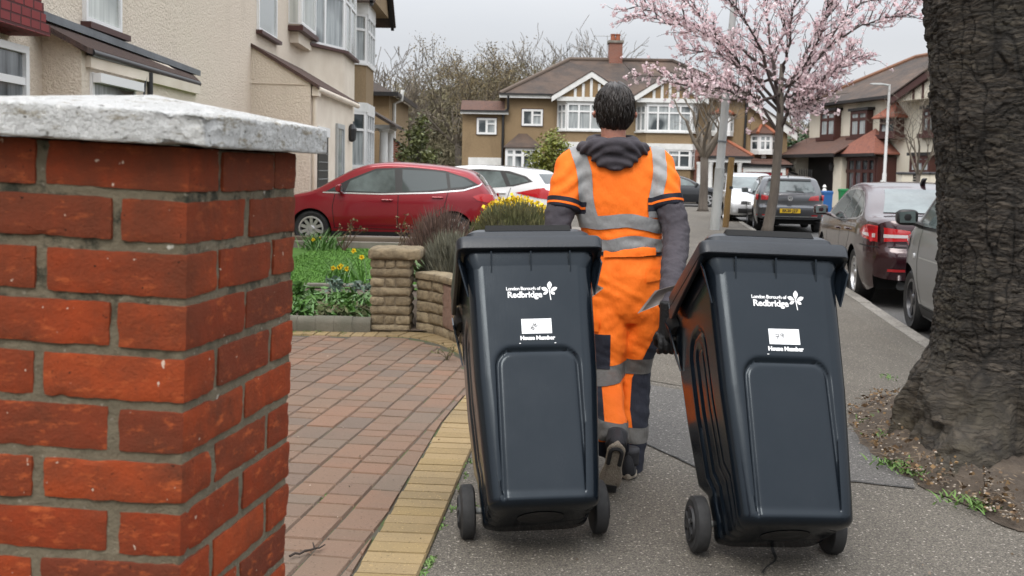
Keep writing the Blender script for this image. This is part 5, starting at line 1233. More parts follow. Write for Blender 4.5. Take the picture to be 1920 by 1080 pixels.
# ---------------------------------------------------------------- trees
def barkmat(name, c1, c2, sc_=6, st=(1, 1, .3), bump=.8):
    return mat(name, c1, .92, c2, sc_, bump=bump, bscale=sc_ * 4, stretch=st, bdist=.02)
M_bark = barkmat('grey_brown_bark', (.085, .07, .058), (.13, .11, .09))
M_twig = mat('grey_brown_twigs', (.125, .105, .082), .95, (.18, .15, .118), 3, island=.3)
def big_tree():
    cx, cy = 2.56, 5.32
    r = thing('cherry_tree', 'huge old tree trunk with cracked dark bark and swollen roots beside the kerb', 'tree', (cx, cy, 0))
    mt, t, b = _nt('cracked_cherry_bark'); b.inputs['Roughness'].default_value = .9
    v = mapping(t, 'Object'); at = N(t, 'Attribute', attribute_name='crack'); wd = N(t, 'Attribute', attribute_name='wood')
    c = mixc(t, noisef(t, mapping(t, 'Object', (6, 6, 22)), 1.2, 7, .7, .3, .72), (.052, .041, .031), (.098, .082, .064))
    c = mixc(t, noisef(t, v, 2.3, 5, .6, .5, .75), c, (.05, .046, .03))
    nw = N(t, 'TexNoise'); nw.inputs['Scale'].default_value = 9; nw.inputs['Detail'].default_value = 5; L(t, v, nw.inputs['Vector'])
    wv = N(t, 'VectorMath', operation='MULTIPLY_ADD'); wv.inputs[1].default_value = (.09, .09, .09); L(t, nw.outputs['Color'], wv.inputs[0]); L(t, v, wv.inputs[2])
    wm = N(t, 'Mapping'); wm.inputs['Scale'].default_value = (7, 7, 42); L(t, wv.outputs[0], wm.inputs['Vector'])
    vo = N(t, 'TexVoronoi', feature='DISTANCE_TO_EDGE'); vo.inputs['Scale'].default_value = 1; L(t, wm.outputs[0], vo.inputs['Vector'])
    vc = N(t, 'TexVoronoi'); vc.inputs['Scale'].default_value = 1; L(t, wm.outputs[0], vc.inputs['Vector'])
    ed = N(t, 'MapRange'); ed.inputs[1].default_value = 0.0; ed.inputs[2].default_value = .16; ed.inputs[3].default_value = .85; ed.inputs[4].default_value = 0; L(t, vo.outputs['Distance'], ed.inputs[0])
    hv = N(t, 'HueSaturation'); hr = N(t, 'MapRange'); hr.inputs[3].default_value = .45; hr.inputs[4].default_value = 1.5; sp_ = N(t, 'SeparateColor'); L(t, vc.outputs['Color'], sp_.inputs[0]); L(t, sp_.outputs[0], hr.inputs[0]); L(t, c, hv.inputs['Color']); L(t, hr.outputs[0], hv.inputs['Value'])
    c = mixc(t, ed.outputs[0], hv.outputs[0], (.020, .017, .014))
    sz = N(t, 'SeparateXYZ'); L(t, v, sz.inputs[0]); lz = N(t, 'MapRange'); lz.inputs[1].default_value = .5; lz.inputs[2].default_value = .12; lz.inputs[3].default_value = 0; lz.inputs[4].default_value = .8; L(t, sz.outputs[2], lz.inputs[0])
    lm = N(t, 'Math', operation='MULTIPLY'); L(t, lz.outputs[0], lm.inputs[0]); L(t, noisef(t, v, 5, 6, .7, .35, .65), lm.inputs[1]); c = mixc(t, lm.outputs[0], c, (.115, .095, .062))
    c = mixc(t, at.outputs['Fac'], c, (.012, .010, .008)); 
    wcol = mixc(t, noisef(t, mapping(t, 'Object', (26, 26, 3)), 1.5, 5, .6, .35, .7), (.20, .135, .085), (.075, .045, .028))
    c = mixc(t, wd.outputs['Fac'], c, wcol)
    L(t, c, b.inputs['Base Color'])
    b0 = bumpn(t, b, vo.outputs['Distance'], 1.0, .05); b1 = bumpn(t, b, noisef(t, mapping(t, 'Object', (10, 10, 55)), 3, 6, .75, .2, .8), .9, .012, b0); bumpn(t, b, noisef(t, v, 130, 4, .7, .2, .8), .4, .004, b1)
    NA, NZ = 420, 520; vs = []; ck = []; wk = []
    left = [(-.12, 1.86), (.0, 1.93), (.08, 1.98), (.16, 2.03), (.26, 2.10), (.36, 2.155), (.5, 2.19), (.7, 2.215), (1.2, 2.20), (1.7, 2.145), (2.3, 2.09), (2.9, 2.05), (3.6, 2.03)]
    lobes = [(PI * .97, .20, .28, .34), (PI * 1.12, .26, .20, .30), (PI * 1.285, .58, .27, .24), (PI * 1.47, .20, .13, .22), (PI * 1.66, .34, .18, .28), (PI * 1.88, .2, .2, .3), (.5, .2, .3, .3), (1.7, .2, .3, .3), (2.6, .16, .25, .3)]
    for l in range(NZ + 1):
        z = -.12 + 3.7 * l / NZ; R = cx - smooth_interp(left, z) - .0
        Rb = .37
        for k in range(NA):
            a = 2 * PI * k / NA; rr = Rb + (R - Rb) * max(0, math.cos(a - PI)) ** 2 * sstep(.1, .45, z)
            for la, amp, wdt, h in lobes:
                d = math.atan2(math.sin(a - la), math.cos(a - la)); zz = max(0, z)
                rr += amp * math.exp(-(d / wdt) ** 2) * math.exp(-(zz / h) ** 1.6)
            p = Vector((math.cos(a) * rr, math.sin(a) * rr, z))
            n1 = noise.noise(p * 3.2) * .025 + noise.noise(p * 8) * .016
            wob = noise.noise(p * 7) * 2.2; ang = a * .42 * 9
            q = Vector((ang * 1.5 + 1.3 * noise.noise(p * 9), 2.0, z * 36 + 1.6 * noise.noise(p * 6) + .7 * noise.noise(p * 17)))
            ds, pp = noise.voronoi(q, distance_metric='DISTANCE'); edge1 = ds[1] - ds[0]; hcr = max(0, 1 - edge1 / .16)
            vq = Vector((a * 4.2, 0, z * 1.1 + wob * .2)); vcr = max(0, .07 - abs(noise.noise(vq + Vector((3, 1, 4))))) / .07
            hsh = noise.noise(pp[0] * 3.7) 
            m = .5 + .6 * noise.noise(p * 4 + Vector((7, 7, 7))); low = sstep(.55, .2, z)
            crk = max(hcr * min(1, max(.25, m)) * (1 - .8 * low), vcr * (1 - .5 * low))
            dd = n1 + low * (.045 * noise.noise(p * 6.5) + .022 * noise.noise(p * 15)) + low * (.05 * noise.noise(Vector((a * 5.5, 3, z * 2.2 + 1.5 * noise.noise(p * 3)))) + .02 * noise.noise(Vector((a * 15, 8, z * 3)))) + hsh * .013 * (1 - .75 * low) + noise.noise(p * 45) * .004 + noise.noise(Vector((p.x * 30, p.y * 30, z * 95))) * .003 - crk * .011
            dw = math.atan2(math.sin(a - PI * 1.585), math.cos(a - PI * 1.585)); wood = math.exp(-(dw / .13) ** 4) * sstep(.06, .14, z) * sstep(.62, .46, z + .08 * noise.noise(p * 9))
            dd -= wood * (.09 + .03 * noise.noise(Vector((p.x * 22, p.y * 22, z * 3))))
            edge_ = max(0, wood - wood * wood) * 2.2
            rr2 = rr + dd; vs.append(Vector((cx + math.cos(a) * rr2 - .0 * z, cy + math.sin(a) * rr2, z))); ck.append(min(1, crk * 1.0 + edge_ * .8)); wk.append(wood)
    mb = MB(); fs = [(l * NA + k, l * NA + (k + 1) % NA, (l + 1) * NA + (k + 1) % NA, (l + 1) * NA + k) for l in range(NZ) for k in range(NA)]
    mb.v = vs; mb.f = fs; mb.m = [0] * len(fs); o = mb.build('trunk', mt, r, world=True, smooth='all')
    for nm, arr in (('crack', ck), ('wood', wk)):
        at_ = o.data.attributes.new(nm, 'FLOAT', 'POINT'); at_.data.foreach_set('value', arr)
    mb = MB(); rnd = random.Random(8)
    for a, tl, rad in ((PI * .9, 2.6, .24), (.2, 2.8, .26), (1.6, 2.4, .2), (PI * 1.5, 2.0, .16)):
        d = Vector((math.cos(a) * .6, math.sin(a) * .6, .8)); p = Vector((cx, cy, 3.4)); P = [p]
        for k in range(6): p = p + (d + Vector((rnd.uniform(-.2, .2), rnd.uniform(-.2, .2), 0))) * tl / 6; P.append(p)
        mb.tube(P, [rad * (1 - .13 * k) for k in range(7)], 10)
    mb.build('crown', M_bark, r, world=True, smooth='all')
big_tree()
def grow(mb, p, d, ln, rad, depth, rnd, tips, spread=.6, up=.15, nsub=(2, 3), wig=.12, shrink=.72, seg=4, minr=.004, sides=5):
    P = [p.copy()]; Rr = [rad]; dd = d.normalized()
    for k in range(seg):
        dd = (dd + Vector((rnd.gauss(0, wig), rnd.gauss(0, wig), rnd.gauss(0, wig) + up * .25))).normalized(); P.append(P[-1] + dd * ln / seg); Rr.append(max(minr, rad * (1 - .45 * (k + 1) / seg)))
    mb.tube(P, Rr, sides if rad > .03 else 3, cap=False)
    if depth <= 0: tips.append(P); return
    tips.append(P) if depth <= 1 else None
    for j in range(rnd.randint(*nsub)):
        t = rnd.uniform(.35, 1.0) if j else 1.0; i = min(seg - 1, int(t * seg)); q = P[i].lerp(P[i + 1], t * seg - i) if t < 1 else P[-1]
        ax = dd.orthogonal(); ax.rotate(Matrix.Rotation(rnd.uniform(0, 2 * PI), 3, dd)); nd = (dd + ax * spread * rnd.uniform(.5, 1.3)).normalized()
        grow(mb, q, nd, ln * shrink * rnd.uniform(.75, 1.15), max(minr, Rr[i] * .62), depth - 1, rnd, tips, spread, up, nsub, wig, shrink, seg, minr, sides)
def leafquads(mb, c, n, size, rnd, spread, flat=.6, asp=.5):
    for _ in range(n):
        p = c + Vector((rnd.gauss(0, 1), rnd.gauss(0, 1), rnd.gauss(0, 1))) * spread
        u = Vector((rnd.gauss(0, 1), rnd.gauss(0, 1), rnd.gauss(0, 1) * flat)).normalized(); w = u.orthogonal(); w.rotate(Matrix.Rotation(rnd.uniform(0, 6.28), 3, u)); s = size * rnd.uniform(.6, 1.3)
        a, b = u * s, w * s * asp
        mb.add([p - a, p - a * .1 - b, p + a, p - a * .1 + b], [(0, 1, 2, 3)])
def blossom_tree():
    b0 = G(1437, 441); Y = b0.y; rnd = random.Random(21)
    r = thing('blossom_tree', 'young cherry tree covered in pink blossom by the kerb', 'tree', b0)
    S = lambda px, py, dy=0: AT(px, py, Y + dy)
    mb = MB(); P = [S(1436, 444), S(1440, 425), S(1452, 360), S(1457, 300), S(1462, 235)]; P.append(S(1466, 120)); mb.tube(P, [.17, .125, .11, .10, .09, .045], 12)
    tr = mb.build('trunk', M_bark, r, world=True, smooth='all')
    mb = MB(); tips = []; paths = []
    lim = [((1455, 250), (1400, 170), (1330, 150), (1200, 140), 1.2), ((1458, 240), (1400, 130), (1310, 60), (1190, 28), -1.0), ((1460, 240), (1395, 95), (1290, 40), (1180, 3), .6), ((1460, 235), (1420, 80), (1370, 0), (1310, -60), -1.6), ((1462, 235), (1445, 90), (1430, -30), (1400, -120), 1.6), ((1463, 235), (1480, 80), (1490, -20), (1500, -130), -.8),
           ((1463, 235), (1510, 100), (1560, 0), (1600, -80), 1.3), ((1464, 235), (1530, 110), (1630, 40), (1712, 25), -.9), ((1464, 236), (1520, 130), (1600, 20), (1680, -30), .3), ((1465, 238), (1520, 160), (1570, 130), (1612, 105), 1.7), ((1465, 240), (1510, 170), (1550, 145), (1590, 100), -2.0), ((1463, 235), (1450, 120), (1470, 40), (1455, -60), 2.6), ((1464, 236), (1490, 150), (1540, 60), (1560, -40), -2.6),
           ((1466, 240), (1490, 200), (1510, 195), (1540, 175), -1.2), ((1466, 242), (1480, 210), (1492, 205), (1500, 214), 1.2), ((1459, 240), (1420, 150), (1360, 105), (1280, 95), 2.4), ((1460, 238), (1380, 120), (1300, 15), (1250, -20), 2.2), ((1458, 244), (1410, 190), (1350, 165), (1290, 160), -2.4)]
    for li, (a, b, c, d, dy) in enumerate(lim):
        a = (1459 + (li * 5) % 9, 248 - 6.5 * ((li * 7) % len(lim)))
        K = [S(*a), S(*b, dy * .35), S(*c, dy * .7), S(*d, dy)]; pts = []
        for i in range(19):
            t = i / 6; pts.append(Vector([smooth_interp([(k, K[k][ax]) for k in range(4)], t) for ax in range(3)]) + Vector((rnd.gauss(0, .02), rnd.gauss(0, .02), rnd.gauss(0, .02))))
        mb.tube(pts, [(.034 * (1 - i / 19) + .006) for i in range(19)], 6, cap=False); paths.append(pts)
        for i in range(4, 19):
            dr = (pts[min(i + 1, 18)] - pts[i - 1]).normalized()
            for q in range(3 if i > 8 else 2):
                ax = dr.orthogonal(); ax.rotate(Matrix.Rotation(rnd.uniform(0, 6.28), 3, dr)); grow(mb, pts[i], dr + ax * .75 + Vector((0, 0, .25)), rnd.uniform(.25, .85) * (1 - .3 * (i / 19)), .014, 1, rnd, tips, .6, .35, (1, 2), .1, .6, 3, .004)
    mb.build('crown', mat('dark_cherry_twigs', (.05, .036, .032), .9), r, world=True, smooth='all')
    fl = MB(); rnd = random.Random(5)
    def puff(c, s):
        leafquads(fl, c, 5, s, rnd, s * .75, 1, .85)
    for P in tips:
        for a, b in zip(P, P[1:]):
            n = max(1, int((b - a).length / .065))
            for k in range(n):
                if rnd.random() < .46: puff(a.lerp(b, rnd.random()) + Vector((rnd.gauss(0, .02), rnd.gauss(0, .02), rnd.gauss(0, .02))), rnd.uniform(.022, .042))
    for P in paths:
        for a, b in zip(P[3:], P[4:]):
            n = max(1, int((b - a).length / .05))
            for k in range(n):
                if rnd.random() < .5: puff(a.lerp(b, rnd.random()) + Vector((rnd.gauss(0, .045), rnd.gauss(0, .045), rnd.gauss(0, .045))), rnd.uniform(.025, .045))
    m, t, b = _nt('pale_pink_petals'); b.inputs['Roughness'].default_value = .8; g = N(t, 'NewGeometry'); rp = N(t, 'ValToRGB'); rp.color_ramp.elements[0].color = (.70, .50, .53, 1); rp.color_ramp.elements[1].color = (.90, .78, .79, 1); L(t, g.outputs['Random Per Island'], rp.inputs[0]); L(t, rp.outputs[0], b.inputs['Base Color'])
    tl = N(t, 'BsdfTranslucent'); L(t, rp.outputs[0], tl.inputs[0]); mxs = N(t, 'MixShader'); mxs.inputs[0].default_value = .35; L(t, b.outputs[0], mxs.inputs[1]); L(t, tl.outputs[0], mxs.inputs[2]); L(t, mxs.outputs[0], t.nodes['Material Output'].inputs[0])
    fl.build('blossom', m, r, world=True)
blossom_tree()
def bare_tree(lab, base, top_z, nl, depth, rad, seed, m=M_twig, name='bare_tree', lean=(0, 0), fork=.42, buds=None, group=None, minr=.008, spread=.62, spr0=.75, shrink=.68):
    rnd = random.Random(seed); r = thing(name, lab, 'tree', base, 0, group); base = Vector(base)
    zf = top_z * fork; f = base + Vector((lean[0], lean[1], zf)); mb = MB(); mb.tube([base - Vector((0, 0, .05)), base + Vector((0, 0, .12)), base.lerp(f, .5) + Vector((rnd.gauss(0, .03), 0, 0)), f], [rad * 1.6, rad * 1.1, rad * .9, rad * .9], 9); mb.build('trunk', M_bark, r, world=True, smooth='all')
    mb = MB(); tips = []
    for k in range(nl):
        a = 2 * PI * k / nl + rnd.uniform(-.3, .3); d = Vector((math.cos(a) * spr0, math.sin(a) * spr0, rnd.uniform(.75, 1.1)))
        grow(mb, f - Vector((0, 0, rnd.uniform(0, .12) * zf)), d, (top_z - zf) * rnd.uniform(.42, .58), rad * .55, depth, rnd, tips, spread, .35, (2, 3), .12, shrink, 4, minr)
    mb.build('crown', m, r, world=True, smooth='all')
    if buds:
        fl = MB()
        for P in tips:
            for _ in range(buds[1]): leafquads(fl, P[-1].lerp(P[0], rnd.random()), 1, buds[2], rnd, buds[3], 1, .6)
        fl.build('buds', buds[0], r, world=True)
    return r
bare_tree('bare pruned street tree on the pavement beyond the grey lamp post', G(1318, 396), 5.2, 7, 5, .17, 31, fork=.42, minr=.004)
bare_tree('slender bare tree in front of the pale cream house', (AT(1722, 330, 34).x, 34, -.1), 4.6, 5, 5, .08, 33, fork=.36, minr=.004, spr0=.6)
# far wood behind the houses
M_olive = mat('olive_spring_buds', (.19, .165, .075), .95, (.13, .11, .06), 1.5, island=.35)
M_brownbud = mat('brown_spring_buds', (.21, .165, .085), .95, (.15, .115, .065), 1.5, island=.35)
for i, (px, top, Y, nl, sd, lab, bm_) in enumerate([
    (722, 112, 74, 6, 41, 'grey leafless tree above the far brown roof by the white drainpipe', None), (772, 108, 84, 7, 42, 'grey leafless tree next to the sky gap behind the magnolia bush', None),
    (858, 104, 80, 8, 43, 'broad budding brown tree behind the flat extension roof', M_brownbud), (922, 108, 86, 8, 44, 'brownish budding tree rising over the hipped roof corner', M_brownbud), (1008, 96, 88, 8, 45, 'bare grey tree behind the long brown ridge', None), (1082, 88, 90, 8, 46, 'tallest bare tree behind the roof left of the chimney', None), (1122, 92, 94, 6, 47, 'bare tree close to the chimney and its aerial', None),
    (1335, 160, 84, 6, 48, 'bare tree showing between lamp post and blossom', None), (1515, 190, 84, 7, 49, 'bare tree in the gap beside the pale cream house', None), (1612, 150, 92, 6, 50, 'thin bare tree peeping over the cream house roof', None)]):
    g = AT(px, 320, Y); zt = AT(px, top, Y).z
    bare_tree(lab, (g.x, Y, 0), zt, nl, 4, .28, sd, fork=.34, minr=.022, spr0=.7, shrink=.70, buds=(bm_, 20, .055, .34) if bm_ else None)
def woods():
    mb = MB(); rnd = random.Random(77)
    prof = [(690, 215), (720, 165), (770, 150), (820, 132), (880, 122), (950, 128), (1010, 122), (1150, 150), (1300, 190), (1420, 215), (1480, 235), (1540, 235), (1640, 200)]
    for _ in range(42000):
        px = rnd.uniform(670, 1560); Y = rnd.uniform(76, 100); ty = interp(prof, px) + 14 * noise.noise(Vector((px * .03, Y * .1, 0))) + 10 * noise.noise(Vector((px * .11, 3, 0)))
        py = rnd.uniform(ty, 345); u = (py - ty) / (345 - ty)
        if rnd.random() > .62 + .6 * u: continue
        p = AT(px, py, Y); d = Vector((rnd.gauss(0, .5), rnd.gauss(0, .5), rnd.gauss(0, .6) + .3)).normalized() * rnd.uniform(.25, .8); w = d.orthogonal(); w.rotate(Matrix.Rotation(rnd.uniform(0, 6.28), 3, d)); w = w.normalized() * rnd.uniform(.02, .075)
        mb.add([p - w, p + d * .5 - w * .7, p + d, p + d * .5 + w], [(0, 1, 2, 3)])
    o = mb.build('woods', mat('bare_woodland_twigs', (.135, .118, .072), .95, (.185, .16, .10), .22, island=.4)); tag(o, kind='stuff')
    mb = MB()
    for _ in range(9000):
        px = rnd.uniform(640, 1570); Y = rnd.uniform(100, 106); py = rnd.uniform(interp(prof, px) + 35 + 12 * noise.noise(Vector((px * .05, 1, 0))), 350); leafquads(mb, AT(px, py, Y), 1, .55, rnd, .2, 1, .8)
    o = mb.build('woods', mat('dense_woodland_shrubs', (.105, .10, .055), .95, (.15, .13, .08), .15, island=.35)); tag(o, kind='stuff')
woods()
def shrub(name, lab, c, hx, hy, hz, n, size, m, seed, stem=True, shape=1.0, asp=.5, flat=.6, cat='shrub', clump=9):
    rnd = random.Random(seed); c = Vector(c); r = thing(name, lab, cat, c)
    mb = MB(); K = []
    for _ in range(max(6, n // 60)):
        while True:
            q = Vector((rnd.uniform(-1, 1), rnd.uniform(-1, 1), rnd.uniform(0, 1)))
            rr = Vector((q.x, q.y, (q.z - .5) * 2)).length
            if rr < 1 and rr > .35: break
        K.append(c + Vector((q.x * hx, q.y * hy, q.z * hz)))
    for _ in range(n): leafquads(mb, rnd.choice(K), 1, size, rnd, min(hx, hz) * .17, flat, asp)
    mb.build('foliage', m, r, world=True)
    if stem:
        mb = MB()
        for k in K[::2]: mb.tube([c, c.lerp(k, .5) + Vector((0, 0, .1 * hz)), k], [.02 * hx + .008, .012 * hx + .005, .004], 4, cap=False)
        mb.build('stems', M_bark, r, world=True)
    return r
def leafmat(name, c1, c2, rough=.55): return mat(name, c1, rough, c2, 3, island=.35)
M_dkleaf = leafmat('dark_glossy_leaf', (.085, .105, .03), (.13, .14, .05), .5)
M_yleaf = leafmat('yellow_green_leaf', (.13, .17, .025), (.20, .19, .03))
shrub('magnolia_bush', 'dark leaved conical bush beyond the white car', (AT(783, 330, 31).x, 31, 0), .6, .5, 2.9, 3600, .055, M_dkleaf, 61)
shrub('magnolia_bush', 'low spreading dark leaved bush beneath the conical one', (AT(800, 330, 30).x, 30.2, 0), 1.0, .6, 1.3, 3200, .05, M_dkleaf, 62)
shrub('forsythia_bush', 'green bush with yellow tips in front of the flat extension semi', (AT(1032, 330, 46).x, 46, 0), .95, .8, 3.2, 6000, .065, M_yleaf, 63)
shrub('laurel_hedge', 'deep green evergreen shrub in the gap beside the garage lean to', (AT(1502, 330, 66).x, 66, 0), 1.6, 1.2, 4.2, 2500, .16, leafmat('deep_green_leaf', (.022, .05, .012), (.035, .07, .02)), 64)
# ---------------------------------------------------------------- wheelie bins
def binmat():
    m, t, b = _nt('dark_blue_grey_bin_plastic'); b.inputs['Base Color'].default_value = (.004, .0065, .010, 1); b.inputs['Roughness'].default_value = .3; b.inputs['Specular IOR Level'].default_value = .36; b.inputs['Specular Tint'].default_value = (.82, .92, 1, 1)
    v = mapping(t, 'Object', (1, 1, 1)); f = noisef(t, v, 5, 5, .65, .3, .7)
    r = N(t, 'MapRange'); r.inputs[3].default_value = .15; r.inputs[4].default_value = .27; L(t, f, r.inputs[0]); L(t, r.outputs[0], b.inputs['Roughness'])
    L(t, mixc(t, noisef(t, v, 2.5, 6, .7, .4, .8), (.004, .0065, .010), (.008, .0105, .0145)), b.inputs['Base Color'])
    bumpn(t, b, noisef(t, mapping(t, 'Object', (60, 60, 3)), 3, 3, .6, .2, .8), .04, .003); return m
M_bin = binmat()
M_binlid = mat('dark_grey_lid_plastic', (.009, .0125, .018), .36, (.014, .018, .024), 6, bump=.12, bscale=120)
def yfront(z): return -.365 - .07 * (z + .076)
def bin_body():
    mb = MB(); rings_ = []
    zs = [-.076 + i * .0088 for i in range(102)]
    def sdf(x, z, cx, cz, hx, hz, r):
        dx = abs(x - cx) - hx + r; dz = abs(z - cz) - hz + r
        return math.hypot(max(dx, 0), max(dz, 0)) + min(max(dx, dz), 0) - r
    def grv(d): return .010 * math.exp(-((d - .004) / .0085) ** 2) + .0045 * sstep(.012, -.012, d)
    top = zs[-1]
    for z in zs:
        w = interp([(-.076, .388), (.0, .402), (.39, .453), (.79, .476), (.83, .482)], z) / 2
        yf = yfront(z); yb = interp([(-.076, .05), (.0, .02), (.10, .03), (.16, .13), (.8, .185)], z)
        # rounding of the bottom edge
        e = z + .076; ins = 0
        if e < .03: ins = .03 - math.sqrt(max(0, .0009 - (.03 - e) ** 2))
        w -= ins; yf += ins; yb -= ins
        r = .055; n1, n2, nc = 90, 60, 10; ring = []
        yf0 = yf
        def out(x, y, nx, ny, kind):
            d = 0
            if kind == 'f':
                s1 = sdf(x, z, .003, .0, .143, .478, .055); d = grv(s1) if z > -.05 else grv(s1) * max(0, (z + .076) / .026)
                d -= .004 * (1 - (x / w) ** 2)
                d -= .006 * max(0, 1 - abs(e - .028) / .02)
            elif kind == 's':
                yc = (yf + yb) / 2 - .02; d = 1.2 * grv(sdf(y, z, yc, .22, .10, .46, .09)) + .8 * grv(sdf(y, z, yc, .22, .035, .40, .03))
            ring.append(Vector((x - nx * d, y - ny * d, z)))
        for i in range(n1): x = lerp(-w + r, w - r, i / n1); out(x, yf, 0, -1, 'f')
        for i in range(nc): a = -PI / 2 + PI / 2 * i / nc; out(w - r + r * math.cos(a), yf + r + r * math.sin(a), math.cos(a), math.sin(a), 'c')
        for i in range(n2): y = lerp(yf + r, yb - r, i / n2); out(w, y, 1, 0, 's')
        for i in range(nc): a = PI / 2 * i / nc; out(w - r + r * math.cos(a), yb - r + r * math.sin(a), 0, 0, 'c')
        for i in range(20): x = lerp(w - r, -w + r, i / 20); out(x, yb, 0, 1, 'b')
        for i in range(nc): a = PI / 2 + PI / 2 * i / nc; out(-w + r + r * math.cos(a), yb - r + r * math.sin(a), 0, 0, 'c')
        for i in range(n2): y = lerp(yb - r, yf + r, i / n2); out(-w, y, -1, 0, 's')
        for i in range(nc): a = PI + PI / 2 * i / nc; out(-w + r + r * math.cos(a), yf + r + r * math.sin(a), 0, 0, 'c')
        rings_.append(ring)
    mb.rings(rings_); return mb
def rrect(w, y0, y1, r, z, n=6):
    o = []
    for cx, cy, a0 in ((w - r, y0 + r, -PI / 2), (w - r, y1 - r, 0), (-w + r, y1 - r, PI / 2), (-w + r, y0 + r, PI)):
        for i in range(n + 1): a = a0 + PI / 2 * i / n; o.append(Vector((cx + r * math.cos(a), cy + r * math.sin(a), z)))
    return o
def wheelie(label, pose, number):
    X, Y, yaw, tilt, roll = pose
    r = thing('wheelie_bin', label, 'bin', (X, Y, .1), 0, 'dark wheelie bins pulled along the pavement')
    r.rotation_mode = 'QUATERNION'
    A = Matrix.Rotation(-tilt, 3, 'X'); B = Matrix.Rotation(roll, 3, 'Y'); D = Matrix.Rotation(yaw, 3, 'Z')
    r.rotation_quaternion = (D @ B @ A).to_quaternion()
    bin_body().build('body', M_bin, r, smooth=True, angle=50)
    # hollow disc under the base and collar below the lid
    mb = MB(); mb.lathe([(.085, -.079), (.075, -.0795), (.06, -.073), (.05, -.079), (.001, -.081)], (0, -.2, 0), n=28); mb.build('base_boss', M_rubber, r, smooth=True)
    mb = MB(); mb.rings([rrect(.238, -.426, .186, .055, .80), rrect(.246, -.433, .20, .05, .84), rrect(.250, -.436, .205, .05, .868)]); co = mb.build('collar', M_bin, r, smooth=True, angle=35)
    mb = MB()
    for x in (-.15, .0, .15): 
        q = MB(); q.prism([(x - .003, -.424, .775), (x - .003, -.456, .862), (x - .003, -.425, .862)], (.006, 0, 0)); q.build('rib', M_bin, co)
    for sx in (-1, 1):
        for yz in (((-.40, .70), (-.44, .815), (-.40, .868), (-.36, .83)), ((.10, .62), (.10, .80), (.16, .86), (.16, .70))):
            q = MB(); q.prism([(sx * (.236 if k in (0, 3) else .268), *yz[k]) for k in range(4)], (sx * .006, 0, 0)); q.build('bracket', M_bin, co)
    # lid: skirted slab with a raised crown and dark grip slot
    mb = MB(); mb.rings([rrect(.276, -.464, .055, .03, .869), rrect(.279, -.468, .058, .032, .872), rrect(.281, -.47, .06, .034, .910), rrect(.276, -.466, .056, .034, .921), rrect(.26, -.45, .04, .034, .9235)])
    lid = mb.build('lid', M_binlid, r, smooth=True, angle=35)
    mb = MB(); mb.rings([rrect(.248, -.440, .03, .05, .9237), rrect(.244, -.435, .02, .05, .955), rrect(.230, -.415, .0, .05, .976), rrect(.205, -.385, -.03, .05, .981)]); mb.build('lid_crown', M_binlid, lid, smooth=True, angle=30)
    mb = MB(); mb.rings([rrect(.168, -.430, -.26, .006, .962, 3), rrect(.164, -.420, -.27, .006, .992, 3), rrect(.150, -.405, -.28, .006, .995, 3)]); mb.build('lid_grip', M_dark, lid, smooth=True, angle=30)
    mb = MB()
    for sx in (-1, 1):
        q = MB(); q.rings([[Vector((sx * xx, yy, zz)) for yy, zz in ((-.44, .868), (.05, .868), (.06, .90), (.06, .83), (.03, .815), (-.1, .83), (-.38, .850))] for xx in (.262, .279)]); q.build('lid_skirt', M_binlid, lid, bevel=.004)
    # rear handle bar on two arms
    mb = MB(); mb.tube([(-.23, .27, .80), (-.08, .275, .80), (.08, .275, .80), (.23, .27, .80)], .016, 12); h = mb.build('handle', M_bin, r, smooth=True)
    mb = MB()
    for sx in (-.23, 0, .23): q = MB(); q.fbox((sx - .012, .16, .79), (.024, 0, 0), (0, .12, .0), (0, 0, .035)); q.build('handle_arm', M_bin, h, bevel=.005)
    mb = MB(); mb.rings([rrect(.255, .06, .235, .03, .80), rrect(.262, .062, .245, .03, .81), rrect(.262, .062, .245, .03, .868), rrect(.25, .07, .235, .03, .88)]); mb.build('hinge_block', M_rubber, r, smooth=True, angle=35)
    # axle and wheels
    mb = MB(); mb.tube([(-.25, 0, 0), (.25, 0, 0)], .012, 10); mb.build('axle', M_alu, r, smooth=True)
    for sx in (-1, 1):
        w = MB(); k = sx; w.lathe([(.06, sx * .275), (.085, sx * .277), (.098, sx * .27), (.1, sx * .262), (.1, sx * .235), (.098, sx * .228), (.085, sx * .222), (.06, sx * .224)], (0, 0, 0), 'x', 40); wo_ = w.build('wheel', M_rubber, r, smooth=True, angle=30)
        g = MB(); 
        g.lathe([(.064, sx * .276), (.06, sx * .284), (.05, sx * .277), (.022, sx * .277), (.02, sx * .288), (.001, sx * .289)], (0, 0, 0), 'x', 28)
        for j in range(6):
            a = 2 * PI * j / 6; d = Vector((0, math.cos(a), math.sin(a))); t = Vector((0, -d.z, d.y)) * .006
            p, q_ = d * .018 + Vector((sx * .277, 0, 0)), d * .055 + Vector((sx * .277, 0, 0)); g.prism([p - t, p + t, q_ + t, q_ - t], (sx * .009, 0, 0))
        g.build('wheel_hub', M_plastic, wo_, smooth=True, angle=30)
    # printing on the front
    def put(me, name, m, x, z, parent=r, off=.0012):
        for v in me.vertices:
            X_, Z_ = v.co.x + x, v.co.y + z; ww = .232; e = v.co.z
            v.co = Vector((X_, yfront(Z_) - .004 * (1 - (X_ / ww) ** 2) * -1 * -1 - .0015 - e, Z_))
        me.materials.append(m); o = bpy.data.objects.new(name, me); sc.collection.objects.link(o); o.parent = parent; return o
    logo = put(text_mesh('Redbridge', .0335, .0009, .0003, spacing=.95), 'council_logo', M_numw, -.030, .694)
    put(text_mesh('London Borough of', .0185, .0004, .0003, spacing=.88), 'lettering', M_numw, -.035, .7185, logo)
    bm = bmesh.new()          # five leaflet emblem
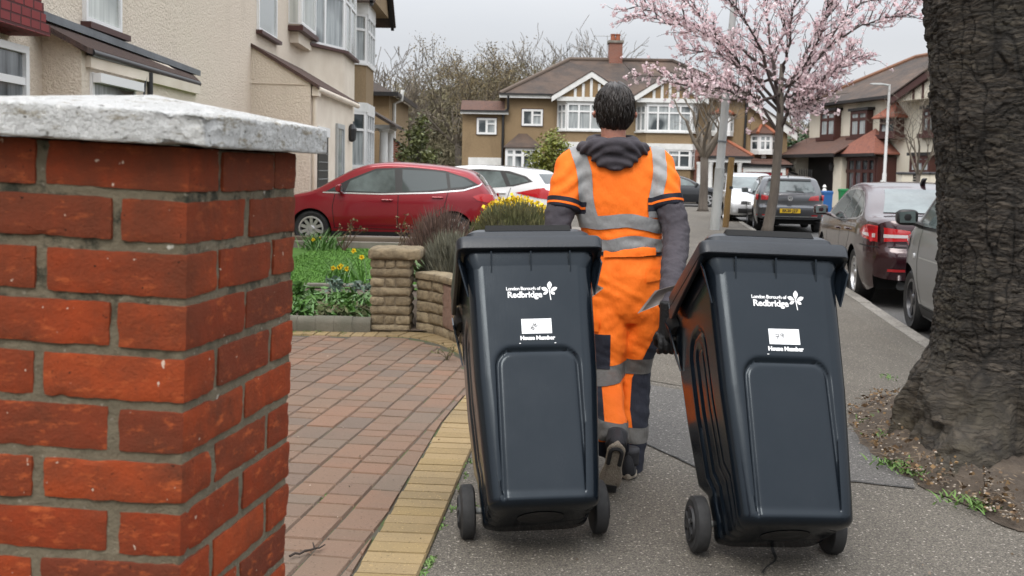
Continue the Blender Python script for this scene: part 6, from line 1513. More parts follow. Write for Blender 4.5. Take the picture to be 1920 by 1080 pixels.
    for a, ln, wd in ((90, .034, .0085), (24, .029, .0072), (156, .029, .0072), (-30, .022, .0055), (210, .022, .0055)):
        d = Vector((math.cos(R_(a)), math.sin(R_(a)), 0)); s = Vector((-d.y, d.x, 0)); pr = []
        for k in range(13):
            u = k / 12; pr.append((d * (.003 + ln * u), wd * math.sin(PI * min(1, u ** 1.25)) ** .9))
        vs = [bm.verts.new(p + s * w) for p, w in pr] + [bm.verts.new(p - s * w) for p, w in pr[-2:0:-1]]
        bm.faces.new(vs)
    bm.faces.new([bm.verts.new(p) for p in ((-.0016, .004, 0), (.0016, .004, 0), (.009, -.034, 0), (.006, -.0345, 0))])
    for f in bm.faces:
        if f.normal.z < 0: f.normal_flip()
    me = bpy.data.meshes.new('leaf_emblem'); bmesh.ops.triangulate(bm, faces=bm.faces[:]); bmesh.ops.recalc_face_normals(bm, faces=bm.faces[:]); bm.to_mesh(me); bm.free()
    for v in me.vertices: v.co *= 1.05; a = v.co.copy(); v.co.x = a.x * .98 + a.y * .1; v.co.y = a.y
    put(me, 'leaf_emblem', M_numw, .063, .708, logo)
    bm = bmesh.new(); bm.faces.new([bm.verts.new(p) for p in ((-.056, -.029, 0), (.056, -.0285, 0), (.056, .029, 0), (-.056, .028, 0))]); me = bpy.data.meshes.new('house_number_panel'); bm.to_mesh(me); bm.free()
    pn = put(me, 'house_number_panel', mat('white_panel', (.84, .85, .86), .5), .007, .571)
    put(text_mesh('House Number', .0205, .0012, .0003, spacing=.98), 'lettering', M_numw, .008, .525, pn)
    # handwritten marks
    mb = MB()
    def stroke(pts):
        P = [Vector((x, yfront(z) - .0078, z)) for x, z in pts]; mb.tube(P, .0009, 5)
    if number == 'kk':
        for dx, dz in ((0, 0), (.010, .012)):
            stroke([(-.016 + dx, .572 + dz), (-.012 + dx, .560 + dz), (-.006 + dx, .556 + dz), (.0 + dx, .562 + dz)]); stroke([(-.017 + dx, .562 + dz), (-.004 + dx, .566 + dz)]); stroke([(-.010 + dx, .575 + dz), (-.006 + dx, .56 + dz)])
    else:
        stroke([(-.026, .578), (-.012, .580), (-.016, .570), (-.020, .562)]); stroke([(-.026, .570), (-.013, .571)])
        stroke([(.004, .577), (-.001, .582), (-.006, .579), (-.006, .574), (-.001, .572), (.003, .577), (.004, .582), (.002, .568), (.0, .562)])
    mb.build('handwriting', M_black, pn)
    mb = MB()
    for x in (-.058, .072):
        if number == 'kk' or x < 0: q = MB(); q.box((x - .003, yfront(.505) - .007, .5035), (x + .003, yfront(.505) - .004, .506)); q.build('fixing_tag', M_numw, r)
    return r
BL = wheelie('dark grey wheelie bin with two scrawled letters on its white house number panel', (.098, 3.86, .11, .553, -.02), 'kk')
BR = wheelie('dark grey wheelie bin with 79 written on its white house number panel', (.942, 3.728, .085, .538, .027), '79')
# ---------------------------------------------------------------- refuse worker walking away
YB = 4.85
def wp(px, py, Y=YB): return AT(px, py, Y)
def ell(c, hx, hy, up=Vector((0, 0, 1)), n=24, sq=2.3, rot=0):
    """superellipse ring round c in the plane square to up"""
    up = up.normalized(); xa = (Vector((1, 0, 0)) - up * up.x).normalized(); ya = up.cross(xa)
    if rot: xa, ya = xa * math.cos(rot) + ya * math.sin(rot), ya * math.cos(rot) - xa * math.sin(rot)
    o = []
    for k in range(n):
        a = 2 * PI * k / n; ca, sa = math.cos(a), math.sin(a)
        o.append(c + xa * hx * math.copysign(abs(ca) ** (2 / sq), ca) + ya * hy * math.copysign(abs(sa) ** (2 / sq), sa))
    return o
def limb(mb, pts, rx, ry=None, n=20, sub=5):
    """smooth tapered tube through pts"""
    ry = ry or rx; P = []; A = []; B = []
    ks = [(i, None) for i in range(len(pts))]
    for i in range((len(pts) - 1) * sub + 1):
        t = i / sub; P.append(Vector([smooth_interp([(k, p[a]) for k, p in enumerate(pts)], t) for a in range(3)])); A.append(smooth_interp(list(enumerate(rx)), t)); B.append(smooth_interp(list(enumerate(ry)), t))
    rs = []
    for i, p in enumerate(P):
        d = P[min(i + 1, len(P) - 1)] - P[max(i - 1, 0)]; rs.append(ell(p, A[i], B[i], d if d.z >= 0 else -d, n, 2.1))
    mb.rings(rs)
def remesh(mb, vox, smooth=8, name='tmp'):
    o = mb.build(name, M_black); m = o.modifiers.new('r', 'REMESH'); m.mode = 'VOXEL'; m.voxel_size = vox
    if smooth: s = o.modifiers.new('s', 'SMOOTH'); s.factor = .5; s.iterations = smooth
    bpy.context.view_layer.update()
    me = bpy.data.meshes.new_from_object(o.evaluated_get(bpy.context.evaluated_depsgraph_get())); old = o.data
    bpy.data.objects.remove(o); bpy.data.meshes.remove(old); me.materials.clear(); return me
def folds(me, fn):
    no = [v.normal.copy() for v in me.vertices]
    for v, n in zip(me.vertices, no): v.co += n * fn(v.co, n)
    me.update()
def strip_from(me, keep, coord, lo, hi, off=.004, extra=None):
    """cut the band lo < coord < hi out of a garment mesh and lift it off the cloth"""
    bm = bmesh.new(); bm.from_mesh(me); lay = bm.verts.layers.float_vector.new('oc'); nl = bm.verts.layers.float_vector.new('on')
    bm.normal_update()
    for v in bm.verts: v[lay] = v.co; v[nl] = v.normal
    kill = [f for f in bm.faces if not keep(f.calc_center_median(), f.normal)]
    bmesh.ops.delete(bm, geom=kill, context='FACES')
    for fn, a, b in [(coord, lo, hi)] + (extra or []):
        for v in bm.verts: o = Vector(v[lay]); v.co = Vector((fn(o), o.y * .001 + o.x * .0007, o.z * .001))
        for val, s in ((a, 1), (b, -1)):
            if val is None: continue
            bmesh.ops.bisect_plane(bm, geom=bm.verts[:] + bm.edges[:] + bm.faces[:], plane_co=(val, 0, 0), plane_no=(-s, 0, 0), clear_outer=True, dist=1e-7)
    for v in bm.verts: v.co = Vector(v[lay]) + Vector(v[nl]) * off
    out = bpy.data.meshes.new('strip'); bm.to_mesh(out); bm.free(); return out
def person():
    root = thing('person', 'man in orange high visibility clothes walking away between two wheelie bins', 'person', (.53, YB, 0))
    off = root.location
    def link(name, me, m, parent=None, smooth=True):
        me.transform(Matrix.Translation(-off)); me.materials.append(m)
        me.polygons.foreach_set('use_smooth', [True] * len(me.polygons)); o = bpy.data.objects.new(name, me); sc.collection.objects.link(o); o.parent = parent or root; return o
    def cloth(name, col, col2, rough=.8, scale=5, sheen=.0, bs=300):
        m, t, b = _nt(name); b.inputs['Roughness'].default_value = rough; b.inputs['Sheen Weight'].default_value = sheen
        v = mapping(t, 'Object'); L(t, mixc(t, noisef(t, v, scale, 5, .6, .3, .7), col, col2), b.inputs['Base Color'])
        b1 = bumpn(t, b, noisef(t, v, bs, 2, .5, .2, .8), .25, .002); bumpn(t, b, noisef(t, mapping(t, 'Object', (1, 1, .55)), 11, 4, .55, .2, .8), .45, .02, b1); return m
    C_or = cloth('fluorescent_orange_cloth', (1.0, .20, .008), (.95, .165, .006)); C_grey = cloth('reflective_grey_tape', (.31, .31, .31), (.25, .25, .25), .55)
    C_navy = cloth('navy_cloth', (.008, .010, .020), (.012, .014, .026)); C_sw = cloth('faded_purple_grey_sweatshirt', (.042, .037, .045), (.062, .055, .064), .95)
    C_tdark = cloth('dull_reflective_tape', (.13, .125, .115), (.10, .095, .09), .5)
    # joints
    sL, sR = wp(1072, 312), wp(1234, 312); eL, eR = wp(1046, 425, 4.78), wp(1268, 438, 4.74); hL, hR = Vector((.245, 4.46, .70)), Vector((.665, 4.34, .79))
    hipL, hipR = wp(1148, 545), wp(1208, 545)
    kL, aL = wp(1134, 700, 4.80), wp(1148, 835, 4.45); kR, aR = wp(1184, 695, 4.90), wp(1178, 885, 4.72)
    neck = wp(1150, 252, 4.84); head = wp(1152, 203, 4.86)
    # continuous body under the clothes
    mb = MB()
    hs = []
    for dz, hx, hy, dy in ((-.105, .045, .05, .045), (-.09, .062, .072, .03), (-.05, .072, .09, .015), (0, .078, .098, 0), (.05, .077, .095, -.005), (.085, .062, .075, -.008), (.108, .03, .04, -.01)): hs.append(ell(head + Vector((0, dy, dz)), hx, hy, n=20, sq=2.0))
    mb.rings(hs); limb(mb, [wp(1152, 300), neck, head + Vector((0, -.01, -.03))], [.075, .058, .06])
    tor = [(1158, 300, .15, .085), (1160, 340, .165, .10), (1165, 410, .15, .095), (1172, 470, .145, .095), (1178, 530, .155, .105), (1178, 570, .12, .1)]
    mb.rings([ell(wp(a, b), c, d) for a, b, c, d in tor][::-1])
    limb(mb, [wp(1110, 318), sL, eL, hL], [.06, .055, .042, .028]); limb(mb, [wp(1200, 318), sR, eR, hR], [.06, .055, .042, .028])
    limb(mb, [hipL, kL, aL], [.08, .058, .04]); limb(mb, [hipR, kR, aR], [.08, .058, .04])
    nose = head + Vector((0, .105, -.015)); limb(mb, [head + Vector((0, .09, .02)), nose, head + Vector((0, .09, -.03))], [.008, .016, .012], sub=3)
    for s in (-1, 1):      # ears
        e = head + Vector((s * .086, -.006, -.03)); mb.rings([ell(e + Vector((s * q * .012, -.006 * q, 0)), .001 + .020 * w, .034 * w, Vector((1, .25 * s, 0)), 14, 2.2, 1.57) for q, w in ((-1.2, .4), (-.3, .8), (.6, 1.0), (1.2, .8))])
    me = remesh(mb, .009, 4)
    skin, t, b = _nt('weathered_skin'); b.inputs['Roughness'].default_value = .55; b.inputs['Subsurface Weight'].default_value = .1; b.inputs['Subsurface Scale'].default_value = .01
    L(t, mixc(t, noisef(t, mapping(t), 30, 4, .6, .3, .7), (.42, .20, .14), (.34, .14, .10)), b.inputs['Base Color']); bumpn(t, b, noisef(t, mapping(t, 'Object', (1, 1, 3)), 40, 3, .6, .2, .8), .3, .003)
    link('body', me, skin)
    # hair: combed shell with separate locks
    mb = MB(); rs = []; nseg = 64
    for i in range(22):
        ph = i / 21; row = []
        for k in range(nseg):
            a = 2 * PI * k / nseg; bk = .5 - .5 * math.sin(a)          # 1 at the back (-y)
            side = abs(math.cos(a))
            low = lerp(.01, -.098, sstep(.35, .8, bk)) - .012 * math.sin(6 * a) * sstep(.5, .9, bk) + .075 * sstep(.78, .97, side)
            zt = lerp(.122, low, ph ** .9); lat = math.acos(max(-1, min(1, zt / .125)))
            rr = math.sin(min(lat, PI / 2 + .0)) if zt > 0 else 1 - .62 * (zt / .125) ** 2
            w = 1 + .09 * noise.noise(Vector((a * 5, zt * 10, 1.3))) + .05 * noise.noise(Vector((a * 17, zt * 30, 3)))
            row.append(head + Vector((math.cos(a) * .084 * rr * w, math.sin(a) * .112 * rr * w - .008, zt * w - .002)))
        rs.append(row)
    mb.rings(rs, cap=True)
    rnd = random.Random(3)
    for j in range(1500):
        a = rnd.uniform(PI * .93, PI * 2.07); z0 = rnd.uniform(.11, -.055); P = []
        rnd_f = rnd.uniform(.0, .06) if rnd.random() < .8 else rnd.uniform(.06, .17); ln = rnd.uniform(.04, .10); tw = rnd.uniform(-.3, .3)
        for q in range(5):
            u = q / 4; zz = z0 - ln * u; 
            rr = math.sqrt(max(.02, 1 - (zz / .125) ** 2)) if zz > 0 else 1 - .60 * (zz / .125) ** 2
            aa = a + tw * u; f = 1.02 + rnd_f * math.sin(u * PI) + .03 * u * u
            if zz < -.105: zz = -.105
            P.append(head + Vector((math.cos(aa) * .084 * rr * f, math.sin(aa) * .112 * rr * f - .008, zz)))
        mb.tube(P, [.0010, .0016, .0016, .0012, .0004], 4)
    hm = mat('dark_greying_hair', (.016, .011, .009), .38, (.075, .066, .06), 40, stretch=(1, 1, .25), lo=.5, hi=.75, island=.5)
    o = mb.build('hair', hm, root, world=True, smooth='all')
    # sweatshirt sleeves and hood
    mb = MB(); limb(mb, [sR + Vector((-.05, 0, 0)), sR.lerp(eR, .6), eR, eR.lerp(hR, .6), hR + Vector((.0, .02, .012))], [.07, .068, .062, .052, .042]); 
    me = remesh(mb, .008, 4); folds(me, lambda p, n: .006 * noise.noise(Vector((p.x * 18, p.y * 18, p.z * 34))) + .004 * noise.noise(p * 60)); link('sleeve', me, C_sw)
    mb = MB(); limb(mb, [sL + Vector((.05, 0, 0)), sL.lerp(eL, .6), eL, eL.lerp(hL, .6), hL], [.07, .072, .062, .052, .042])
    me = remesh(mb, .008, 4); folds(me, lambda p, n: .006 * noise.noise(Vector((p.x * 18, p.y * 18, p.z * 34))) + .004 * noise.noise(p * 60)); link('sleeve', me, C_sw)
    mb = MB(); nc = wp(1149, 268, 4.82)
    def torus(c, rx, ry, tr, tz, tilt=0, n=40):
        rs = []
        for k in range(n + 1):
            a = 2 * PI * k / n; cx = Vector((math.cos(a) * rx, math.sin(a) * ry, -math.sin(a) * tilt)); d = Vector((math.cos(a), math.sin(a), 0))
            rs.append([c + cx + d * tr * math.cos(q) + Vector((0, 0, tz * math.sin(q))) for q in [2 * PI * j / 12 for j in range(12)]])
        mb.rings(rs, cap=False)
    torus(nc, .098, .085, .030, .035, -.01); torus(nc + Vector((0, -.01, -.035)), .135, .105, .032, .035, .02)
    mb.rings([ell(nc + Vector((.003, -.075 - .02 * u, -.02 - .105 * u)), .12 * math.sqrt(max(.01, 1 - (u * .98) ** 2.6)), .048 * (1 - .4 * u), n=20) for u in [i / 10 for i in range(11)]])
    me = remesh(mb, .007, 2)
    def hf(p, n):
        q = p - nc; r = q.x * q.x * 5 + q.z
        return .009 * math.sin(r * 125 + 2 * noise.noise(p * 11)) * sstep(.06, -.03, q.z) * .55 + .005 * noise.noise(p * 24)
    folds(me, hf); link('hood', me, C_sw)
    # jacket: torso and short sleeves
    mb = MB(); tt = [(1152, 277, .075, .075), (1153, 284, .15, .095), (1154, 298, .195, .108), (1156, 325, .212, .122), (1159, 370, .206, .126), (1163, 410, .198, .122), (1167, 440, .184, .118), (1171, 462, .178, .116), (1172, 471, .172, .112)]
    mb.rings([ell(wp(a, b), c, d, n=40, sq=2.4) for a, b, c, d in tt][::-1])
    dL, dR = (eL - sL), (eR - sR)
    hemL, hemR = wp(1056, 393, 4.80), wp(1250, 390, 4.79)
    for s0, hem, sx in ((sL, hemL, 1), (sR, hemR, -1)):
        limb(mb, [s0 + Vector((sx * .11, 0, .012)), s0 + Vector((sx * .02, 0, .0)), s0.lerp(hem, .5), hem], [.075, .088, .084, .074], [.08, .088, .086, .076])
    me = remesh(mb, .0075, 3)
    def jf(p, n):
        f = .008 * noise.noise(Vector((p.x * 9 + p.z * 5, p.y * 9, p.z * 6 - p.x * 3))) + .0025 * noise.noise(Vector((p.x * 22 + p.z * 12, p.y * 20, p.z * 26)))
        # bunched cloth above the hem and diagonal pulls to the armpits
        hz = sstep(1.2, 1.06, p.z); f += hz * .009 * noise.noise(Vector((p.x * 9, p.y * 6, p.z * 34))) 
        dx = abs(p.x - wp(1157, 340).x); f += .006 * math.sin((dx * .8 + p.z) * 85 + 3 * noise.noise(p * 8)) * sstep(.10, .19, dx) * sstep(1.2, 1.32, p.z) * .7
        return f
    folds(me, jf); jme = me.copy(); link('jacket', me, C_or)
    cx = lambda z: wp(1157, 340).x + (1.3 - z) * .06
    zt, zb = wp(1150, 275).z, wp(1150, 405).z
    tor_c = lambda c, n: abs(c.x - cx(c.z)) < .215 - .03 * sstep(1.30, 1.42, c.z) * 0
    def brace(p0, p1, w):
        (x0, z0), (x1, z1) = p0, p1
        fn = lambda p: p.x - (x0 + (x1 - x0) * (p.z - z0) / (z1 - z0)) - .006 * math.sin(p.z * 24) 
        a, b_, c_ = wp(1103, 405), wp(1221, 408), 0
        return strip_from(jme, lambda c, n: abs(fn(c)) < w * 1.4 and c.z > zb - .03, fn, -w, w, .0035, [(lambda p: p.z, zb + .0, None)])
    A0, A1 = wp(1084, 285), wp(1104, 405); B0, B1 = wp(1232, 292), wp(1222, 408)
    link('reflective_brace', brace((A0.x, A0.z), (A1.x, A1.z), .034), C_grey); link('reflective_brace', brace((B0.x, B0.z), (B1.x, B1.z), .031), C_grey)
    def hoop(pc, tilt, sag, w, wave=0.0):
        c = wp(*pc); fn = lambda p: p.z - c.z - tilt * (p.x - c.x) + sag * ((p.x - c.x) / .18) ** 2 - wave * math.sin((p.x - c.x) * 26 + .6) - .004 * noise.noise(p * 15)
        hub = lambda q, n: abs(q.x - cx(q.z)) < .20 and abs(fn(q)) < w * 1.6
        return strip_from(jme, hub, fn, -w, w, .005)
    link('reflective_band', hoop((1160, 413), -.03, .012, .031, .006), C_grey); link('reflective_band', hoop((1168, 454), .01, .004, .029, .008), C_grey)
    for s0, hem in ((sL, hemL), (sR, hemR)):
        d = (hem - s0).normalized(); fn = lambda p, d=d, h=hem: (p - h).dot(d)
        near = lambda c, n, d=d, h=hem: (c - h).dot(d) > -.07 and abs((c - h).dot(Vector((1, 0, 0)))) < .13 and (c - h - d * (c - h).dot(d)).length < .11
        link('cuff_band', strip_from(jme, near, fn, -.045, .014, .004), C_navy)
        link('cuff_piping', strip_from(jme, near, fn, -.024, -.014, .006), C_or)
    # trousers
    mb = MB(); hp = [(1172, 462, .165, .11), (1175, 480, .172, .115), (1178, 515, .186, .132), (1179, 550, .188, .138), (1178, 582, .172, .125), (1176, 602, .13, .10)]
    mb.rings([ell(wp(a, b), c, d, n=36, sq=2.35) for a, b, c, d in hp][::-1])
    LL = [wp(1142, 560), wp(1137, 630, 4.84), kL, wp(1136, 765, 4.62), wp(1149, 838, 4.42)]; LR = [wp(1212, 560), wp(1200, 625, 4.88), kR, wp(1181, 790, 4.84), wp(1177, 892, 4.74)]
    limb(mb, LL, [.105, .100, .088, .083, .074], [.12, .110, .092, .086, .078]); limb(mb, LR, [.105, .100, .089, .084, .064], [.12, .110, .094, .088, .07])
    me = remesh(mb, .0075, 3)
    def tf(p, n):
        f = .009 * noise.noise(Vector((p.x * 11 + p.z * 6, p.y * 11, p.z * 9 - p.x * 6))) + .003 * noise.noise(p * 26)
        for z0, amp in ((.52, .007), (.30, .005), (.12, .007), (.86, .004)):
            f += amp * math.exp(-((p.z - z0) / .08) ** 2) * noise.noise(Vector((p.x * 7 + p.z * 9, p.y * 7, p.z * 30 + p.x * 14)))
        return f
    folds(me, tf); tme = me.copy(); tr = link('trousers', me, C_or)
    def seg(p, P): 
        best = 9
        for a, b in zip(P, P[1:]):
            ab = b - a; u = max(0, min(1, (p - a).dot(ab) / ab.length_squared)); best = min(best, (p - a - ab * u).length)
        return best
    isL = lambda p: seg(p, LL) < seg(p, LR)
    def legband(L_, zc, w, tilt=0, off=.004):
        fn = lambda p: p.z - zc - tilt * (p.x - (LL if L_ else LR)[2].x) - .005 * noise.noise(p * 14)
        return strip_from(tme, lambda c, n: isL(c) == L_ and abs(fn(c)) < w * 1.7, fn, -w, w, off)
    zz = lambda y: wp(1170, y).z
    link('reflective_band', legband(True, zz(692), .036, .12), C_tdark); link('reflective_band', legband(False, zz(684), .036, .0), C_tdark)
    link('reflective_band', legband(True, zz(768) + .0, .034, -.15), C_tdark); link('reflective_band', legband(False, zz(806), .033, -.05), C_tdark)
    link('navy_panel', strip_from(tme, lambda c, n: isL(c) and c.z < zz(782) + .05, lambda p: p.z, -1, zz(783), .0025), C_navy)
    link('navy_panel', strip_from(tme, lambda c, n: (not isL(c)) and c.z < zz(800), lambda p: p.z, -1, zz(819), .0025), C_navy)
    # navy outer panels
    bx = lambda p: p.x - interp([(zz(830), wp(1184, 830).x), (zz(760), wp(1178, 760).x), (zz(705), wp(1183, 705).x), (zz(660), wp(1206, 660).x), (zz(598), wp(1236, 598).x)], p.z)
    link('navy_panel', strip_from(tme, lambda c, n: (not isL(c)) and zz(835) < c.z < zz(590), bx, 0, None, .0022, [(lambda p: p.z, zz(822), zz(600))]), C_navy)
    pk = lambda p: p.x
    link('thigh_pocket', strip_from(tme, lambda c, n: isL(c) and n.y < .3 and zz(700) < c.z < zz(610), pk, wp(1070, 650).x, wp(1139, 650).x, .008, [(lambda p: p.z, zz(684), zz(621))]), C_navy)
    link('navy_panel', strip_from(tme, lambda c, n: isL(c) and zz(775) < c.z < zz(700), pk, wp(1050, 650).x, wp(1122, 650).x, .0022, [(lambda p: p.z, zz(760), zz(706))]), C_navy)
    link('pocket_flap', strip_from(tme, lambda c, n: isL(c) and n.y < .3 and zz(635) < c.z < zz(585), pk, wp(1070, 650).x, wp(1121, 600).x, .010, [(lambda p: p.z, zz(616), zz(594))]), C_or)
    fl = lambda p: p.z - (zz(505) + (p.x - wp(1205, 500).x) * .12)
    link('pocket_flap', strip_from(tme, lambda c, n: n.y < .0 and c.x > wp(1190, 500).x and zz(540) < c.z < zz(475), pk, wp(1204, 500).x, wp(1246, 500).x, .008, [(fl, -.045, .008)]), C_or)
    link('belt', strip_from(tme, lambda c, n: zz(485) < c.z < zz(455), lambda p: p.z, zz(477), zz(466), .004), C_navy)
    link('waist_patch', strip_from(tme, lambda c, n: n.y < .2 and zz(490) < c.z < zz(455), pk, wp(1130, 470).x, wp(1222, 470).x, .012, [(lambda p: p.z - .06 * (p.x - wp(1175, 470).x), zz(478), zz(455))]), C_or)
    mb = MB(); sp = []
    for i in range(14):
        p = wp(1192 + 5 * math.sin(i * .3) - i * .6, 486 + i * 7.5); sp.append(p)
    # gloves: palm, four curled fingers and a thumb round the bin handle
    glm = mat('black_work_glove', (.008, .008, .009), .6, bump=.4, bscale=120)
    def glove(hand, bin_, lx):
        mw = bin_.matrix_world if False else Matrix.Translation(bin_.location) @ bin_.rotation_quaternion.to_matrix().to_4x4()
        bar = mw @ Vector((lx, .272, .80)); ax = (mw.to_3x3() @ Vector((1, 0, 0))).normalized(); upv = (hand - bar); upv = (upv - ax * upv.dot(ax)).normalized(); sd = ax.cross(upv).normalized()
        if sd.y > 0: sd = -sd
        mb = MB(); palm = bar + upv * .036
        wrist = hand + (hand - palm).normalized() * .05; limb(mb, [wrist, palm + upv * .035, palm, palm - upv * .004 + sd * .012], [.038, .046, .05, .034], [.036, .030, .026, .018], 16)
        for k, (x, ln) in enumerate(((-.039, .9), (-.013, 1.0), (.014, .97), (.039, .8))):
            P = []
            for q in range(7):
                a = PI / 2 - q / 6 * 4.0 * ln; rr = .031; P.append(bar + ax * x + upv * (rr * math.sin(a)) + sd * (rr * math.cos(a)))
            mb.tube(P, [.0145, .0145, .0138, .0132, .0128, .012, .009], 10)
        P = [palm - ax * .045 + upv * .012, bar - ax * .052 + upv * .02 - sd * .02, bar - ax * .045 - sd * .034 - upv * .004, bar - ax * .025 - sd * .03 - upv * .022]; mb.tube(P, [.015, .014, .0125, .009], 10)
        g = remesh(mb, .004, 2); return link('glove', g, glm)
    glove(hR, BR, -.235); glove(hL, BL, .13)
    # shoes: planted right shoe and lifted left shoe showing its sole
    sole_m = mat('worn_tan_sole', (.46, .40, .32), .85, (.36, .30, .24), 25, bump=.9, bscale=150); shoe_m = mat('dark_work_shoe', (.018, .018, .022), .7)
    def shoe(heel, toe, up, lifted):
        f = (toe - heel).normalized(); up = (up - f * up.dot(f)).normalized(); s = f.cross(up); Ln = .29; r = thing('shoe', None, None); del r['kind']; r.parent = root; 
        W = [(0, .030), (.04, .036), (.12, .034), (.19, .046), (.24, .044), (.275, .03), (.29, .012)]
        mb = MB(); rs = []
        for i in range(25):
            x = -.004 + .298 * i / 24; w = smooth_interp(W, max(0, min(.29, x))) * (math.sqrt(max(.02, min(1, (x + .004) / .03)))) + .003
            rs.append([heel + f * x + s * (w * math.cos(a)) * 1.0 + up * (.014 + .014 * math.sin(a) + .03 * sstep(.22, .29, x)) for a in [2 * PI * k / 16 for k in range(16)]])
        mb.rings(rs); mb.build('sole', sole_m, r, world=True, smooth='all')
        mb = MB(); rs = []
        for i in range(21):
            x = .002 + .28 * i / 20; w = smooth_interp(W, x) * .98; h = smooth_interp([(0, .085), (.06, .10), (.12, .085), (.2, .055), (.26, .04), (.285, .015)], x)
            rs.append([heel + f * x + s * w * math.cos(a) * (1 if math.sin(a) < .3 else .85) + up * (.026 + (h if math.sin(a) > 0 else .008) * math.sin(a) + .03 * sstep(.22, .29, x)) for a in [2 * PI * k / 16 for k in range(16)]])
        mb.rings(rs); limb(mb, [heel + f * .06 + up * .06, heel + f * .055 + up * .13], [.045, .048]); mb.build('upper', shoe_m, r, world=True, smooth='all')
        arc = [heel + f * (.045 - .028 * math.sin(a)) + s * (.024 * math.cos(a)) - up * .0008 for a in [PI * k / 10 for k in range(11)]]
        arc = [heel + f * .105 + s * .024 - up * .0008] + arc + [heel + f * .105 - s * .024 - up * .0008]
        mb = MB(); mb.tube(arc, .009, 8); mb.build('heel_tread', M_rubber, r, world=True)
        mb = MB(); mb.prism([heel + f * .225 + s * .033, heel + f * .225 - s * .033, heel + f * .262 - s * .033, heel + f * .262 + s * .033], -up * .004); mb.build('toe_tread', M_rubber, r, world=True)
    hl = wp(1158, 836, 4.27); tl = wp(1139, 926, 4.40); shoe(hl, tl, (Vector((.1, .9, .35))), True)
    hr = G(1178, 903); shoe(Vector((hr.x, hr.y + .02, .0)), Vector((hr.x + .045, hr.y + .31, 0)), Vector((0, 0, 1)), False)
person()
# clear plastic wallets hanging from the bin handles
def wallet(lab, pts, Y, seed):
    r = thing('document_wallet', lab, 'packet', wp(*pts[0], Y), 0, 'document wallets hanging by the bins')
    P = [wp(x, y, Y + dy) for (x, y), dy in zip(pts, (0, .02, .05, .03))]
    mb = MB(); n = (P[1] - P[0]).cross(P[3] - P[0]).normalized() * .004; rs = []
    def S(u, v): 
        q = P[0].lerp(P[1], u).lerp(P[3].lerp(P[2], u), v); return q + n * (2.5 * math.sin(PI * u) * math.sin(PI * v) + 1.5 * noise.noise(q * 30))
    K = 10; top = [[S(i / K, j / K) for i in range(K + 1)] for j in range(K + 1)]
    mb.rings(top, cap=False, closed=False); mb.rings([[q - n * .5 for q in row][::-1] for row in top], cap=False, closed=False); mb.build('plastic_sleeve', mat('milky_plastic', (.30, .255, .235), .25, (.38, .33, .30), 20), r, world=True, smooth='all')
    mb = MB(); mb.rings([[S(.07 + .89 * i / K, .09 + .82 * j / K) + n * .6 for i in range(K + 1)] for j in range(K + 1)], cap=False, closed=False); mb.rings([[S(.07 + .89 * i / K, .09 + .82 * j / K) - n * 1.1 for i in range(K + 1)][::-1] for j in range(K + 1)], cap=False, closed=False); mb.build('dark_leaflet', mat('grey_brown_leaflet', (.09, .075, .065), .35, (.13, .11, .10), 9), r, world=True, smooth='all')
wallet('clear plastic wallet with dark leaflet hanging beside the gloved hand at the bin marked 79', [(1195, 588), (1228, 545), (1292, 527), (1262, 560)], 4.34, 1)
wallet('small clear plastic wallet poking out beside the bin with scrawled letters', [(1132, 540), (1104, 562), (1088, 545), (1106, 528)], 4.40, 2)
# ---------------------------------------------------------------- front garden
def rock(mb, x0, x1, y0, y1, z0, z1, M_, rnd, n=.014, amp=.009):
    """one rock faced block in the local box, mapped by M_"""
    nx, ny, nz_ = max(2, int((x1 - x0) / .03)), max(2, int((y1 - y0) / .03)), max(2, int((z1 - z0) / .02)); idx = {}; vs = []; fs = []; sd = Vector((rnd.uniform(0, 50), rnd.uniform(0, 50), 0)); rr = .008
    c = Vector(((x0 + x1) / 2, (y0 + y1) / 2, (z0 + z1) / 2))
    def V(i, j, k):
        if (i, j, k) in idx: return idx[i, j, k]
        p = Vector((lerp(x0, x1, i / nx), lerp(y0, y1, j / ny), lerp(z0, z1, k / nz_))); q = Vector((min(max(p.x, x0 + rr), x1 - rr), min(max(p.y, y0 + rr), y1 - rr), min(max(p.z, z0 + rr), z1 - rr)))
        d = (p - q); d = d.normalized() if d.length > 1e-8 else (p - c).normalized(); e = (i in (0, nx)) + (j in (0, ny)) + (k in (0, nz_))
        p = (q + d * rr if e > 1 else p) + d * (noise.noise(p * 28 + sd) * amp + (amp * .8 if e == 1 else 0))
        idx[i, j, k] = len(vs); vs.append(M_(p)); return idx[i, j, k]
    for i in range(nx):
        for j in range(ny): fs += [(V(i,j,0), V(i,j+1,0), V(i+1,j+1,0), V(i+1,j,0)), (V(i,j,nz_), V(i+1,j,nz_), V(i+1,j+1,nz_), V(i,j+1,nz_))]
        for k in range(nz_): fs += [(V(i,0,k), V(i+1,0,k), V(i+1,0,k+1), V(i,0,k+1)), (V(i,ny,k), V(i,ny,k+1), V(i+1,ny,k+1), V(i+1,ny,k))]
    for j in range(ny):
        for k in range(nz_): fs += [(V(0,j,k), V(0,j,k+1), V(0,j+1,k+1), V(0,j+1,k)), (V(nx,j,k), V(nx,j+1,k), V(nx,j+1,k+1), V(nx,j,k+1))]
    mb.add(vs, fs)
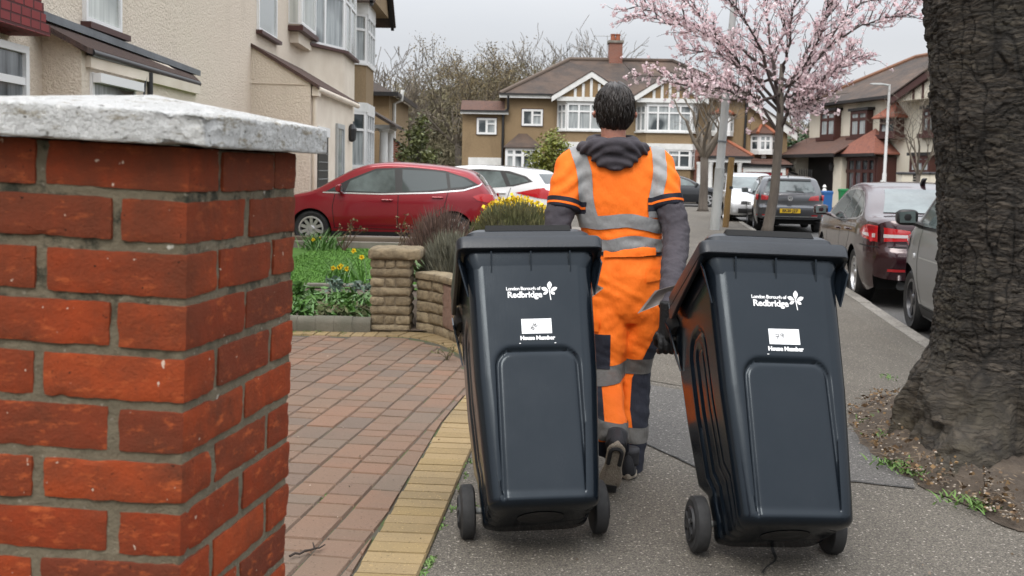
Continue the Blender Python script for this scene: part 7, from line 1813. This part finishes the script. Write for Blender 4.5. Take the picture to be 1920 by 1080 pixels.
def stonemat(name, c1, c2, dk):
    m, t, b = _nt(name); b.inputs['Roughness'].default_value = .95; v = mapping(t, 'Object'); g = N(t, 'NewGeometry'); rp = N(t, 'ValToRGB'); rp.color_ramp.elements[0].color = (*c1, 1); rp.color_ramp.elements[1].color = (*c2, 1); L(t, g.outputs['Random Per Island'], rp.inputs[0])
    c = mixc(t, noisef(t, v, 14, 6, .7, .42, .72), rp.outputs[0], dk); L(t, c, b.inputs['Base Color']); bumpn(t, b, noisef(t, v, 45, 6, .75, .2, .8), .9, .012); return m
M_stone = stonemat('buff_rock_faced_stone', (.25, .195, .12), (.38, .305, .195), (.12, .095, .062))
M_pinkstone = stonemat('pinkish_stone_panel', (.27, .17, .13), (.29, .185, .14), (.2, .13, .10))
def stone_pier():
    x0, x1 = AT(694, 600, 8.62).x, AT(768, 600, 8.62).x; y0 = 8.62; zt = AT(730, 486, 8.62).z; rnd = random.Random(3)
    r = thing('stone_pier', 'buff rock faced stone pier with flat cap at the corner of the lawn', 'pier', ((x0 + x1) / 2, y0 + .15, 0)); W = x1 - x0; mb = MB(); I = lambda p: p + Vector((x0, y0, 0))
    h = zt / 8
    for k in range(8):
        z0, z1 = k * h + .006, (k + 1) * h - .006
        cuts = [0, W] if k % 2 == 0 else [0, W * .36, W * .63, W]
        for a, b in zip(cuts, cuts[1:]):
            rock(mb, a + (.006 if a else 0), b - (.006 if b < W else 0), 0, .32, z0, z1, I, rnd)
    mb.build('stonework', M_stone, r, world=True, smooth=True, angle=50)
    mb = MB(); mb.box((x0 + .012, y0 + .012, 0), (x1 - .012, y0 + .308, zt)); mb.build('mortar_core', mat('buff_mortar', (.17, .135, .09), .95), r, world=True)
    mb = MB(); rock(mb, -.015, W + .085, -.03, .36, zt + .002, zt + .085, I, rnd); mb.build('cap', M_stone, r, world=True, smooth=True, angle=50)
stone_pier()
WALLP = smoothpath([(-.80, 8.72), (-.62, 8.52), (-.42, 8.12), (-.24, 7.72), (-.02, 7.35), (.30, 7.52), (.55, 8.3), (.85, 9.6), (1.15, 11.2), (1.45, 13)], 10)
def stone_wall():
    rnd = random.Random(9); pts = [Vector((x, y, 0)) for x, y in WALLP]; cum = [0]
    for a, b in zip(pts, pts[1:]): cum.append(cum[-1] + (b - a).length)
    def at(s):
        s = max(0, min(cum[-1] - 1e-4, s))
        for i in range(len(pts) - 1):
            if s <= cum[i + 1]:
                t = (s - cum[i]) / (cum[i + 1] - cum[i]); d = (pts[i + 1] - pts[i]).normalized(); return pts[i].lerp(pts[i + 1], t), Vector((-d.y, d.x, 0))
    r = thing('garden_wall', 'low curved wall of buff rock faced stone holding the flower bed', 'wall', pts[6])
    def Mp(p): q, n = at(p.x); return q + n * p.y + Vector((0, 0, p.z + .00))
    H = .46; mb = MB(); L_ = cum[-1]; course = H / 5
    ps0, ps1 = .40, .62
    for k in range(5):
        s = 0; first = True
        while s < L_ - .05:
            w = rnd.choice((.2, .3, .36, .24)) 
            if first and k % 2: w = .16
            first = False; e = min(L_, s + w)
            if not (k >= 1 and k < 5 and e > ps0 and s < ps1): rock(mb, s + .005, e - .005, -.0, .16, k * course + .005, (k + 1) * course - .005, Mp, rnd, amp=.008)
            elif s < ps0 - .06: rock(mb, s + .005, ps0 - .004, 0, .16, k * course + .005, (k + 1) * course - .005, Mp, rnd, amp=.008)
            elif e > ps1 + .06: rock(mb, ps1 + .004, e - .005, 0, .16, k * course + .005, (k + 1) * course - .005, Mp, rnd, amp=.008)
            s = e
    mb.build('stonework', M_stone, r, world=True, smooth=True, angle=50)
    mb = MB(); rock(mb, ps0, ps1, .0, .15, course + .004, H - .006, Mp, rnd, amp=.009); mb.build('pink_stone_panel', M_pinkstone, r, world=True, smooth=True, angle=50)
    mb = MB(); s = 0
    while s < L_ - .05: e = min(L_, s + rnd.uniform(.28, .42)); rock(mb, s + .004, e - .004, -.02, .19, H, H + .055, Mp, rnd, amp=.006); s = e
    mb.build('coping', M_stone, r, world=True, smooth=True, angle=50)
    mb = MB(); mb.rings([[Mp(Vector((s, y, z))) for y, z in ((.014, 0), (.014, H), (.15, H), (.15, 0))] for s in [L_ * i / 60 for i in range(61)]]); mb.build('mortar_core', mat('dark_buff_mortar', (.14, .11, .075), .95), r, world=True)
    # soil behind it
    pl = [Mp(Vector((L_ * i / 40, .155, .40))) for i in range(41)]
    mb = MB(); mb.poly([(p.x, p.y, .40) for p in pl] + [(-.9, 13, .40), (-.86, 9.0, .40)]); o = mb.build('flower_bed', M_earth); o['kind'] = 'structure'
stone_wall()
def edging():
    # round topped edging stones along the bed
    r0 = thing('edging_kerb', 'row of grey round topped edging stones at the end of the block paved drive', 'kerb', (-2, 8.6, 0)); mb = MB(); x = -4.2; rnd = random.Random(1)
    while x < -1.2:
        prof = [(-.0, 0), (-.005, .09), (.01, .12), (.04, .138), (.09, .138), (.10, 0)]
        z_ = rnd.uniform(-.003, .003); mb.rings([[Vector((x + u, 8.56 + y, z + z_)) for y, z in prof] for u in (.0, .006, .146, .150)]); x += .152
    mb.build('stones', mat('greenish_grey_concrete', (.15, .135, .105), .9, (.105, .10, .075), 5, bump=.4, bscale=60, island=.18), r0, world=True, smooth=True)
    for lab, y, z0, z1, xa, xb, m in (('thin concrete edging between the bed and the lawn', 11.55, .0, .085, -4.2, -.93, M_conc), ('pale concrete edging below the red hatchback at the top of the lawn', 17.25, 0, .16, -4.6, .2, M_conc)):
        r = thing('edging_strip', lab, 'edging', ((xa + xb) / 2, y, 0)); mb = MB(); mb.box((xa, y, z0), (xb, y + .09, z1)); mb.build('strip', m, r, world=True, bevel=.012)
    r = thing('sleeper', 'long weathered timber sleeper lying behind the lawn', 'beam', (-2.2, 17.9, 0)); mb = MB(); mb.box((-4.6, 17.75, 0), (.4, 18.0, .2)); mb.build('timber', mat('weathered_timber', (.16, .125, .09), .9, (.10, .08, .06), 6, stretch=(.2, 1, 1)), r, world=True, bevel=.015)
edging()
def blade(mb, p, d, ln, w, bend, rnd):
    s = Vector((-d.y, d.x, 0)).normalized() if abs(d.z) < .999 else Vector((1, 0, 0)); q = p.copy(); dd = d.normalized(); rows = []
    for k in range(5):
        u = k / 4; ww = w * (1 - u ** 2.2) + .0006; rows.append([q - s * ww, q + s * ww]); dd = (dd + Vector((d.x, d.y, 0)).normalized() * bend - Vector((0, 0, bend * .5))).normalized() if bend else dd; q = q + dd * ln / 4
    mb.rings(rows, cap=False, closed=False)
def rdir(rnd, t): a = rnd.uniform(0, 6.283); return Vector((math.cos(a) * t, math.sin(a) * t, 1))
def stuff_blades(name, n, region, z, ln, w, bend, m, seed, tilt=.35):
    rnd = random.Random(seed); mb = MB()
    for _ in range(n):
        x, y = region(rnd); blade(mb, Vector((x, y, z)), rdir(rnd, rnd.uniform(.05, tilt)), rnd.uniform(*ln), rnd.uniform(*w), bend, rnd)
    o = mb.build(name, m); tag(o, kind='stuff'); return o
M_grass = mat('grass_blade', (.075, .19, .02), .7, (.11, .25, .03), 2, island=.3); M_strap = mat('bulb_leaf', (.06, .15, .025), .5, (.10, .21, .045), 4, island=.35)
stuff_blades('grass', 26000, lambda r: (r.uniform(-3.2, -.62), 11.66 + (r.random() ** 1.6) * 5.5), .05, (.02, .05), (.002, .004), .25, M_grass, 1, .8)
stuff_blades('bulb_leaves', 700, lambda r: (r.uniform(-2.6, -1.0), r.uniform(8.75, 10.4)), .06, (.08, .22), (.007, .014), .28, M_strap, 2, .5)
def bed_plants():
    rnd = random.Random(6)
    for i, (px, py, Y, lab, m, n, s, hz) in enumerate([(600, 548, 9.9, 'clump of broad green bulb leaves at the left end of the bed', M_strap, 260, .05, .20), (668, 500, 10.6, 'spiky blue green plant next to the stone pier', leafmat('blue_green_leaf', (.10, .16, .12), (.14, .2, .15)), 260, .035, .2), (640, 580, 9.0, 'low plant with withered brown leaves along the edging stones', mat('withered_leaf', (.17, .13, .085), .9, (.10, .15, .05), 6, island=.4), 420, .035, .16), (590, 585, 9.0, 'low bright green plant behind the edging stones', M_strap, 420, .035, .17), (680, 585, 9.05, 'small leafy green plant tucked against the stone pier', M_strap, 300, .03, .15)]):
        p = AT(px, py, Y); shrub('bed_plant', lab, (p.x, Y, .06), .28 if hz > .2 else .4, .2, hz, n, s, m, 200 + i, False, cat='plant', asp=.3)
    # tall leaves behind the pier
    p = AT(800, 470, 9.2); r = thing('tulip_plant', 'broad pale green tulip leaves behind the stone pier', 'plant', (p.x, 9.2, .4)); mb = MB()
    for _ in range(26): blade(mb, Vector((p.x + rnd.gauss(0, .08), 9.2 + rnd.gauss(0, .06), .38)), rdir(rnd, rnd.uniform(.2, .7)), rnd.uniform(.22, .36), rnd.uniform(.014, .024), .22, rnd)
    mb.build('leaves', mat('pale_tulip_leaf', (.14, .22, .07), .5, (.10, .18, .06), 5), r, world=True, smooth='all')
bed_plants()
def daffodils():
    ye = mat('daffodil_yellow', (.86, .66, .03), .6); ye2 = mat('daffodil_orange_trumpet', (.86, .56, .02), .6); proto = None; rnd = random.Random(12)
    spots = [(664, 470, 12.3), (679, 482, 12.0), (626, 509, 11.9), (641, 507, 12.2), (651, 513, 11.85), (637, 515, 12.0), (600, 448, 16.9), (588, 460, 16.6)]
    for i, (px, py, Y) in enumerate(spots):
        q = AT(px, py, Y); h = max(.18, q.z - .05)
        r = thing('daffodil', 'yellow daffodil growing at the edge of the lawn', 'flower', (q.x, Y, .05), 0, 'daffodils in the lawn')
        mb = MB(); mb.tube([(q.x, Y, .04), (q.x + rnd.gauss(0, .02), Y, .05 + h * .6), (q.x, Y - .02, .05 + h)], .005, 5); mb.build('stem', M_strap, r, world=True)
        mb = MB(); c = Vector((q.x, Y - .03, .05 + h))
        for k in range(6):
            a = 2 * PI * k / 6 + rnd.random(); d = Vector((math.cos(a), -.25, math.sin(a))); s = Vector((-math.sin(a), 0, math.cos(a))) * .016; mb.add([c, c + d * .018 - s * .8, c + d * .036, c + d * .018 + s * .8], [(0, 1, 2, 3)])
        fl = mb.build('petals', ye, r, world=True); mb = MB(); mb.lathe([(.008, c.y + .0), (.012, c.y - .02), (.018, c.y - .032)], (c.x, 0, c.z), 'y', 10, cap=False); mb.build('trumpet', ye2, r, world=True)
        mb = MB()
        for _ in range(9): blade(mb, Vector((q.x + rnd.gauss(0, .05), Y + rnd.gauss(0, .04), .04)), rdir(rnd, rnd.uniform(.05, .4)), rnd.uniform(.2, .38), .007, .14, rnd)
        mb.build('leaves', M_strap, r, world=True)
    p = AT(603, 452, 16.8); r = thing('daffodil_clump', 'thick clump of daffodil leaves in front of the red car wheel', 'plant', (p.x, 16.8, .05)); mb = MB()
    for _ in range(150): blade(mb, Vector((p.x + rnd.gauss(0, .13), 16.8 + rnd.gauss(0, .1), .04)), rdir(rnd, rnd.uniform(.05, .7)), rnd.uniform(.2, .45), rnd.uniform(.006, .011), .16, rnd)
    mb.build('leaves', M_strap, r, world=True)
daffodils()
def mounds():
    rnd = random.Random(14)
    # clipped lavender mound: dense upright stalks
    def mound(name, lab, c, hx, hy, hz, n, ln, w, m, seed, cat='shrub', tip=None):
        rnd = random.Random(seed); r = thing(name, lab, cat, c); mb = MB(); tp = MB(); c = Vector(c)
        for _ in range(n):
            a = rnd.uniform(0, 6.283); e = math.asin(rnd.uniform(.0, 1)); d = Vector((math.cos(a) * math.cos(e), math.sin(a) * math.cos(e), math.sin(e)))
            q = c + Vector((d.x * hx, d.y * hy, d.z * hz)) * rnd.uniform(.72, .98) * (1 + .07 * noise.noise(d * 3)); dd = (d * .55 + Vector((0, 0, 1)) + Vector((rnd.gauss(0, .22), rnd.gauss(0, .22), 0))).normalized(); l = rnd.uniform(*ln)
            s = dd.orthogonal(); s.rotate(Matrix.Rotation(rnd.uniform(0, 6.28), 3, dd)); s = s.normalized() * rnd.uniform(*w)
            mb.add([q - s, q + dd * l * .6 - s * .9, q + dd * l, q + dd * l * .6 + s * .9], [(0, 1, 2, 3)])
            if tip and rnd.random() < tip[1]: leafquads(tp, q + dd * l, 2, tip[2], rnd, tip[2] * .4, 1, .7)
        mb.build('foliage', m, r, world=True)
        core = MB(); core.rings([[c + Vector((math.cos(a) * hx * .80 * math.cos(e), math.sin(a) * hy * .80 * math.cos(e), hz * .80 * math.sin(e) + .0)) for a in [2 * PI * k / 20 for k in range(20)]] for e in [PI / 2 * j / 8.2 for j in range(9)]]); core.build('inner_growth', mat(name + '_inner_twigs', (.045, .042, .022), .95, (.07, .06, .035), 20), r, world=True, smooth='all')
        if tip: tp.build('flowers', tip[0], r, world=True)
        return r
    p = AT(966, 430, 10.4); zt = AT(966, 373, 10.4).z
    mound('lavender_bush', 'rounded clipped dark olive bush behind the bin with scrawled letters', (p.x, 10.4, .45), .56, .5, zt - .52, 9000, (.04, .11), (.004, .008), mat('dark_olive_foliage', (.075, .085, .03), .9, (.13, .12, .055), 6, island=.4), 1)
    p = AT(968, 372, 12.2); zt = AT(968, 364, 12.2).z
    mound('yellow_bush', 'bright yellow flowering bush showing over the clipped olive bush', (p.x, 12.2, .42), .52, .35, zt - .50, 2500, (.04, .1), (.006, .011), mat('yellow_green_foliage', (.14, .15, .03), .8, (.10, .12, .03), 6, island=.3), 2, tip=(mat('forsythia_yellow', (.75, .55, .02), .7, island=.2), .9, .022))
    p = AT(846, 500, 9.0); mound('grey_bush', 'wispy silver grey bush above the curved stone wall', (p.x, 9.0, .40), .22, .22, AT(846, 448, 9.0).z - .45, 3000, (.08, .20), (.003, .006), mat('silver_grey_foliage', (.19, .185, .14), .95, (.12, .12, .085), 8, island=.4), 3)
    p = AT(825, 440, 9.8); mound('twiggy_shrub', 'reddish brown twiggy shrub between the lawn and the olive bush', (p.x, 9.8, .40), .30, .3, AT(825, 408, 9.8).z - .42, 2600, (.10, .24), (.0025, .005), mat('reddish_twigs', (.10, .06, .05), .95, (.15, .10, .075), 8, island=.4), 4)
    # thorny rose stems in front of the red car
    for i, (px, y0, y1, Y) in enumerate(((646, 466, 418, 16.6), (745, 462, 420, 15.6), (760, 462, 412, 15.8))):
        b = AT(px, y0, Y); r = thing('rose_bush', ('bare forked rose stems before the red car wheel', 'short reddish rose stem beyond the stone pier', 'taller reddish rose stem against the red car door')[i], 'plant', (b.x, Y, .05)); mb = MB(); tips = []; h = AT(px, y1, Y).z
        for k in range(4 if i == 0 else 2): grow(mb, Vector((b.x, Y, .04)), Vector((rnd.gauss(0, .35), rnd.gauss(0, .3), 1)), h * .55, .014, 2, rnd, tips, .5, .2, (1, 2), .1, .6, 4, .005)
        mb.build('stems', mat('brown_rose_stem', (.10, .06, .04), .9), r, world=True); lf = MB()
        for P in tips: leafquads(lf, P[-1], 3, .022, rnd, .02, 1, .6)
        lf.build('leaves', mat('reddish_rose_leaf', (.16, .07, .04), .7, (.12, .12, .04), 8), r, world=True)
mounds()
# ---------------------------------------------------------------- street furniture
def posts():
    b = G(1340, 431); r = thing('lamp_post', 'tall pale grey lamp post leaning beside the blossom tree', 'lamp post', b); lean = Vector((.055, 0, 1)); mb = MB()
    mb.tube([b - Vector((0, 0, .05)), b + lean * .3, b + lean * 1.55], [.125, .125, .122], 16); mb.build('base_section', M_alu, r, world=True, smooth=True, angle=60)
    mb = MB(); mb.tube([b + lean * 1.55, b + lean * 1.58, b + lean * 3.6, b + lean * 6.4], [.124, .108, .098, .075], 16); mb.build('shaft', M_alu, r, world=True, smooth=True, angle=60)
    mb = MB()
    mb.tube([b + lean * 2.20, b + lean * 2.24], [.122, .122], 16); mb.build('band', M_lead, r, world=True)
    t = b + lean * 6.4; mb = MB(); mb.tube([t, t + Vector((.1, 0, .12)), t + Vector((1.0, 0, .2))], [.05, .045, .04], 8); mb.box((t.x + .9, t.y - .12, t.z + .14), (t.x + 1.5, t.y + .12, t.z + .24)); mb.build('lantern', M_alu, r, world=True)
    c = G(1356, 424); r = thing('wooden_post', 'ochre wooden post standing right behind the grey lamp post', 'post', (c.x - .04, 27.6, 0)); mb = MB(); mb.tube([(c.x - .06, 27.6, -.05), (c.x + .05, 27.6, 1.85)], .085, 10); mb.build('post', mat('ochre_timber', (.27, .17, .06), .85, (.2, .12, .05), 5, stretch=(1, 1, .2)), r, world=True, smooth=True, angle=60)
    mb = MB(); mb.tube([(c.x + .02, 27.6, 1.02), (c.x + .025, 27.6, 1.09)], .089, 10); mb.build('band', M_gutter, r, world=True)
    Y = 40; b = AT(1655, 380, Y); b.z = -.05; t = AT(1668, 158, Y); r = thing('lamp_post', 'slim white street lamp in front of the pale cream house', 'lamp post', b); mb = MB(); mb.tube([b, b.lerp(t, .32), b.lerp(t, .325), t], [.085, .08, .06, .045], 10); mb.build('shaft', mat('pale_grey_paint', (.5, .5, .49), .5), r, world=True, smooth=True)
    mb = MB(); mb.tube([t - Vector((0, 0, .05)), t + Vector((-.32, 0, .0))], [.045, .04], 6); mb.build('arm', M_alu, r, world=True); mb = MB(); mb.rings([[t + Vector((x, y * w, z * h - .0)) for y, z in ((-.1, -.03), (.1, -.03), (.08, .04), (-.08, .04))] for x, w, h in ((-.25, .7, .8), (-.35, 1, 1), (-.68, .9, .8), (-.74, .5, .5))]); mb.build('lantern', M_alu, r, world=True)
    mb = MB(); q = b.lerp(t, .26); mb.box((q.x - .14, q.y - .1, q.z - .2), (q.x - .07, q.y + .02, q.z + .05)); mb.build('sign_plate', M_white, r, world=True)
    # gate posts, boxes and railings by the pale house
    def G2(px, py, Y): p = AT(px, py, Y); return p
    p = G2(1545, 380, 42); r = thing('gate_post', 'white turned gate post by the black garage door', 'post', (p.x, 42, 0)); mb = MB(); z = G2(1545, 346, 42).z; mb.lathe([(.11, 0), (.11, z * .55), (.08, z * .6), (.09, z * .8), (.05, z * .86), (.085, z * .92), (.02, z)], (p.x, 42, 0), n=12); mb.build('post', M_white, r, world=True, smooth=True)
    p = G2(1541, 380, 41.6); r = thing('brick_post', 'short red brick post below the white gate post', 'post', (p.x, 41.5, 0)); mb = MB(); mb.box((p.x - .13, 41.4, -.1), (p.x + .16, 41.7, G2(1541, 360, 41.5).z)); mb.build('brickwork', M_brickw, r, world=True, uv=True); mb = MB(); z = G2(1541, 360, 41.5).z; mb.box((p.x - .15, 41.38, z), (p.x + .18, 41.72, z + .05)); mb.build('cap', M_conc, r, world=True)
    for nm, lab, px, py0, py1, Y, col, w in (('recycling_box', 'bright blue recycling box beside the short brick post', 1549, 358, 388, 41.2, (.02, .11, .32), .38), ('recycling_box', 'bright green box beside the black garage door', 1583, 354, 385, 43.5, (.01, .20, .06), .42)):
        p = G2(px, py1, Y); zt = G2(px, py0, Y).z; r = thing(nm, lab, 'box', (p.x, Y, 0)); mb = MB(); m = mat(lab[7:12] + '_plastic', col, .5)
        mb.rings([rr_ for rr_ in [[Vector((p.x + x * s, Y + y * s, z)) for x, y in ((-w / 2, -.2), (w / 2, -.2), (w / 2, .2), (-w / 2, .2))] for s, z in ((.85, -.05), (1, zt - .12), (1.07, zt - .11), (1.07, zt - .05))]]); mb.build('tub', m, r, world=True, bevel=.02)
        mb = MB(); mb.rings([[Vector((p.x + x * s, Y + y * s, z)) for x, y in ((-w / 2, -.2), (w / 2, -.2), (w / 2, .2), (-w / 2, .2))] for s, z in ((1.08, zt - .048), (1.08, zt - .02), (.95, zt))]); mb.build('lid', m, r, world=True)
    r = thing('railings', 'curved black iron railings between the red garage and pale house', 'railing', (AT(1512, 340, 50).x, 50, 0)); mb = MB()
    for k in range(8):
        px = 1499 + 3.2 * k; p = AT(px, 330, 50); z = AT(px, 320 + .10 * (k - 2.5) ** 2, 50).z; q = MB(); q.tube([(p.x, 50, 0), (p.x, 50, z), (p.x, 50, z + .12)], [.022, .022, .003], 6); q.build('bar', M_black, r, world=True)
    for z in (.25, .95): q = MB(); q.box((AT(1498, 330, 50).x, 49.985, z), (AT(1523, 330, 50).x, 50.015, z + .04)); q.build('rail', M_black, r, world=True)
    for i, (px, lab) in enumerate(((1697, 'cream gate pier with dark cap beside the black slatted gate'), (1728, 'cream gate pier in front of the small bare tree'), (1748, 'cream gate pier nearest the big trunk'))):
        p = AT(px, 340, 36); z = AT(px, 327, 36).z; r = thing('gate_pier', lab, 'pier', (p.x, 36, 0)); mb = MB(); mb.box((p.x - .19, 35.8, -.1), (p.x + .19, 36.2, z)); mb.build('pier', M_cream2, r, world=True); mb = MB(); mb.box((p.x - .24, 35.75, z), (p.x + .24, 36.25, z + .08)); mb.build('cap', mat('slate_grey_cap', (.06, .06, .065), .7), r, world=True, bevel=.02)
    r = thing('slatted_gate', 'low black slatted gate between the cream piers', 'gate', (AT(1712, 340, 36).x, 36, 0))
    for k in range(5): z = AT(1712, 330 + 5 * k, 36).z; q = MB(); q.box((AT(1703, 340, 36).x, 35.95, z), (AT(1721, 340, 36).x, 36.0, z + .06)); q.build('slat', M_black, r, world=True)
posts()
# ---------------------------------------------------------------- ground round the tree, litter, weeds
def tree_pit():
    pix = [(1592, 770), (1640, 742), (1705, 740), (1790, 700), (1920, 690), (2010, 760), (2010, 1010), (1915, 1000), (1860, 975), (1780, 935), (1720, 910), (1660, 870), (1608, 830)]
    pts = [G(x, y) for x, y in pix]; c = Vector((2.35, 5.1, 0)); rs = []; n = 120; P = []
    for k in range(n):
        s = k / n * len(pts); i = int(s); q = pts[i].lerp(pts[(i + 1) % len(pts)], s - i); q = q + Vector((noise.noise(q * 7), noise.noise(q * 7 + Vector((5, 0, 0))), 0)) * .05; P.append(q)
    for j in range(26):
        u = j / 25; rs.append([Vector((lerp(q.x, c.x, u), lerp(q.y, c.y, u), .005 + .065 * sstep(0, .35, u) + (.030 * noise.noise(q.lerp(c, u) * 9) + .016 * noise.noise(q.lerp(c, u) * 24)) * sstep(0, .12, u))) for q in P])
    mb = MB(); mb.rings(rs, cap=False); o = mb.build('soil', mat('dry_brown_soil', (.055, .040, .028), .97, (.105, .08, .058), 7, bump=1, bscale=45, speck=((.26, .19, .12), 26, .62, .72)), smooth='all'); o['kind'] = 'structure'
    rnd = random.Random(19)
    def inside():
        q = rnd.choice(P); u = min(.8, abs(rnd.gauss(.06, .14))); p = q.lerp(c, u); return Vector((p.x, p.y, .012 + .065 * sstep(0, .35, u) + .028))
    mb = MB(); cols = MB(); peb = MB()
    for _ in range(900):
        p = inside(); leafquads(mb, p, 1, rnd.uniform(.005, .016), rnd, .004, .35, .55)
    tag(mb.build('leaf_litter', mat('fallen_leaves', (.20, .125, .055), .9, (.09, .055, .035), 12, island=.6)), kind='stuff')
    for _ in range(420):
        p = inside(); s = rnd.uniform(.003, .008); peb.rings([[p + Vector((math.cos(a) * s * w, math.sin(a) * s * w * .8, z * s)) for a in [2 * PI * k / 7 for k in range(7)]] for z, w in ((-.5, .5), (-.1, 1), (.35, .8), (.6, .3))])
    tag(peb.build('pebbles', mat('pale_pebbles', (.36, .31, .25), .85, (.2, .17, .14), 20, island=.6), smooth='all'), kind='stuff')
    tw = MB()
    for _ in range(70):
        p = inside(); a = rnd.uniform(0, 6.28); d = Vector((math.cos(a), math.sin(a), rnd.uniform(-.05, .15))) * rnd.uniform(.03, .12); tw.tube([p, p + d * .5 + Vector((0, 0, .006)), p + d], [.003, .003, .0015], 5)
    tag(tw.build('twigs', mat('dead_twigs', (.10, .07, .05), .9, (.18, .14, .10), 10, island=.4)), kind='stuff')
    # weeds
    M_weed = mat('weed_green', (.08, .16, .03), .7, (.12, .2, .05), 6, island=.35); w = MB()
    for px, py, n, ln in ((1645, 790, 60, .07), (1655, 815, 50, .06), (1705, 880, 60, .06), (1840, 945, 70, .06), (1790, 935, 40, .05), (1660, 865, 40, .05), (1720, 745, 30, .06), (1885, 875, 50, .05), (1690, 870, 40, .05), (1665, 705, 30, .03)):
        q = G(px, py, .03)
        for _ in range(n): blade(w, q + Vector((rnd.gauss(0, .035), rnd.gauss(0, .05), -.01)), rdir(rnd, rnd.uniform(.2, 1.0)), rnd.uniform(.4, 1) * ln, rnd.uniform(.002, .005), .2, rnd)
    for k in range(60):      # tufts along the paving edge and between the blocks
        if k < 22: y = rnd.uniform(3.2, 5.6); q = Vector((edge(y) + rnd.uniform(-.01, .03), y, .0)); n, ln, sp = 14, .022, .012
        elif k < 42: u = rnd.randint(-8, 8); v = rnd.uniform(0, 3.6); ca, sa = math.cos(-STA), math.sin(-STA); uu = -4.2 + .16 * round((3.2 + u * .16) / .16); q = Vector((-.5 + uu * ca - v * sa, 3.5 + uu * sa + v * ca, .012)); n, ln, sp = 12, .014, .015
        else: q = Vector((rnd.uniform(-2.6, -1.15), 8.55, .015)); n, ln, sp = 22, .04, .03
        for _ in range(n): blade(w, q + Vector((rnd.gauss(0, sp * .5), rnd.gauss(0, sp * 2), 0)), rdir(rnd, rnd.uniform(.3, 1.3)), rnd.uniform(.5, 1) * ln, rnd.uniform(.0015, .0035), .2, rnd)
    tag(w.build('weeds', M_weed), kind='stuff')
    lt = MB()
    for _ in range(260):     # crumbs and petals on the pavement and drive
        x, y = rnd.uniform(-1.6, 2.2), rnd.uniform(3.2, 9); leafquads(lt, Vector((x, y, .024 if x < edge(y) else .007)), 1, rnd.uniform(.003, .008), rnd, .001, .1, .6)
    tag(lt.build('litter', mat('small_debris', (.12, .09, .06), .9, (.4, .33, .27), 9, island=.6)), kind='stuff')
tree_pit()
def twig():
    a, b = G(543, 1043, .03), G(609, 1024, .03); r = thing('twig', 'dark bare twig lying on the block paved drive by the brick pillar', 'twig', a.lerp(b, .5)); mb = MB(); P = [a.lerp(b, k / 7) + Vector((0, .006 * math.sin(k * 2.1), .004 * (k % 2))) for k in range(8)]; mb.tube(P, [.0045, .0045, .004, .0045, .0038, .0034, .0028, .002], 7)
    q = P[5]; mb.tube([q, q + Vector((-.012, .03, .01))], [.0035, .0022], 5); mb.tube([P[6], P[6] + Vector((.0, -.024, .006))], [.003, .0018], 5); mb.build('stick', mat('dark_twig', (.035, .025, .02), .9), r, world=True, smooth='all')
    q = G(838, 672, .03); r = thing('dead_weed', 'small withered weed growing in the yellow paving border', 'weed', q); mb = MB(); rnd = random.Random(2); tips = []
    for _ in range(6): grow(mb, q - Vector((0, 0, .02)), Vector((rnd.gauss(0, .4), rnd.gauss(0, .4), 1)), .09, .004, 1, rnd, tips, .7, 0, (2, 3), .2, .6, 3, .0015)
    lf = MB()
    for P in tips: leafquads(lf, P[-1], 2, .010, rnd, .006, 1, .6)
    mb.build('stems', mat('withered_stem', (.13, .11, .07), .9), r, world=True); lf.build('leaves', mat('withered_weed_leaf', (.14, .13, .06), .9), r, world=True)
twig()
